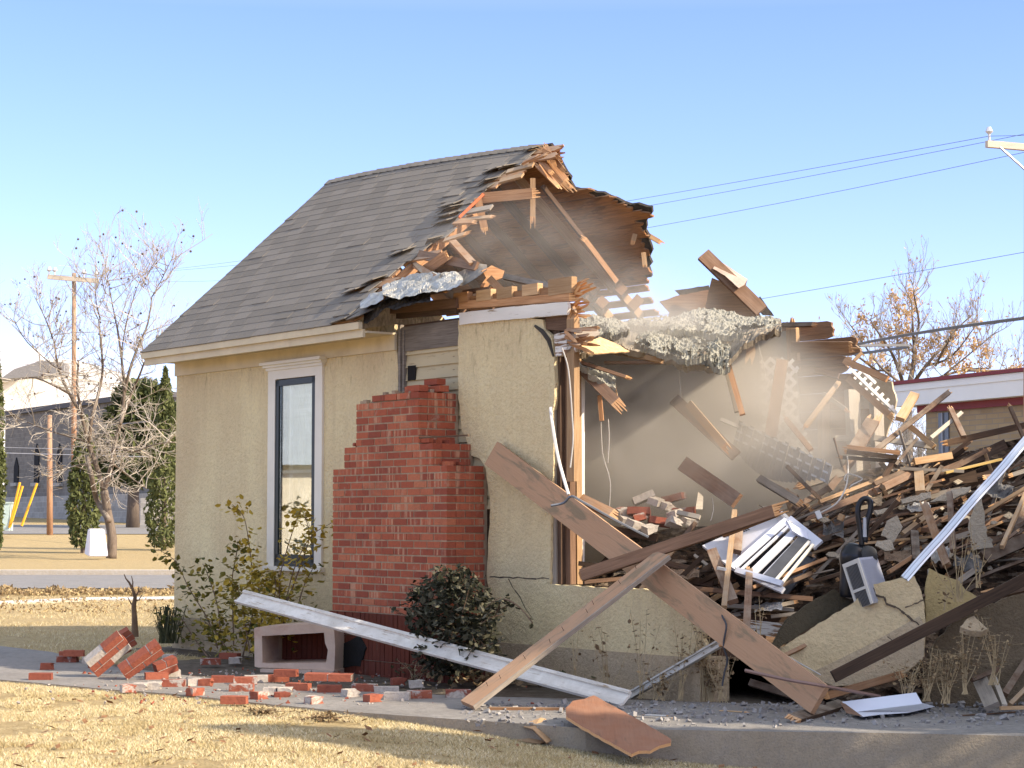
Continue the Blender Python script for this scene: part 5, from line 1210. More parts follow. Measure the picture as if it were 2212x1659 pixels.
PLK = [  # p0, p1, width px, material, name, label, ends, depth nudge
 ((1538, 1190), (1584, 1300), 22, W_BROWN, 'plank', 'brown plank standing slanted before the left end of the white appliance', 'cc', -.9),
 ((1587, 1104), (1564, 1312), 11, W_TAN, 'moulding', 'slim upright tan moulding in front of the white appliance', 'cc', -1.0),
 ((1594, 1137), (1590, 1192), 22, W_BROWN, 'block', 'short brown block leaning beside the upright tan moulding', 'cc', -.85),
 ((1502, 1200), (1542, 1231), 6, W_PALE, 'lath', 'short bright lath pointing at the slanted brown plank', 'cc', -.3),
 ((1619, 1232), (1612, 1372), 15, W_BROWN, 'post_stub', 'upright post stub with splintered top below the white appliance', 'sc', -.9),
 ((1625, 1270), (1784, 1207), 7, W_ORANGE, 'lath', 'orange lath running up to the right under the white appliance', 'cc', -.7),
 ((1646, 1283), (1752, 1238), 9, W_DARK, 'lath', 'dark lath parallel to the orange one below the appliance', 'cc', -.6),
 ((1493, 1271), (1756, 1294), 10, W_BROWN, 'plank', 'reddish brown plank lying level behind the stained board', 'cc', -.55),
 ((1420, 1212), (1545, 1240), 12, W_DARK, 'plank', 'dark plank behind the crossing of the brown boards', 'cs', -.2),
 ((1425, 1238), (1540, 1262), 14, W_DARK, 'plank', 'dark plank under the crossing of the brown boards', 'cc', -.3),
 ((1250, 1217), (1330, 1226), 10, W_DARK, 'plank', 'dark board end on the low wall beside the corner post', 'cc', -.3),
 ((1262, 1258), (1345, 1250), 8, W_BROWN, 'plank', 'brown lath lying on top of the low cream wall', 'cs', -.4),
 ((1575, 1350), (1692, 1362), 30, W_PEEL, 'plank', 'wide board with peeling white paint behind the stained board', 'cc', -.2),
 ((1568, 1309), (1715, 1318), 9, W_GREY, 'plank', 'grey board lying above the peeling white board', 'cc', -.3),
 ((1580, 1330), (1700, 1337), 16, W_DARK, 'plank', 'dark board between the grey one and the peeling white one', 'cc', -.1),
 ((1620, 1474), (1781, 1524), 15, W_DARK, 'plank', 'dark brown board lying under the foot of the stained board', 'cc', -.55),
 ((1787, 1503), (1944, 1458), 16, W_ORANGE, 'plank', 'orange brown broken board below the fallen stucco slab', 'ss', -.7),
 ((1685, 1421), (1783, 1374), 8, W_ORANGE, 'lath', 'orange lath lying on the fallen stucco slab', 'cs', -.75),
 ((1800, 1462), (2232, 1242), 26, W_DARK, 'beam', 'dark brown beam with white scrapes lying across the stucco slabs', 'cs', (14.55, 14.75)),
 ((2150, 1282), (2235, 1262), 22, W_BROWN, 'plank', 'brown board end under the upper end of the scraped beam', 'sc', (14.85, 14.85)),
 ((2118, 1470), (2144, 1527), 32, W_GREY, 'post_stub', 'thick weathered post stub leaning at the lower right corner', 'cc', -.7),
 ((2099, 1469), (2157, 1446), 9, W_BROWN, 'plank', 'small cross board nailed over the weathered post stub', 'cc', -.8),
 ((2146, 1464), (2170, 1526), 11, W_PALE, 'post_stub', 'slim pale post right beside the weathered post stub', 'cc', -.72),
 ((2170, 1500), (2222, 1418), 14, W_BROWN, 'plank', 'brown plank leaning at the right edge above the walk', 'cs', -.5),
 ((2181, 1523), (2225, 1478), 9, W_TAN, 'plank', 'thin tan plank end low at the right edge', 'cc', -.6),
 ((2160, 1530), (2230, 1528), 8, W_TAN, 'plank', 'tan splinter board lying on the walk edge at the right', 'cs', -.7),
 ((1998, 1092), (2046, 1222), 16, W_ORANGE, 'post_stub', 'orange brown broken post with ragged top left of the metal rail crossing', 'sc', -.8),
 ((2051, 1065), (2059, 1190), 12, W_BROWN, 'post_stub', 'thin splintered upright in front of the metal rail', 'sc', -1.0),
 ((1975, 1150), (1979, 1212), 17, W_DARK, 'plank', 'dark upright plank end left of the metal rail foot', 'cc', -.6),
 ((1919, 1236), (1970, 1203), 8, W_ORANGE, 'lath', 'orange lath right of the air conditioner', 'cs', -.6),
 ((1981, 1148), (2046, 1116), 7, W_ORANGE, 'lath', 'orange lath behind the broken orange brown post', 'cc', -.4),
 ((1950, 1154), (2010, 1108), 11, W_TAN, 'plank', 'tan wedge shaped board left of the broken orange brown post', 'cs', -.4),
 ((2164, 1182), (2216, 1066), 8, W_TAN, 'plank', 'long tan board edge rising at the right border', 'cc', -.6),
 ((2124, 1206), (2216, 1166), 28, W_DARK, 'beam', 'dark thick beam under the tan board edge at the right border', 'cc', -.5),
 ((2194, 1178), (2222, 1088), 30, W_DARK, 'beam', 'dark wide board behind the tan board edge at the right border', 'cc', -.3),
 ((2006, 1040), (2108, 1028), 27, W_DARK, 'beam', 'dark red brown beam with split left end under the pile crest', 'sc', -.3),
 ((1985, 1020), (1988, 1064), 20, W_TAN, 'block', 'stubby upright tan block under the level board', 'cc', -.45),
 ((1944, 1012), (2082, 1018), 7, W_GREY, 'plank', 'level grey board above the stubby tan block', 'cc', -.5),
 ((2042, 1021), (2163, 992), 5, m_wood('yellow_strip', (.50, .33, .10), (.66, .46, .18)), 'lath', 'thin yellowish strip sloping up to the metal rail', 'cc', -.5),
 ((1890, 1062), (1978, 1020), 17, W_BROWN, 'plank', 'brown plank rising toward the stubby tan block', 'cc', -.4),
 ((1888, 1046), (1974, 1010), 10, W_DARK, 'plank', 'black plank just above the brown one near the white wire', 'cc', -.45),
 ((1735, 1120), (1892, 1060), 15, W_BROWN, 'plank', 'long brown plank behind the vacuum cleaner handle', 'cc', -.35),
 ((1770, 1085), (1905, 1033), 8, W_TAN, 'plank', 'long tan edged plank under the loops of white wire', 'cc', -.4),
 ((1736, 1046), (1822, 1020), 20, W_GREY, 'plank', 'grey brown board with ragged left end above the pile', 'sc', -.5),
 ((1650, 1038), (1722, 1075), 10, W_TAN, 'plank', 'sunlit tan board sloping down left of the pile crest', 'cc', -.7),
 ((1715, 1098), (1795, 1052), 12, W_BROWN, 'plank', 'lower end of the bent brown board in the dust', 'cc', -.3),
 ((1790, 1056), (1842, 992), 16, W_BROWN, 'plank', 'curved brown board rising to the broken bundle', 'cc', -.45),
 ((1845, 975), (1885, 910), 30, W_BROWN, 'plank', 'wide brown board standing up above the broken bundle', 'cs', -.55),
 ((1836, 966), (1944, 978), 9, W_ORANGE, 'plank', 'topmost splintered board of the broken bundle', 'sc', -.8),
 ((1829, 976), (1938, 988), 9, W_DARK, 'plank', 'second splintered board of the broken bundle', 'sc', -.85),
 ((1820, 988), (1945, 997), 8, W_DARK, 'plank', 'lowest splintered board of the broken bundle', 'sc', -.75),
 ((1872, 988), (2049, 848), 11, W_DARK, 'pole', 'long dark pole pointing up over the white fascia', 'cs', -.7),
 ((2010, 947), (2077, 892), 8, W_PALE, 'lath', 'sunlit yellow stick leaning before the tan brick wall', 'cc', -.9),
 ((2054, 885), (2082, 944), 11, W_BROWN, 'plank', 'brown stick crossing the sunlit yellow stick', 'sc', -.95),
 ((2045, 957), (2225, 916), 14, W_DARK, 'plank', 'dark board lying along the crest at the right', 'sc', -.5),
 ((1975, 997), (2056, 984), 15, W_TAN, 'block', 'dusty tan beam end with bright cut face on the crest', 'cc', -.6),
 ((1944, 906), (1976, 852), 20, W_TAN, 'post_stub', 'short tan timber leaning right below the white fascia', 'cc', -.6),
 ((1888, 946), (2022, 966), 12, W_PALE, 'plank', 'long pale board lying behind the dark pole', 'cc', -.3),
 ((1804, 948), (1850, 946), 13, W_PALE, 'plank', 'pale board end left of the wide brown board', 'cc', -.2),
 ((1934, 1006), (1980, 948), 7, W_DARK, 'lath', 'dark bent lath under the long dark pole', 'cc', -.75),
 ((1965, 920), (2018, 965), 12, W_TAN, 'plank', 'tan board sloping down behind the long dark pole', 'cc', -.4),
 ((2076, 1004), (2170, 960), 22, W_DARK, 'plank', 'blackish board below the crest right of the tan beam end', 'cc', -.2),
 ((1476, 1002), (1592, 1082), 34, W_BROWN, 'plank', 'wide brown board hanging in the dusty room, notched at its left', 'cc', -1.4),
 ((1640, 1034), (1726, 1086), 16, W_GREY, 'plank', 'dusty grey board right of the wide hanging board', 'cs', -.9),
 ((1255, 1078), (1322, 1110), 22, W_ORANGE, 'plank', 'orange torn plank behind the corner post near the heap', 'cs', -1.2),
 ((1300, 1140), (1420, 1162), 16, W_DARK, 'plank', 'dark plank under the brick heap in the room', 'cc', -.5),
 ((1463, 1107), (1512, 1118), 10, W_PALE, 'plank', 'pale short board right of the brick heap', 'cc', -.9),
 ((1812, 1116), (1822, 1120), 14, W_TAN, 'block', 'small tan block beside the white plug', 'cc', -.6),
]
for i, (p0, p1, w, mt, nm, lb, e, dy) in enumerate(PLK):
    y0, y1 = dy if isinstance(dy, tuple) else (YP(*p0) + dy, YP(*p1) + dy)
    board(nm, p0, p1, w, .035 if w < 16 else .045, mt, lb, {'lath': 'lath', 'post_stub': 'post', 'beam': 'beam', 'block': 'block', 'pole': 'pole', 'moulding': 'moulding'}.get(nm, 'plank'), y0, y1, e0='split' if e[0] == 's' else 'cut', e1='split' if e[1] == 's' else 'cut', seed=i + 40, strips=4, split=.35)
# filler boards: many short ones, by colour and place
zones = [((1640, 1950), (1060, 1250), 'left part of the pile around the vacuum cleaner'), ((1900, 2230), (985, 1230), 'right part of the pile behind the metal rail'), ((1420, 1720), (1210, 1330), 'low part of the pile behind the stained board'), ((2250, 2900), (950, 1480), 'part of the pile beyond the right edge'), ((1930, 2220), (1150, 1300), 'dark hollow above the stucco slabs')]
cols = [(W_DARK, 'dark'), (W_BROWN, 'brown'), (W_TAN, 'tan'), (W_GREY, 'grey')]
rg = random.Random(404)
for (ur, vr, zn), cnt in zip(zones, (70, 96, 26, 0, 22)):
    for i in range(cnt):
        u, v = rg.uniform(*ur), rg.uniform(*vr)
        if v < itab(TOP, u) + 14: v = itab(TOP, u) + rg.uniform(14, 60)
        an = rg.gauss(-.42, .22) if rg.random() < .8 else rg.uniform(-1.5, 1.5); ln = 40 + 220 * rg.random() ** 1.6; w = 3 + 9 * rg.random() ** 1.5
        c = rg.choices(cols, (6, 4, .7, 2.2))[0]; y = YP(u, v) + rg.uniform(-.40, .12); dx, dv = math.cos(an) * ln / 2, math.sin(an) * ln / 2
        board('plank', (u - dx, v - dv), (u + dx, v + dv), w, rg.uniform(.015, .04), c[0], 'short %s splintered board in the %s' % (c[1], zn), 'plank', max(13.6, y + rg.uniform(-.25, .25)), max(13.6, y + rg.uniform(-.25, .25)), e0=rg.choice(('cut', 'split')), e1=rg.choice(('cut', 'split')), strips=3, bow=rg.gauss(0, .012) * ln / 60, group='short %s boards in the %s' % (c[1], zn), seed=i * 3 + int(u))
# plaster and stucco lumps in the pile
def slab(px, mat, label, y, n, t=.03, cat='stucco slab', name='stucco_slab', amp=2.0, seed=1, group=None):
    u = sum(p[0] for p in px) / len(px); v = sum(p[1] for p in px) / len(px); return panel(name, px, P(u, v, y), n, t, mat, label, cat, amp, 9, seed, group)
PALEP = m_stucco('pale_plaster', (.50, .42, .31), (.28, .2, .12))
slab([(1903, 1157), (1916, 1125), (1938, 1113), (1950, 1138), (1931, 1171)], PALEP, 'pale five sided plaster chunk right of the vacuum cleaner', 17.0, (-.1, -1, .15))
slab([(1895, 1168), (1926, 1166), (1932, 1186), (1912, 1190), (1890, 1178)], PALEP, 'tan lump of plaster just below the five sided chunk', 16.8, (-.2, -1, .4))
slab([(1946, 1078), (2010, 1062), (2012, 1076), (1950, 1088)], PALEP, 'pale plaster strip under the stubby tan block', 17.5, (0, -1, .6))
slab([(1888, 1102), (1930, 1096), (1918, 1110), (1896, 1112)], PALEP, 'sunlit sliver of pale plaster behind the vacuum handle', 17.3, (.2, -1, .8))
slab([(2007, 1084), (2050, 1060), (2098, 1050), (2092, 1062), (2050, 1082)], PALEP, 'long pale plaster piece left of the metal rail top', 17.3, (-.1, -1, .6))
slab([(2091, 1140), (2097, 1115), (2107, 1087), (2121, 1075), (2124, 1096), (2131, 1153), (2146, 1182), (2101, 1189)], PALEP, 'tall ragged cream stucco fragment right of the metal rail', 16.3, (-.2, -1, .1))
slab([(1640, 1090), (1660, 1094), (1656, 1104)], PALEP, 'little plaster bit behind the splintered board end', 17.3, (0, -1, .3))
rg = random.Random(17)
for i in range(75):
    u, v = rg.uniform(1700, 2210), rg.uniform(1010, 1230)
    if v < itab(TOP, u) + 20: continue
    s = rg.uniform(4, 13); k = rg.randint(4, 6); px = [(u + math.cos(6.28 * j / k) * s * rg.uniform(.7, 1.4), v + math.sin(6.28 * j / k) * s * rg.uniform(.4, .8)) for j in range(k)]
    slab(px, PALEP, 'small grey plaster scrap among the boards in the right part of the pile', YP(u, v) - .30, (rg.uniform(-.4, .4), -1, rg.uniform(-.1, .7)), .02, 'plaster', 'plaster_scrap', .5, i, 'plaster scraps in the pile')
# big fallen stucco slabs at the foot
SN = Vector((-.25, -1, .22)); sp_ = Vector((0, 15.15, 0))
SLABM = m_stucco('fallen_cream_stucco', (.76, .59, .34), (.26, .17, .08))
s1 = slab([(1671, 1409), (1760, 1353), (1847, 1299), (1862, 1278), (1877, 1265), (1912, 1256), (1944, 1248), (1960, 1250), (1975, 1244), (1986, 1267), (1996, 1300), (1999, 1360), (1996, 1420), (1960, 1450), (1880, 1478), (1802, 1482), (1740, 1460), (1705, 1428)], SLABM, 'large cracked cream stucco slab fallen at the foot of the pile', sp_.y, SN, .05, amp=1.2, seed=2)
n_ = SN.normalized()
def on_slab(name, px, off_, mat, t=.004, w=None):
    p0 = P(1838, 1381, sp_.y) + n_ * off_; mb = MB()
    if w is None: mb.prism([PL(u, v, p0, n_) for u, v in px], -n_ * t)
    else:
        q = [PL(u, v, p0, n_) for u, v in jag(px, 1.5, 7, random.Random(5), False)]
        for a, b in zip(q, q[1:]):
            x = (b - a).cross(n_).normalized() * w * rnd.uniform(.5, 1.2); mb.quad(a - x, b - x, b + x, a + x)
    o = mb.build(name, mat, s1); return o
on_slab('foundation_band', [(1740, 1459), (1868, 1397), (1986, 1331), (1998, 1352), (1996, 1420), (1960, 1450), (1880, 1478), (1802, 1482)], .004, FOUND, .003)
on_slab('crack', [(1886, 1270), (1890, 1285), (1910, 1290), (1914, 1304), (1935, 1312), (1960, 1330), (1985, 1350)], .009, CRK, w=.008); on_slab('crack', [(1955, 1312), (1975, 1304), (1996, 1296)], .009, CRK, w=.005); on_slab('crack', [(1917, 1375), (1926, 1382), (1930, 1395)], .009, CRK, w=.005)
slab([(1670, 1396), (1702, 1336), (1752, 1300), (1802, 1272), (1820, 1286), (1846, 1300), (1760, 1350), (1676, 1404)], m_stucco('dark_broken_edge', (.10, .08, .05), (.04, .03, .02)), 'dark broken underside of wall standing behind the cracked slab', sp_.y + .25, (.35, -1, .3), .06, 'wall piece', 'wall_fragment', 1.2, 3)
s2 = slab([(2007, 1227), (2030, 1240), (2052, 1248), (2071, 1254), (2086, 1275), (2110, 1288), (2080, 1330), (2000, 1345), (1999, 1270)], m_stucco('yellow_stucco', (.60, .46, .22), (.25, .16, .08)), 'yellow stucco slab standing right of the cracked slab', sp_.y + .05, (-.1, -1, .12), .05, amp=1.2, seed=4)
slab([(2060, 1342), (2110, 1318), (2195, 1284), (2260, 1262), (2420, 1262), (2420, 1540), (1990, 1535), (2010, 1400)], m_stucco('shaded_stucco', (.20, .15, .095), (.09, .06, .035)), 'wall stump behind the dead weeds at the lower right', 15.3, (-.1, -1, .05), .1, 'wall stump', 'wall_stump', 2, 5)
panel('stucco_slab', [(2074, 1354), (2090, 1336), (2104, 1330), (2134, 1358), (2120, 1364), (2096, 1362)], P(2100, 1350, 14.6), (0, -.6, .9), .05, FOUND, 'grey brown triangular lump under the scraped beam', 'stucco slab', 1.2, 8, 6)
mb = MB(); mb.tube([P(2006, 1230, 15.6), P(2005, 1340, 15.55)], .008, 5); tag(mb.build('metal_strip', m_flat('pale_metal', (.55, .53, .5), .4, metal=.6)), 'thin pale metal strip standing between the two stucco slabs', 'strip')
# long metal rail
a, b = P(1954, 1250, 14.75), P(2240, 925, 15.6); d = (b - a).normalized(); nn = Vector((-.2, -1, .35)); nn = (nn - d * nn.dot(d)).normalized(); x = d.cross(nn).normalized()
MET = m_flat('galvanised_metal', (.55, .58, .64), .30, .08, 3, .002, metal=.85, dirt=(.35, .34, .33), damt=.3)
mb = MB(); prof = [(-.034, 0), (-.030, .010), (-.018, .010), (-.014, .004), (.004, .004), (.008, .012), (.016, .012), (.020, .004), (.034, .002), (.034, -.006), (-.034, -.006)]
V = []; K = 12
for i in range(K + 1):
    c = a.lerp(b, i / K) + nn * (.012 * math.sin(i * 1.3))
    V += [c + x * px_ + nn * py_ for px_, py_ in prof]
m_ = len(prof); F = [(i * m_ + j, i * m_ + (j + 1) % m_, (i + 1) * m_ + (j + 1) % m_, (i + 1) * m_ + j) for i in range(K) for j in range(m_)]; F += [tuple(range(m_)), tuple(range(K * m_, K * m_ + m_))[::-1]]
mb.add(V, F); tag(mb.build('metal_rail', MET), 'long shiny ridged metal rail leaning over the pile to the right edge', 'rail')
# air conditioner
ac = thing('air_conditioner', P(1860, 1292, 15.3), 'small grey window air conditioner with black louvred front tipped in the pile', 'air conditioner')
c = P(1856, 1205, 15.15); ed = (P(1877, 1270, 15.1) - c) * 1.5; el = P(1822, 1219, 15.32) - c; er = P(1894, 1201, 15.55) - c
GREYM = m_flat('grey_metal_case', (.42, .42, .46), .5, .05, 4, dirt=(.3, .28, .25), damt=.3); CREAM = m_flat('cream_plastic', (.60, .57, .50), .5, .05)
mb = MB(); mb.box(c, el, er, ed); mb.build('case', GREYM, ac)
nl = el.cross(ed).normalized(); nl = nl if nl.y < 0 else -nl
mb = MB()
for s0, s1, t0, t1 in ((0, 1, 0, .09), (0, 1, .60, .66), (0, .12, .09, .60), (.88, 1, .09, .60), (0, .12, .66, 1), (.88, 1, .66, 1)): mb.box(c + el * s0 + ed * t0 + nl * .002, el * (s1 - s0), ed * (t1 - t0), nl * .012)
mb.build('front_frame', CREAM, ac)
mb = MB(); mb.box(c + el * .12 + ed * .09 + nl * .001, el * .76, ed * .9, nl * .003); mb.build('vent', m_flat('black_plastic', (.012, .012, .013), .5), ac)
mb = MB()
for k in range(9): mb.box(c + el * (.16 + k * .08) + ed * .09 + nl * .004, el * .022, ed * .9, nl * .006)
mb.build('louvre', m_flat('dark_grey_plastic', (.16, .155, .15), .5), ac)
nr = er.cross(ed).normalized(); nr = nr if nr.y < 0 else -nr; mb = MB()
for k in range(16): mb.box(c + er * (.06 + k * .058) + ed * .05 + nr * .001, er * .02, ed * .92, nr * .004)
mb.build('side_rib', GREYM, ac)
# upright vacuum cleaner
vc = thing('vacuum_cleaner', P(1830, 1290, 15.6), 'black upright vacuum cleaner with looped handle standing in the pile', 'vacuum cleaner')
BLKP = m_flat('black_gloss_plastic', (.015, .015, .017), .28, .2, 5, dirt=(.13, .12, .11), damt=.25)
Yv = 15.55
mb = MB(); mb.tube(smooth_path([P(u, v, Yv) for u, v in [(1829, 1290), (1832, 1250), (1838, 1215), (1846, 1190), (1852, 1175)]], 5), [.055, .058, .06, .062, .063, .064, .066, .07, .075, .085, .095, .10, .105, .105, .10, .095, .09, .08, .07, .05, .03][:21], 14); mb.build('body', BLKP, vc, smooth=True)
mb = MB(); mb.tube(smooth_path([P(u, v, Yv - .02) for u, v in [(1870, 1240), (1872, 1205), (1868, 1180)]], 4), [.06, .07, .075, .08, .085, .085, .08, .06, .03], 12); mb.build('dust_bag', m_flat('dark_bag', (.05, .048, .045), .9, .2, 8, .004), vc, smooth=True)
mb = MB(); mb.tube(smooth_path([P(u, v, Yv - .03) for u, v in [(1862, 1180), (1857, 1140), (1853, 1108), (1857, 1086), (1868, 1077), (1879, 1082), (1880, 1100), (1872, 1130), (1868, 1172)]], 5), .022, 10); mb.build('handle', BLKP, vc, smooth=True)
mb = MB(); mb.tube([P(1868, 1118, Yv - .04), P(1868, 1160, Yv - .04)], [.014, .018], 8); mb.build('switch_panel', m_flat('silver_plastic', (.45, .46, .48), .3), vc)
# toppled white appliance
fr = thing('refrigerator', P(1640, 1290, 16.6), 'dented white refrigerator toppled on its back with door open and racks showing', 'refrigerator')
ENAM = m_flat('white_enamel', (.60, .61, .66), .35, .05, 3, .001, dirt=(.42, .36, .30), damt=.2); INSD = m_flat('dark_appliance_inside', (.05, .052, .06), .6, .3, 6)
A0, A1, B1, C1, D1 = P(1517, 1178, 16.9), P(1684, 1104, 17.35), P(1581, 1228, 16.35), P(1768, 1178, 16.5), P(1700, 1124, 16.75)
def quadp(mb, a, b, c, d, t=.02):
    n = (b - a).cross(d - a).normalized(); mb.prism([a, b, c, d], n * t)
mb = MB(); quadp(mb, A0, A1, D1, B1); mb.build('shell', ENAM, fr)
E1 = P(1692, 1276, 16.0)
mb = MB(); back = Vector((.05, .45, -.1)); quadp(mb, B1 + back, D1 + back, C1 + back, E1 + back); quadp(mb, B1, E1, E1 + back, B1 + back); mb.build('liner', INSD, fr)
def lip(p, q, w, name='door_rim', mat=ENAM, lift=.0): return beam(name, p, q, w, .03, mat, parent=fr, face=(-.2, -1, .5), strips=1)
lip(D1, C1, .10); lip(B1, D1, .06); lip(B1 + (E1 - B1) * .1, E1, .05)
for k, (t, w, mt) in enumerate([(.16, .02, ENAM), (.36, .065, ENAM), (.56, .03, GREYM), (.66, .10, INSD), (.78, .022, CREAM), (.90, .022, CREAM)]):
    a_, b_ = B1.lerp(E1, t), D1.lerp(C1, t); beam('rack', a_.lerp(b_, .02) + Vector((0, -.02, .01)), a_.lerp(b_, .93) + Vector((0, -.02, .01)), w, .02, mt, parent=fr, face=(-.2, -1, .6), strips=1)
for k in range(9):
    a_ = A0.lerp(A1, .47 + k * .0) ; s_ = .30 + .028 * k
    p_ = A0.lerp(A1, s_); q_ = p_ + (B1 - A0) * .22; beam('vent_slot', p_.lerp(q_, .05) + Vector((0, -.012, .012)), q_ + Vector((0, -.012, .012)), .010, .004, INSD, parent=fr, face=(-.2, -1, .7), strips=1)
beam('door_edge', P(1684, 1104, 17.2), P(1712, 1131, 16.7), .075, .02, WHITE, parent=fr, face=(.5, -.6, .8), strips=1)
panel('door', [(1700, 1124), (1716, 1134), (1745, 1150), (1768, 1176), (1764, 1186), (1740, 1165), (1712, 1146)], P(1730, 1150, 16.55), (.5, -.8, .5), .02, m_flat('blue_white_enamel', (.55, .58, .68), .35), parent=fr, amp=0)
beam('bottom_rail', P(1590, 1232, 16.2), P(1690, 1262, 15.95), .05, .03, ENAM, parent=fr, face=(0, -1, .5))
beam('white_lath', P(1551, 1227, 16.0), P(1567, 1230, 15.9), .022, .02, WHITE, 'bright white lath end at the left foot of the refrigerator', 'lath')
mb = MB(); mb.cbox(P(1768, 1112, 17.0), (.02, 0, .008), (0, .02, 0), (-.012, 0, .032)); tag(mb.build('plug', m_flat('white_plastic', (.7, .68, .64), .5)), 'little white plug on the end of the looped wire', 'plug')
# wires, rods, cords
def cord(name, px, r, mat, label, cat='wire', group=None, k=5):
    mb = MB(); mb.tube(smooth_path([P(*q) for q in px], k), r, 5); return tag(mb.build(name, mat), label, cat, group)
PALEW = m_flat('pale_wire', (.50, .47, .42), .6); DKW = m_flat('dark_wire', (.05, .05, .055), .6)
cord('wire', [(1830, 986, 17.6), (1832, 1020, 17.6), (1826, 1055, 17.2), (1806, 1088, 17.0), (1768, 1110, 17.0)], .007, PALEW, 'white electric wire curving down to the little plug')
cord('wire', [(1832, 1040, 17.4), (1824, 1036, 17.4), (1830, 1024, 17.5), (1850, 1028, 17.4), (1862, 1036, 17.4), (1840, 1048, 17.3), (1834, 1056, 17.3)], .006, PALEW, 'loop of pale wire lying on the pile')
cord('wire', [(1624, 1371, 14.9), (1690, 1411, 14.75), (1773, 1458, 14.7)], .006, PALEW, 'straight pale wire beside the stained board')
cord('rod', [(1610, 1448, 14.4), (1700, 1468, 14.2), (1782, 1482, 14.1), (1900, 1504, 14.6)], .013, m_flat('brown_rod', (.24, .15, .12), .6), 'thin brown rod lying in front of the stained board', 'rod')
cord('cable', [(1552, 1310, 15.1), (1558, 1312, 15.1), (1560, 1330, 15.0), (1569, 1352, 14.9), (1563, 1392, 14.9), (1571, 1425, 14.9), (1565, 1452, 14.9), (1560, 1482, 14.9)], .008, DKW, 'black cable hanging in front of the stained board', 'cable')
cord('wire', [(1190, 1092, 16.2), (1218, 1086, 16.2), (1234, 1072, 16.1), (1260, 1085, 16.1), (1330, 1124, 16.2), (1400, 1160, 16.3)], .011, m_flat('grey_cable', (.14, .15, .17), .5), 'grey blue cable hooked over the stained board by the post')
cord('conduit', [(1189, 880, 16.55), (1193, 915, 16.5), (1206, 990, 16.45), (1228, 1068, 16.35)], .014, m_flat('white_conduit', (.66, .63, .58), .5), 'slim white pipe with a flattened tip leaning on the corner post', 'pipe')
cord('wire', [(1214, 752, 16.45), (1228, 800, 16.45), (1236, 900, 16.45), (1238, 950, 16.45), (1232, 1010, 16.45)], .006, PALEW, 'thin wire hanging down along the corner post')
for px, lb in [([(1463, 757, 17.6), (1466, 800, 17.6), (1471, 858, 17.6)], 'fine wire holding the leaning double board'), ([(1631, 712, 19), (1642, 760, 19), (1652, 800, 19), (1654, 851, 19)], 'fine white wire dangling before the lattice'), ([(1298, 908, 17.2), (1302, 980, 17.2), (1318, 1040, 17.2), (1316, 1098, 17.2)], 'fine wire dangling from the hanging slat'), ([(1314, 905, 17.2), (1316, 950, 17.2), (1313, 1000, 17.2)], 'short fine wire right of the hanging slat'), ([(1538, 1075, 17.4), (1541, 1100, 17.4), (1535, 1125, 17.3)], 'frayed fine wire under the wide hanging board')]:
    cord('wire', px, .004, PALEW, lb, group='fine wires dangling in the torn room')
# ------------------------------------------------------------------ inside the torn room
INB = [((1252, 790), (1330, 868), 24, W_BROWN, 'wide brown board drooping from the ceiling beside the corner post', 'cs', 17.2, 16.9), ((1255, 783), (1352, 814), 7, W_BROWN, 'thin brown lath drooping under the insulation', 'cs', 17.1, 17.0), ((1330, 761), (1430, 779), 11, W_TAN, 'tan ceiling board with insulation on top', 'cc', 17.6, 17.1), ((1306, 784), (1432, 783), 6, W_BROWN, 'level lath under the tan ceiling board', 'cc', 17.4, 17.2),
       ((1295, 854), (1300, 909), 9, W_ORANGE, 'small orange slat hanging on a wire', 'cc', 17.2, 17.2), ((1325, 822), (1334, 876), 8, W_TAN, 'short splinter hanging behind the drooping brown board', 'cs', 17.3, 17.3), ((1563, 752), (1604, 896), 12, W_ORANGE, 'sunlit orange board hanging slanted in the middle of the room', 'cc', 17.6, 17.3), ((1558, 756), (1592, 890), 10, W_GREY, 'grey strip standing for the shaded side of the sunlit hanging board', 'cc', 17.75, 17.5),  # grey strip beside the sunlit board carries its shaded side as colour
       ((1456, 862), (1590, 985), 26, W_BROWN, 'rear one of the leaning double board in the dust', 'cc', 18.0, 17.6), ((1488, 872), (1565, 962), 17, W_TAN, 'front one of the leaning double board in the dust', 'cs', 17.7, 17.4), ((1690, 778), (1664, 945), 26, W_BROWN, 'brown board leaning in front of the lattice', 'cc', 18.6, 18.2), ((1700, 908), (1752, 972), 11, W_ORANGE, 'orange splinter board right of the blind', 'sc', 18.4, 18.1),
       ((1840, 720), (1800, 728), 1, W_TAN, '', 'cc', 19, 19),
       ((1691, 702), (1756, 701), 10, W_BROWN, 'topmost torn board at the far right of the ceiling', 'ss', 20.0, 19.6), ((1711, 750), (1836, 750), 24, W_ORANGE, 'torn orange brown board with feathered end pointing right', 'cs', 19.8, 19.0), ((1714, 787), (1828, 783), 13, W_BROWN, 'dusty ledge board below the feathered one', 'cc', 19.7, 19.1), ((1824, 779), (1917, 819), 14, W_ORANGE, 'sunlit board sloping down at the outer end of the ledge board', 'cc', 19.0, 18.6),
       ((1845, 779), (1862, 762), 7, W_TAN, 'tiny tan board end sticking up above the ledge board', 'cc', 18.9, 18.9), ((1832, 818), (1922, 897), 15, W_ORANGE, 'diagonal brace sloping down over the sunlit studs', 'cs', 19.0, 18.4), ((1812, 826), (1741, 920), 10, W_TAN, 'long thin brace sloping down to the left', 'cs', 19.0, 18.4), ((1760, 800), (1812, 812), 12, W_BROWN, 'brown board end behind the top of the thin brace', 'cc', 19.6, 19.5), ((1778, 850), (1826, 884), 8, W_GREY, 'grey lath stuck between the studs', 'cs', 19.2, 19.0)]
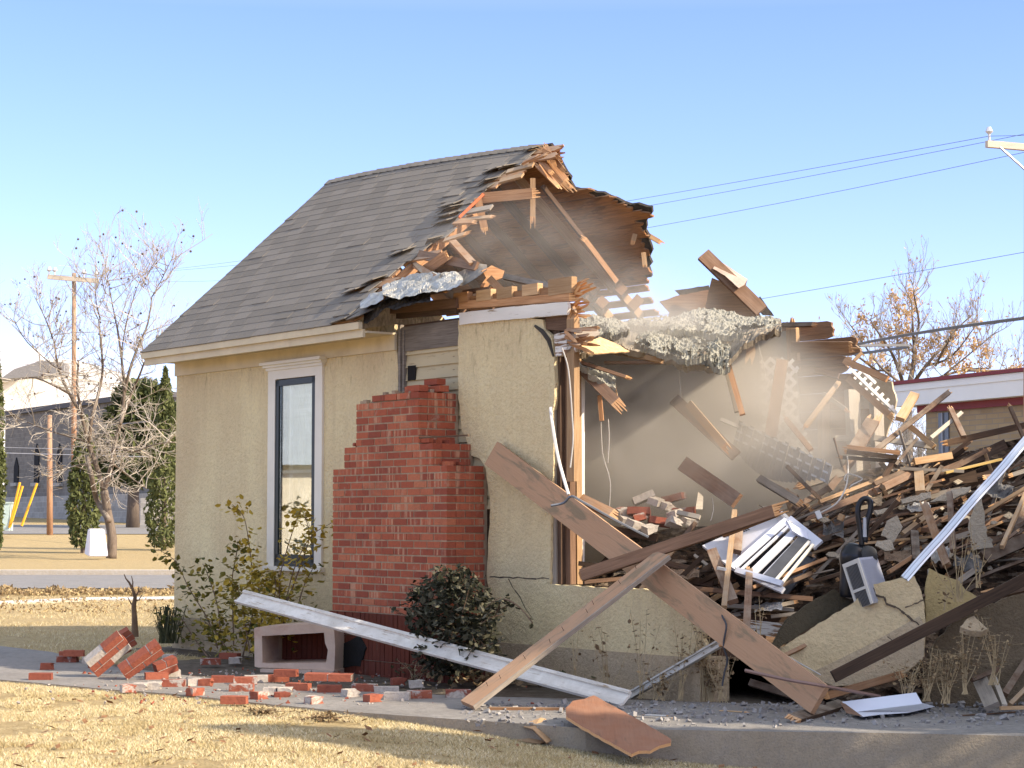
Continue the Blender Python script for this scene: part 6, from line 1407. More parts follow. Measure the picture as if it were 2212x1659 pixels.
for i, (p0, p1, w, mt, lb, e, y0, y1) in enumerate(INB):
    if not lb: continue
    board('plank', p0, p1, w, .03, mt, lb, 'plank', y0, y1, e0='split' if e[0] == 's' else 'cut', e1='split' if e[1] == 's' else 'cut', seed=i + 300, strips=4, split=.4)
OSB = m_flat('flaked_board', (.62, .40, .20), .9, .3, 26, .004)
panel('flake_board', [(1250, 746), (1296, 728), (1330, 742), (1361, 759), (1300, 763), (1271, 763)], P(1300, 750, 16.9), (.5, -.5, .75), .012, OSB, 'sunlit flake board piece by the broken cornice', 'board', 1, 9, 3)
panel('flake_board', [(1240, 722), (1290, 706), (1296, 722), (1262, 740)], P(1270, 722, 16.8), (.4, -.8, .5), .012, W_GREY, 'grey board corner just above the flake board piece', 'board', 1, 9, 4)
panel('torn_paper', [(1612, 728), (1630, 722), (1632, 760), (1624, 790), (1620, 770), (1610, 790)], P(1620, 750, 19), (.2, -1, .1), .006, CARD, 'torn brown paper strip hanging below the ceiling at the right', 'paper', 1, 8, 5)
panel('torn_paper', [(1508, 1062), (1519, 1072), (1518, 1100), (1503, 1100)], P(1512, 1080, 17.3), (.5, -1, .1), .006, W_PALE, 'bright scrap hanging under the wide brown board', 'scrap', .6, 8, 6)
# lattice
def lattice(name, px, y, n, label, seed, sp_=.085, w=.032):
    n = Vector(n).normalized(); u = sum(p[0] for p in px) / len(px); v = sum(p[1] for p in px) / len(px); p0 = P(u, v, y); q = [PL(*p, p0, n) for p in px]
    x = Z.cross(n).normalized(); yv = n.cross(x); pts = [((a - p0).dot(x), (a - p0).dot(yv)) for a in q]; rg = random.Random(seed)
    def inside(a, b):
        r = False; j = len(pts) - 1
        for i in range(len(pts)):
            (xi, yi), (xj, yj) = pts[i], pts[j]
            if (yi > b) != (yj > b) and a < (xj - xi) * (b - yi) / (yj - yi) + xi: r = not r
            j = i
        return r
    mb = MB(); R_ = max(max(abs(a), abs(b)) for a, b in pts) * 1.5; k = int(R_ * 2 / sp_)
    for di, (cx, cy) in enumerate(((.707, .707), (.707, -.707))):
        for i in range(-k, k + 1):
            o_ = i * sp_; run = None; st = .02; t = -R_
            while t < R_:
                a, b = cx * t - cy * o_, cy * t + cx * o_; ins = inside(a, b)
                if ins and run is None: run = t
                if (not ins or t + st >= R_) and run is not None:
                    if t - run > .04:
                        c0 = p0 + x * (cx * run - cy * o_) + yv * (cy * run + cx * o_); dv = (x * cx + yv * cy); wv = (x * -cy + yv * cx)
                        mb.box(c0 - wv * w / 2 + n * (.007 * di), dv * (t - run), wv * w, n * .006)
                    run = None
                t += st
    return tag(mb.build(name, LATW), label, 'lattice')
LATW = m_flat('white_lattice_paint', (.74, .71, .66), .7, .08, 4)
lattice('white_lattice', [(1642, 772), (1690, 776), (1700, 782), (1712, 778), (1724, 790), (1716, 815), (1722, 850), (1716, 890), (1736, 925), (1750, 960), (1752, 1010), (1655, 1010), (1645, 900)], 19.4, (-.3, -1, .05), 'dusty white lattice panel hanging on the rear wall', 1)
LB = panel('lattice_backing', [(1640, 765), (1690, 772), (1712, 890), (1738, 930), (1752, 962), (1752, 1012), (1640, 1012)], P(1690, 890, 19.7), (-.3, -1, .05), .012, PLAST, 'dusty sheet behind the lattice panel', 'sheet', 2, 14, 8)
lattice('white_lattice', [(1834, 795), (1858, 798), (1880, 815), (1900, 840), (1930, 880), (1938, 900), (1920, 890), (1900, 870), (1870, 850), (1850, 830)], 19.2, (.2, -1, .2), 'sunlit white lattice corner hanging over the right hand studs', 2, .075, .03)
# slatted blind with toothed upper edge
bl_ = thing('slatted_blind', P(1700, 1060, 18.0), 'stack of white slats sloping down through the dust, teeth lit by the sun', 'blind')
BLW = m_flat('white_vinyl', (.70, .70, .68), .5, .05)
beam('end_strip', P(1557, 906, 18.3), P(1596, 922, 18.2), .036, .02, WHITE, parent=bl_, face=(0, -1, .4), strips=1)
a0, a1 = P(1597, 916, 18.2), P(1800, 1010, 17.6); dn_ = Vector((-.30, .0, -.95)).normalized()
mb = MB(); NS = 24
for k in range(NS):
    q = a0.lerp(a1, k / NS); q2 = a0.lerp(a1, (k + .9) / NS); h = .34 * (.45 + .55 * math.sin(math.pi * min(1, (k + 3) / NS))); z_ = Z * (.012 if k % 3 else .035)
    mb.prism([q + z_, q2 + z_, q2 + dn_ * h, q + dn_ * h], Vector((.004, .012, 0)) * (1 + (k % 2)))
mb.build('slat', m_flat('dusty_vinyl', (.38, .35, .30), .7, .08), bl_)
for k in range(11):
    q = a0.lerp(a1, (k + .1) / 11); q2 = a0.lerp(a1, (k + .75) / 11)
    for r_ in range(3):
        mb = MB(); o_ = Vector((-.03, -.03, -.07)) * r_; mb.box(q + o_, (q2 - q) * .9, Vector((0, -.02, 0)), Z * .018); mb.build('tooth', BLW, bl_)
beam('door_knob_rail', P(1506, 898, 17.7), P(1513, 892, 17.7), .02, .02, WHITE, 'tiny white fitting on the leaning double board', 'fitting')
# blown insulation on the sagging ceiling
INS = m_flat('grey_insulation', (.33, .315, .255), .98, .3, 18, .02)
def sheet(name, top, bot, y_t, y_b, NU, NV, disp, mat, label, seed, kind=None, cat='insulation', und=.05, hole=None):
    mb = MB(); V = []; 
    u0, u1 = top[0][0], top[-1][0]
    for j in range(NV + 1):
        for i in range(NU + 1):
            u = u0 + (u1 - u0) * i / NU; t = j / NV; v = itab(bot, u) + (itab(top, u) - itab(bot, u)) * t; y = y_b + (y_t - y_b) * t
            q = P(u, v, y); k = noise.noise((q.x * 3.5, q.y * 3.5, q.z * 3.5 + seed)) * .35 + noise.noise((q.x * 9, q.y * 9, q.z * 9 + seed)) * .5 + noise.noise((q.x * 20, q.y * 20, q.z * 20 + seed)) * .55 + noise.noise((q.x * 42, q.y * 42, q.z * 42)) * .42 + noise.noise((q.x * 80, q.y * 80, q.z * 80)) * .25
            V.append(q + Vector((noise.noise((q.x * 17, q.z * 17, 5)) * .4, -.8, .75)) * disp * k)
    n = NU + 1; F = [(j * n + i, j * n + i + 1, (j + 1) * n + i + 1, (j + 1) * n + i) for j in range(NV) for i in range(NU) if not (hole and hole(i / NU, j / NV))]
    o = len(V); V += [v + Vector((0, .03, -und)) for v in V]; F += [tuple(o + k for k in f[::-1]) for f in F]
    e = list(range(n)); F += [(e[i], o + e[i], o + e[i + 1], e[i + 1]) for i in range(NU)]
    mb.add(V, F); return tag(mb.build(name, mat), label, cat, kind=kind)
CEILM = m_flat('dusty_ceiling_board', (.27, .225, .165), .95, .25, 5, .012, dirt=(.12, .085, .055), damt=.45)
sheet('ceiling_boards', [(1245, 702), (1350, 694), (1450, 690), (1560, 688), (1688, 694)], [(1245, 770), (1300, 748), (1380, 758), (1440, 776), (1500, 790), (1560, 794), (1600, 748), (1640, 724), (1688, 708)], 20.4, 17.25, 120, 30, .05, CEILM, 'sagging broken ceiling boards under the insulation', 5, cat='ceiling')
def ins(top, bot, yt, yb_, label, seed, thr=-.10):
    def hl(s, t): return noise.noise((s * 5 + seed, t * 2.2, 4.)) * .8 + .5 * noise.noise((s * 17, t * 6, seed)) < thr - .35 * (t - .4) + .9 * max(0, .12 - min(s, 1 - s)) * 4
    w_ = top[-1][0] - top[0][0]; sheet('insulation', top, bot, yt, yb_, int(w_ * 1.0), 60, .05, INS, label, seed, 'stuff', hole=hl)
ins([(1240, 690), (1280, 682), (1330, 690), (1360, 706)], [(1240, 714), (1290, 722), (1330, 722), (1360, 716)], 19.4, 17.3, 'thin drift of grey insulation beside the corner post at ceiling height', 1)
ins([(1340, 694), (1380, 688), (1440, 684), (1475, 690)], [(1340, 700), (1390, 708), (1440, 706), (1475, 700)], 20.2, 19.0, 'narrow strip of grey insulation along the far ceiling edge', 7)
ins([(1425, 704), (1460, 684), (1500, 668), (1560, 672), (1610, 684), (1660, 684), (1690, 692)], [(1425, 712), (1460, 712), (1500, 716), (1560, 724), (1610, 716), (1650, 712), (1690, 702)], 20.0, 18.0, 'largest heap of grey insulation below the upstanding rafter', 2, -.16)
ins([(1370, 730), (1400, 712), (1430, 716), (1470, 728), (1505, 722), (1535, 736)], [(1370, 740), (1400, 752), (1440, 764), (1480, 778), (1510, 772), (1535, 756)], 18.2, 17.0, 'hanging clump of grey insulation in the middle of the torn ceiling', 3, -.14)
ins([(1528, 742), (1550, 730), (1578, 748)], [(1528, 772), (1552, 800), (1578, 790)], 17.6, 17.0, 'small round clump of insulation above the sunlit hanging board', 4, -.24)
sheet('insulation', [(1246, 775), (1290, 788), (1330, 806)], [(1246, 782), (1290, 806), (1332, 820)], 17.4, 17.05, 60, 14, .045, INS, 'small drift of insulation on the drooping boards by the post', 2, 'stuff')
sheet('insulation', [(1270, 800), (1310, 810), (1330, 822)], [(1270, 806), (1310, 828), (1330, 838)], 17.3, 17.0, 50, 14, .04, INS, 'lowest drift of insulation near the drooping brown board', 3, 'stuff')
# rear remnant of the roof above the ceiling
ry = 20.6
beam('rafter_stub', P(1519, 550, ry), P(1645, 672, ry - .2), .15, .05, W_BROWN, 'brown rafter sticking up at the top of the rear roof remnant', 'rafter', face=(.1, -1, .2))
panel('roof_remnant', [(1425, 651), (1458, 640), (1530, 626), (1560, 690), (1440, 694), (1446, 674)], P(1490, 650, ry + .3), (0, -1, .1), .03, W_BROWN, 'torn brown boards left of the upstanding rafter', 'boards', 1, 12, 2)
panel('roof_remnant', [(1458, 627), (1496, 622), (1531, 616), (1540, 640), (1480, 648)], P(1490, 630, ry + .5), (0, -1, .1), .02, FELT, 'black felt strip left of the upstanding rafter', 'felt', 1, 10, 3)
panel('roof_remnant', [(1538, 600), (1524, 660), (1530, 690), (1650, 690), (1600, 625)], P(1570, 650, ry + .1), (0, -1, .1), .02, W_DARK, 'dark triangle of boards under the upstanding rafter', 'boards', .6, 12, 4)
panel('roof_remnant', [(1607, 618), (1618, 628), (1638, 644), (1642, 640), (1672, 682), (1648, 680), (1615, 645)], P(1635, 650, ry + .15), (0, -1, .1), .02, FELT, 'black felt edge right of the upstanding rafter', 'felt', .8, 10, 5)
panel('flashing', [(1549, 566), (1562, 568), (1615, 603), (1608, 615), (1596, 622), (1566, 595), (1540, 580)], P(1580, 595, ry - .12), (.3, -.6, .8), .006, m_flat('rusty_flashing', (.45, .34, .27), .6, .25, 6, .004, metal=.2), 'bent rusty flashing on top of the upstanding rafter', 'flashing', .6, 10, 6)
panel('flashing', [(1615, 603), (1608, 615), (1596, 622), (1592, 632), (1604, 640)], P(1602, 622, ry - .1), (.6, -1, .2), .006, W_DARK, 'dark folded end of the rusty flashing', 'flashing', .4, 10, 7)
for u0, v0, lb in ((1293, 627, 'upper left sunlit block end on the rear battens'), (1312, 655, 'lower left sunlit block end on the rear battens'), (1352, 626, 'upper right sunlit block end on the rear battens'), (1384, 656, 'lower right sunlit block end on the rear battens')):
    y_ = 21.55; c = P(u0 - 12, v0, y_); M = Matrix.Rotation(R(42), 3, 'Y'); mb = MB(); s_ = .053; mb.cbox(c, M @ Vector((s_, 0, 0)), Vector((.0, .12, 0)), M @ Vector((0, 0, s_ * (1.5 if u0 > 1370 else 1.0)))); tag(mb.build('block_end', W_ORANGE), lb, 'block', 'sunlit block ends')
# foil, felt and shingle rubbish at the broken eave
FOIL = m_flat('crumpled_foil', (.46, .45, .41), .42, .2, 10, .015, metal=.45, dirt=(.22, .18, .12), damt=.42)
def crumple(name, top, bot, yt, yb, mat, label, disp, cat, seed, NU=90, NV=24):
    mb = MB(); V = []; u0, u1 = top[0][0], top[-1][0]
    for j in range(NV + 1):
        for i in range(NU + 1):
            u = u0 + (u1 - u0) * i / NU; t = j / NV; v = itab(bot, u) + (itab(top, u) - itab(bot, u)) * t; q = HB(u, v, yb + (yt - yb) * t)
            V.append(q + Vector((0, -1, .4)) * disp * (noise.noise((q.x * 6, q.y * 6, q.z * 9 + seed)) + .5 * noise.noise((q.x * 17, q.y * 17, q.z * 17)) + .35 * abs(noise.noise((q.x * 34, q.y * 34, q.z * 34)))))
    n = NU + 1; F = [(j * n + i, j * n + i + 1, (j + 1) * n + i + 1, (j + 1) * n + i) for j in range(NV) for i in range(NU)]; o = len(V); V += [v + Vector((0, .012, 0)) for v in V]; F += [tuple(o + k for k in f[::-1]) for f in F]
    mb.add(V, F); return tag(mb.build(name, mat), label, cat)
crumple('foil_sheet', [(826, 612), (870, 596), (900, 594), (940, 586), (985, 586), (1000, 600)], [(826, 640), (870, 642), (910, 636), (950, 628), (985, 622), (1000, 612)], .15, -.38, FOIL, 'crumpled silver foil sheet along the broken eave', .05, 'foil', 2)
crumple('foil_sheet', [(778, 652), (800, 634), (828, 628)], [(778, 668), (800, 662), (828, 646)], -.2, -.42, FOIL, 'small silver foil scrap at the left end of the broken eave', .03, 'foil', 5, 16, 6)
crumple('felt_sheet', [(785, 660), (820, 640), (870, 636), (930, 632)], [(785, 700), (800, 694), (830, 668), (870, 662), (930, 650)], .0, -.36, FELT, 'tattered dark felt hanging under the foil', .05, 'felt', 7)
crumple('shingle_flap', [(960, 604), (1000, 584), (1035, 568), (1052, 572)], [(960, 622), (1000, 616), (1030, 600), (1052, 584)], .45, -.05, SHING, 'loose flap of shingles right of the foil', .02, 'shingles', 9, 20, 8)
panel('wood_piece', [(1040, 585), (1062, 573), (1090, 585), (1085, 600), (1066, 606), (1052, 622), (1038, 618), (1050, 600)], HB(1062, 595, .15), (.2, -1, .2), .02, W_ORANGE, 'ragged orange wood piece behind the loose shingle flap', 'wood', 1.5, 8, 11)
for i, (p0, p1, w, mt, lb, e) in enumerate([((978, 522), (1022, 570), 16, W_ORANGE, 'orange rafter end standing in the torn roof', 'cc'), ((905, 550), (1030, 575), 20, W_BROWN, 'brown board lying across the torn roof opening', 'cc'), ((918, 584), (965, 552), 22, W_ORANGE, 'broad orange broken board in the torn roof', 'cs'), ((895, 572), (940, 600), 14, W_ORANGE, 'orange splinter board under the broad broken one', 'sc'), ((1090, 598), (1195, 620), 13, W_GREY, 'grey board sloping down to the wall plate', 'cc'), ((1058, 602), (1086, 632), 16, W_ORANGE, 'orange strut propped on the wall plate', 'cc'), ((892, 565), (915, 590), 9, W_TAN, 'small tan batten in the torn roof', 'cs'), ((1000, 632), (1060, 624), 9, W_BROWN, 'brown lath above the wall plate', 'cs'), ((870, 640), (960, 628), 8, W_BROWN, 'brown lath under the foil sheet', 'ss'), ((855, 622), (905, 650), 8, W_ORANGE, 'orange splinters mixed with the dark felt', 'ss')]):
    board('plank', p0, p1, w, .03, mt, lb, 'plank', HB(*p0, .45 if p0[1] < 600 else .1).y, HB(*p1, .25 if p1[1] < 600 else .08).y, e0='split' if e[0] == 's' else 'cut', e1='split' if e[1] == 's' else 'cut', seed=i + 600, strips=4, split=.4)

# soft scraps caught between the boards
SOFT = [('grey_felt', (.13, .12, .11)), ('tan_paper', (.38, .28, .17)), ('pale_cloth', (.50, .47, .42)), ('brown_paper', (.24, .16, .10))]; SM = [m_flat(n_, c_, .95, .2, 8, .008) for n_, c_ in SOFT]
rg = random.Random(91)
for i, (u, v, w, h, k, lb) in enumerate([(1700, 1165, 60, 22, 1, 'crumpled tan paper below the splintered board end'), (1800, 1145, 44, 26, 0, 'grey felt scrap left of the vacuum handle'), (1940, 1200, 60, 26, 3, 'crumpled brown paper right of the air conditioner'), (2030, 1200, 40, 30, 2, 'dusty pale rag left of the tall stucco fragment'), (1985, 1090, 50, 18, 2, 'pale rag lying left of the broken orange brown post'), (2160, 1060, 56, 30, 0, 'large grey felt scrap near the top of the metal rail'), (1880, 1080, 50, 18, 1, 'tan paper strip behind the vacuum handle'), (1480, 1240, 60, 16, 3, 'brown paper strip under the crossing boards'), (1660, 1310, 60, 18, 2, 'pale rag above the peeling white board'), (2090, 1215, 60, 30, 0, 'dark felt scrap under the tall stucco fragment')]):
    y = YP(u, v) - .42; tp = [(u - w / 2 + j * w / 5, v - h / 2 + rg.uniform(-h * .3, h * .3)) for j in range(6)]; bt = [(p[0], v + h / 2 + rg.uniform(-h * .3, h * .3)) for p in tp]
    q0 = P(u, v, y); b_ = (q0 - O).dot(B); crumple('scrap_sheet', tp, bt, b_ + .10, b_ - .08, SM[k], lb, .06, 'scrap', i * 3 + 1, 40, 14)
# ================================================================== plants round the house
YLEAF = m_leaf('yellowing_rose_leaf', (.09, .095, .02), (.56, .38, .05)); DLEAF = m_leaf('dull_green_leaf', (.035, .042, .018), (.14, .13, .06)); DUSTY = m_leaf('dusty_leaf', (.024, .026, .013), (.17, .155, .105), .95); DRYL = m_leaf('dry_brown_leaf', (.12, .075, .04), (.42, .30, .16))
STEM = m_flat('woody_stem', (.16, .10, .06), .9, .3, 10); STRAW = m_flat('dry_stalk', (.42, .32, .18), .9, .3, 10)
def leaf(mb, q, s, rg, t=None, droop=.4):
    d = Vector((rg.gauss(0, 1), rg.gauss(0, 1), rg.gauss(-droop, .6))).normalized(); x = d.cross(Vector((rg.gauss(0, .4), rg.gauss(0, .4), 1))).normalized(); n = d.cross(x) * .18
    t = rg.random() if t is None else t
    mb.add([q, q + d * s * .35 + x * s * .32, q + d * s * .75 + x * s * .26, q + d * s - n * s, q + d * s * .75 - x * s * .26, q + d * s * .35 - x * s * .32], [(0, 1, 2, 3), (0, 3, 4, 5)], None, t)
def stems_plant(name, label, cat, base, paths, leafmat, dens, ls, r=.009, seed=1, stemmat=STEM, side=.05, tone=(0, 1), start=.1, group=None):
    rg = random.Random(seed); t = thing(name, base, label, cat, group); ms, ml = MB(), MB()
    for px in paths:
        path = smooth_path([P(*q) for q in px], 5); n = len(path); ms.tube(path, [r * (1 - .7 * i / n) for i in range(n)], 5)
        for i in range(n - 1):
            if i / n < start: continue
            for k in range(int(dens) + (rg.random() < dens % 1)):
                q = path[i].lerp(path[i + 1], rg.random()); o = Vector((rg.gauss(0, side), rg.gauss(0, side), rg.gauss(0, side * .6)))
                if o.length > .04 and rg.random() < .5: ms.tube([q, q + o], [r * .3, r * .2], 3)
                leaf(ml, q + o, ls * rg.uniform(.6, 1.25), rg, tone[0] + (tone[1] - tone[0]) * rg.random())
    ms.build('stems', stemmat, t); ml.build('foliage', leafmat, t); return t, ms, ml
def yb(u, b): return HB(u, 1300, b).y
# dead weeds before the low wall and at the lower right
def weed(u0, v0, v1, b, label, seed, n=5, ls=.035, spread=16, mat=DRYL, dens=.9, y=None, stem=STRAW, grp=None, side=.03):
    rg = random.Random(seed); paths = []; yy = y if y is not None else G(u0, v0).y
    for k in range(n):
        du = rg.gauss(0, spread); hv = v0 + (v1 - v0) * rg.uniform(.6, 1.0); paths.append([(u0 + rg.gauss(0, spread * .3), v0, yy), (u0 + du * .5 + rg.gauss(0, 3), (v0 + hv) / 2, yy), (u0 + du + rg.gauss(0, 3), hv, yy + rg.uniform(-.1, .05))])
    return stems_plant('dead_weed', label, 'weed', Vector(P(u0, v0, yy)), paths, mat, dens, ls, .004, seed, stem, side, (0, 1), .3, grp)
rose = thing('rose_bush', HB(560, 1400, -.5), 'tall straggly bush with yellowing leaves growing under the window', 'bush')
ms, ml = MB(), MB(); rg = random.Random(31)
def rstem(px, n_, tone, ls=.068, side=.06, r=.009):
    path = smooth_path([P(u, v, yb(u, b)) for u, v, b in px], 6); k = len(path); ms.tube(path, [r * (1 - .7 * i / k) for i in range(k)], 5)
    for i in range(int(n_ * 1.5)):
        t = rg.uniform(.12, 1) ** .8; q = path[min(k - 1, int(t * k))] + Vector((rg.gauss(0, side), rg.gauss(0, side), rg.gauss(0, side * .7))); leaf(ml, q, ls * rg.uniform(.7, 1.3), rg, min(1, max(0, rg.gauss(tone, .18))))
for px, n_, tn in [([(524, 1419, -.5), (545, 1330, -.45), (546, 1260, -.4), (540, 1190, -.38), (527, 1118, -.36), (502, 1090, -.35)], 85, .8), ([(470, 1400, -.5), (450, 1340, -.4), (408, 1270, -.36), (380, 1214, -.35), (341, 1186, -.4)], 60, .12), ([(480, 1400, -.5), (470, 1310, -.4), (448, 1240, -.35), (438, 1218, -.35)], 50, .2),
                  ([(505, 1395, -.5), (503, 1320, -.4), (502, 1248, -.36), (512, 1190, -.35), (514, 1168, -.35)], 60, .25), ([(606, 1400, -.5), (604, 1330, -.45), (605, 1248, -.4), (622, 1180, -.36), (642, 1120, -.34), (652, 1100, -.34)], 60, .75), ([(612, 1400, -.5), (614, 1330, -.45), (632, 1240, -.4), (668, 1163, -.36), (715, 1130, -.4)], 60, .6), ([(620, 1300, -.45), (650, 1220, -.38), (668, 1160, -.36), (658, 1112, -.35)], 35, .6),
                  ([(560, 1410, -.55), (565, 1340, -.5), (560, 1280, -.45), (548, 1236, -.4)], 110, .65), ([(580, 1400, -.55), (585, 1330, -.5), (596, 1270, -.45), (590, 1235, -.4)], 90, .55), ([(540, 1410, -.6), (530, 1350, -.5), (520, 1290, -.45), (505, 1260, -.4)], 80, .4), ([(640, 1330, -.45), (655, 1270, -.4), (680, 1220, -.36)], 40, .35), ([(450, 1420, -.5), (420, 1380, -.4), (390, 1335, -.38), (362, 1330, -.36)], 50, .08), ([(500, 1420, -.6), (470, 1370, -.5), (440, 1340, -.45)], 60, .2), ([(560, 1420, -.7), (590, 1380, -.65), (600, 1340, -.6)], 60, .7)]:
    rstem(px, n_, tn)
for i in range(520):
    u, v = rg.gauss(545, 55), rg.gauss(1345, 45)
    if v < 1430: leaf(ml, P(u, v, yb(u, rg.uniform(-.7, -.3))), rg.uniform(.045, .08), rg, rg.random() ** 1.1)
ms.build('stems', STEM, rose); ml.build('foliage', YLEAF, rose)
db = thing('dusty_bush', HB(975, 1440, -.9), 'dense dark dusty bush at the right foot of the chimney', 'bush'); ms, ml = MB(), MB(); rg = random.Random(9)
lob = [(905, 1290, 28, .75), (935, 1270, 30, .8), (970, 1255, 34, .9), (1000, 1260, 34, .85), (1030, 1285, 34, .8), (915, 1340, 34, .8), (960, 1320, 40, 1.0), (1010, 1330, 42, 1.0), (1048, 1345, 30, .8), (920, 1390, 34, .85), (970, 1390, 44, 1.0), (1020, 1390, 40, .9), (1050, 1400, 26, .8), (950, 1430, 30, .9), (1000, 1435, 34, .9)]
for u, v, r_, dp in lob:
    for k in range(int(r_ * (3.2 + 2.5 * rg.random()))):
        a_ = rg.uniform(0, 6.28); q_ = rg.random() ** .5 * r_ * (1 + .25 * math.sin(a_ * 3 + u)); leaf(ml, P(u + math.cos(a_) * q_, v + math.sin(a_) * q_, yb(u, -.45 - dp * rg.random() * .42)), rg.uniform(.04, .085), rg, rg.random() ** 2.4)
for px in [[(925, 1440), (922, 1350), (910, 1290)], [(980, 1440), (975, 1340), (965, 1240)], [(1000, 1445), (1020, 1350), (1035, 1270)], [(1010, 1440), (1070, 1330), (1085, 1295), (1120, 1310), (1150, 1345)], [(960, 1440), (940, 1330), (930, 1265)]]:
    path = smooth_path([P(u, v, yb(u, -.6)) for u, v in px], 5); ms.tube(path, .008, 4)
    for q in path[::2]: leaf(ml, q, .06, rg, .1)
for k in range(26):
    u0, v0 = rg.uniform(905, 1060), rg.uniform(1300, 1430); an = rg.uniform(-2.9, -.25); ln = rg.uniform(30, 75); yy = yb(u0, -.6 - rg.random() * .3)
    path = smooth_path([P(u0 + math.cos(an) * ln * t_ + rg.gauss(0, 3), v0 + math.sin(an) * ln * t_ * (1 - .25 * t_), yy - .05 * t_) for t_ in (0, .5, 1)], 4); ms.tube(path, .005, 4)
    for q in path[2:]:
        for j in range(2): leaf(ml, q + Vector((rg.gauss(0, .02), rg.gauss(0, .02), rg.gauss(0, .02))), rg.uniform(.04, .075), rg, rg.random() ** 2)
ms.build('stems', STEM, db); ml.build('foliage', DUSTY, db)
weed(1535, 1515, 1400, 0, 'dark dry weed hiding the broken end of the low wall', 71, 12, .035, 16, dens=2.0)
weed(560, 1540, 1532, 0, 'flattened brown tuft on the lawn edge near the bricks', 72, 16, .03, 30, dens=2.0); weed(700, 1552, 1543, 0, 'flattened brown tuft on the lawn in the tree shade', 73, 16, .03, 34, dens=2.0)
# grassy clump and sapling by the left corner
t = thing('strap_leaf_plant', HB(362, 1392, -.1), 'dark strap leaved clump at the left house corner', 'plant'); mb = MB(); rg = random.Random(4)
for k in range(90):
    b0 = HB(362 + rg.gauss(0, 9), 1390, -.15 - rg.random() * .3); an = rg.uniform(0, 6.28); o = Vector((math.cos(an), math.sin(an), 0)) * rg.uniform(.1, .34); h = rg.uniform(.18, .42); w = Vector((-math.sin(an), math.cos(an), 0)) * .007
    a_, m_, c_ = b0, b0 + o * .45 + Z * h, b0 + o + Z * h * rg.uniform(.5, .95); mb.add([a_ - w, a_ + w, m_ + w, m_ - w, c_], [(0, 1, 2, 3), (3, 2, 4)], None, rg.random() * .6)
mb.build('foliage', DLEAF, t)
rg = random.Random(8); t = thing('sapling', G(292, 1376), 'bare dead sapling stem behind the tumbled bricks', 'sapling'); mb = MB(); y_ = G(292, 1376).y
limb(mb, [P(u, v, y_) for u, v in [(292, 1376), (291, 1340), (289, 1310), (292, 1290), (286, 1272), (279, 1258)]], .045, .012, 7)
for px in [[(289, 1310), (282, 1302), (276, 1290)], [(292, 1290), (299, 1278), (300, 1266)], [(286, 1272), (287, 1258), (284, 1244)], [(279, 1258), (272, 1250), (268, 1240)], [(290, 1300), (300, 1296), (306, 1286)]]: limb(mb, [P(u, v, y_) for u, v in px], .014, .005, 4)
mb.build('stems', STEM, t)
weed(1240, 1500, 1312, 0, 'thin dead weed stalk left of the leaning board', 1, 3, .03, 8)
weed(1310, 1505, 1330, 0, 'yellow withered weed hanging on the low cream wall', 2, 6, .05, 20)
weed(1385, 1510, 1285, 0, 'tall dead weed with round brown heads before the low wall', 3, 4, .042, 16, dens=1.1)
weed(1470, 1515, 1340, 0, 'dry brown weed behind the short white moulding', 4, 7, .035, 26, dens=1.6)
weed(1520, 1515, 1318, 0, 'bushy dry weed between moulding and stained board', 5, 8, .035, 22, dens=1.8)
weed(1560, 1518, 1400, 0, 'low dry weed at the broken end of the low wall', 6, 7, .03, 22, dens=1.6)
weed(1425, 1515, 1430, 0, 'low withered weed at the middle of the low wall foot', 16, 8, .04, 26, dens=1.6)
weed(1640, 1400, 1270, 0, 'dry seed stalk in front of the reddish brown plank', 7, 3, .035, 8, y=14.8)
for i, (u, v0, v1, lb) in enumerate([(2000, 1515, 1390, 'dense dead weeds left of the weathered post stub'), (2040, 1520, 1400, 'dead weeds just left of the weathered post stub'), (1960, 1510, 1420, 'dead weeds under the scraped beam'), (2085, 1500, 1350, 'thin dark dead stalks behind the weathered post stub'), (2150, 1480, 1330, 'dead stalks over the wall stump at the right')]):
    weed(u, v0, v1, 0, lb, 20 + i, 10, .03, 22, y=14.55, dens=1.9, side=.045)
weed(2070, 1300, 1150, 0, 'leggy dead stalks rising behind the yellow stucco slab', 40, 9, .03, 34, y=15.0, dens=.7); weed(2115, 1270, 1110, 0, 'dead branching stalk before the tall stucco fragment', 41, 4, .03, 18, y=15.2, dens=.6); weed(2040, 1318, 1255, 0, 'small dark dried flower stalk on the yellow stucco slab', 42, 3, .035, 10, y=14.9, dens=1.2)
weed(900, 1470, 1425, 0, 'withered grass tuft right of the chimney foot', 50, 9, .04, 36, dens=1.2); weed(1110, 1470, 1390, 0, 'dry straw stalks right of the dusty bush', 51, 7, .03, 30, dens=.5)
def lowgreen(u0, v0, label, seed, n, w, mat=DLEAF):
    rg = random.Random(seed); mb = MB(); q0 = G(u0, v0)
    for k in range(n): leaf(mb, q0 + Vector((rg.gauss(0, w), rg.gauss(0, w * .5), rg.uniform(.01, .12))), rg.uniform(.04, .08), rg, rg.random(), 0)
    return tag(mb.build('low_plant', mat), label, 'plant')
lowgreen(1330, 1487, 'low dark green plant at the foot of the low wall', 1, 190, .22); lowgreen(960, 1462, 'green sprouts below the dusty bush', 2, 120, .2); tag(lowgreen(1080, 1480, 'dark litter of leaves under the leaning board', 3, 220, .3, DRYL), 'dark litter of leaves under the leaning board', 'leaves', kind='stuff').name = 'leaf_litter'
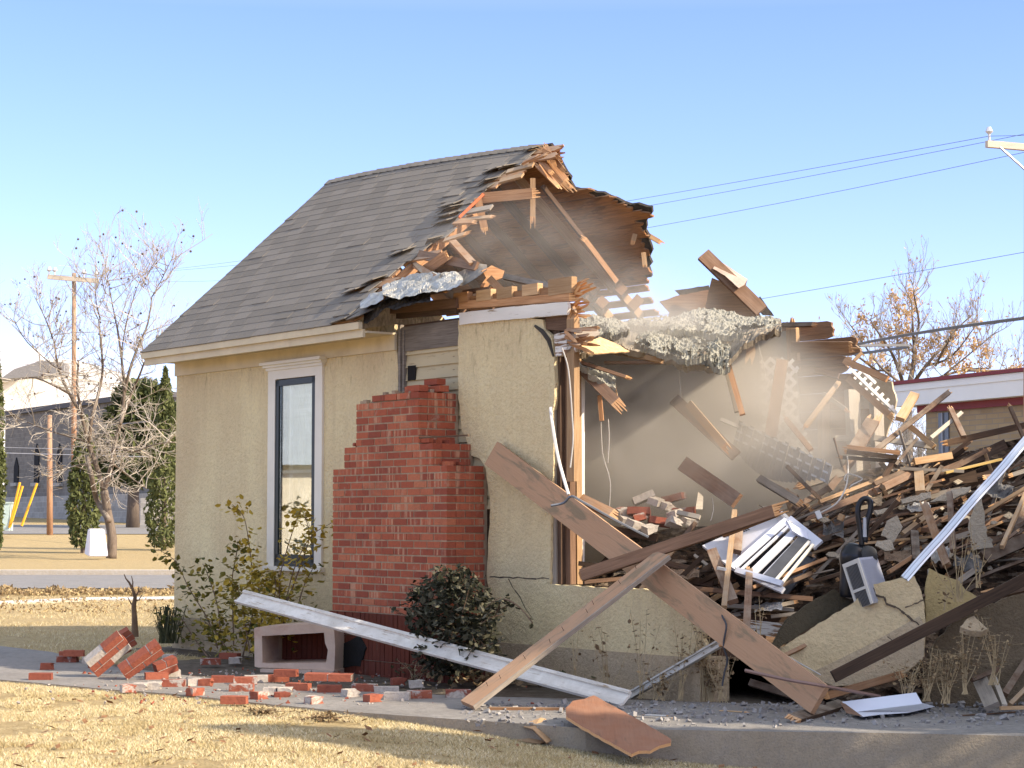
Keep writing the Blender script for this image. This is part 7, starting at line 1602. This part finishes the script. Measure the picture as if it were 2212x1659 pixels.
# trees standing out of the frame to the right: their shade lies over the walk and the pile
def shade_tree(x, y, h, r, label, seed):
    rg = random.Random(seed); b0 = Vector((x, y, -.2)); t = thing('juniper_tree', b0, label, 'tree', 'junipers beside the lot'); mb = MB(); mb.tube([b0, b0 + Z * h * .85], [.2, .04], 7); mb.build('trunk', BARK, t); mb = MB()
    for i in range(9000):
        z = rg.random(); an = rg.uniform(0, 6.28); pr = (1 - z ** 4.5) * (.85 + .3 * noise.noise((math.cos(an) * 1.5 + seed, math.sin(an) * 1.5, z * 5))); q = b0 + Vector((math.cos(an) * r * pr * rg.random() ** .4, math.sin(an) * r * pr * rg.random() ** .4, .15 + z * h)); leafcard(mb, q, rg.uniform(.10, .24), rg, .5)
    mb.build('crown', CYP, t)
for i, (x, y, h, r) in enumerate([(9.2, 9.35, 7.5, 1.75), (10.4, 11.7, 8.0, 1.7), (11.6, 13.7, 8.3, 1.7), (12.9, 15.6, 8.6, 1.7)]): shade_tree(x, y, h, r, ['tallest juniper, nearest to the camera right of the walk', 'second juniper from the camera right of the walk', 'third juniper from the camera right of the walk', 'farthest juniper right of the walk'][i], 60 + i)
# ================================================================== dust still hanging in the torn room
def dust(name, c, rad, dens, label, seed, rotz=0.0, col=(.86, .80, .70)):
    bm = bmesh.new(); bmesh.ops.create_icosphere(bm, subdivisions=3, radius=1.0); me = bpy.data.meshes.new(name); bm.to_mesh(me); bm.free()
    o = bpy.data.objects.new(name, me); S.collection.objects.link(o); o.location = c; o.scale = rad; o.rotation_euler = (0, 0, rotz)
    m = bpy.data.materials.new(name); m.use_nodes = True; t = m.node_tree; t.nodes.remove(t.nodes['Principled BSDF']); out = t.nodes['Material Output']
    tc = t.nodes.new('ShaderNodeTexCoord'); ln = t.nodes.new('ShaderNodeVectorMath'); ln.operation = 'LENGTH'; t.links.new(tc.outputs['Object'], ln.inputs[0])
    mr = t.nodes.new('ShaderNodeMapRange'); mr.interpolation_type = 'SMOOTHSTEP'; t.links.new(ln.outputs['Value'], mr.inputs[0])
    mr.inputs[1].default_value = .25; mr.inputs[2].default_value = 1.0; mr.inputs[3].default_value = 1.0; mr.inputs[4].default_value = 0.0
    nz = t.nodes.new('ShaderNodeTexNoise'); nz.inputs['Scale'].default_value = 2.0; nz.inputs['Detail'].default_value = 4; nz.inputs['Distortion'].default_value = .6
    ad = t.nodes.new('ShaderNodeVectorMath'); ad.operation = 'ADD'; ad.inputs[1].default_value = (seed * 3.3, seed, 0); t.links.new(tc.outputs['Object'], ad.inputs[0]); t.links.new(ad.outputs[0], nz.inputs['Vector'])
    m2 = t.nodes.new('ShaderNodeMapRange'); t.links.new(nz.outputs[0], m2.inputs[0]); m2.inputs[1].default_value = .38; m2.inputs[2].default_value = .66; m2.inputs[3].default_value = .10; m2.inputs[4].default_value = 1.9
    mu = t.nodes.new('ShaderNodeMath'); mu.operation = 'MULTIPLY'; t.links.new(mr.outputs[0], mu.inputs[0]); t.links.new(m2.outputs[0], mu.inputs[1])
    m3 = t.nodes.new('ShaderNodeMath'); m3.operation = 'MULTIPLY'; t.links.new(mu.outputs[0], m3.inputs[0]); m3.inputs[1].default_value = dens
    pv = t.nodes.new('ShaderNodeVolumePrincipled'); pv.inputs['Color'].default_value = (*col, 1); pv.inputs['Anisotropy'].default_value = .15; t.links.new(m3.outputs[0], pv.inputs['Density']); t.links.new(pv.outputs[0], out.inputs['Volume'])
    me.materials.append(m); tag(o, label, 'dust', kind='stuff'); return o
dust('dust_cloud', P(1440, 960, 18.6), (1.9, 2.1, 1.6), 1.35, 'pale dust filling the torn open room', 1)
dust('dust_cloud', P(1650, 960, 18.3), (1.4, 1.5, 1.1), .8, 'thinner dust drifting before the lattice', 2)
dust('dust_cloud', P(1130, 545, 18.9), (1.4, 1.4, .8), .15, 'dust hanging under the torn roof', 3)
dust('dust_cloud', P(1340, 720, 18.4), (1.3, 1.4, .8), .38, 'dust drifting up past the broken ceiling', 4)
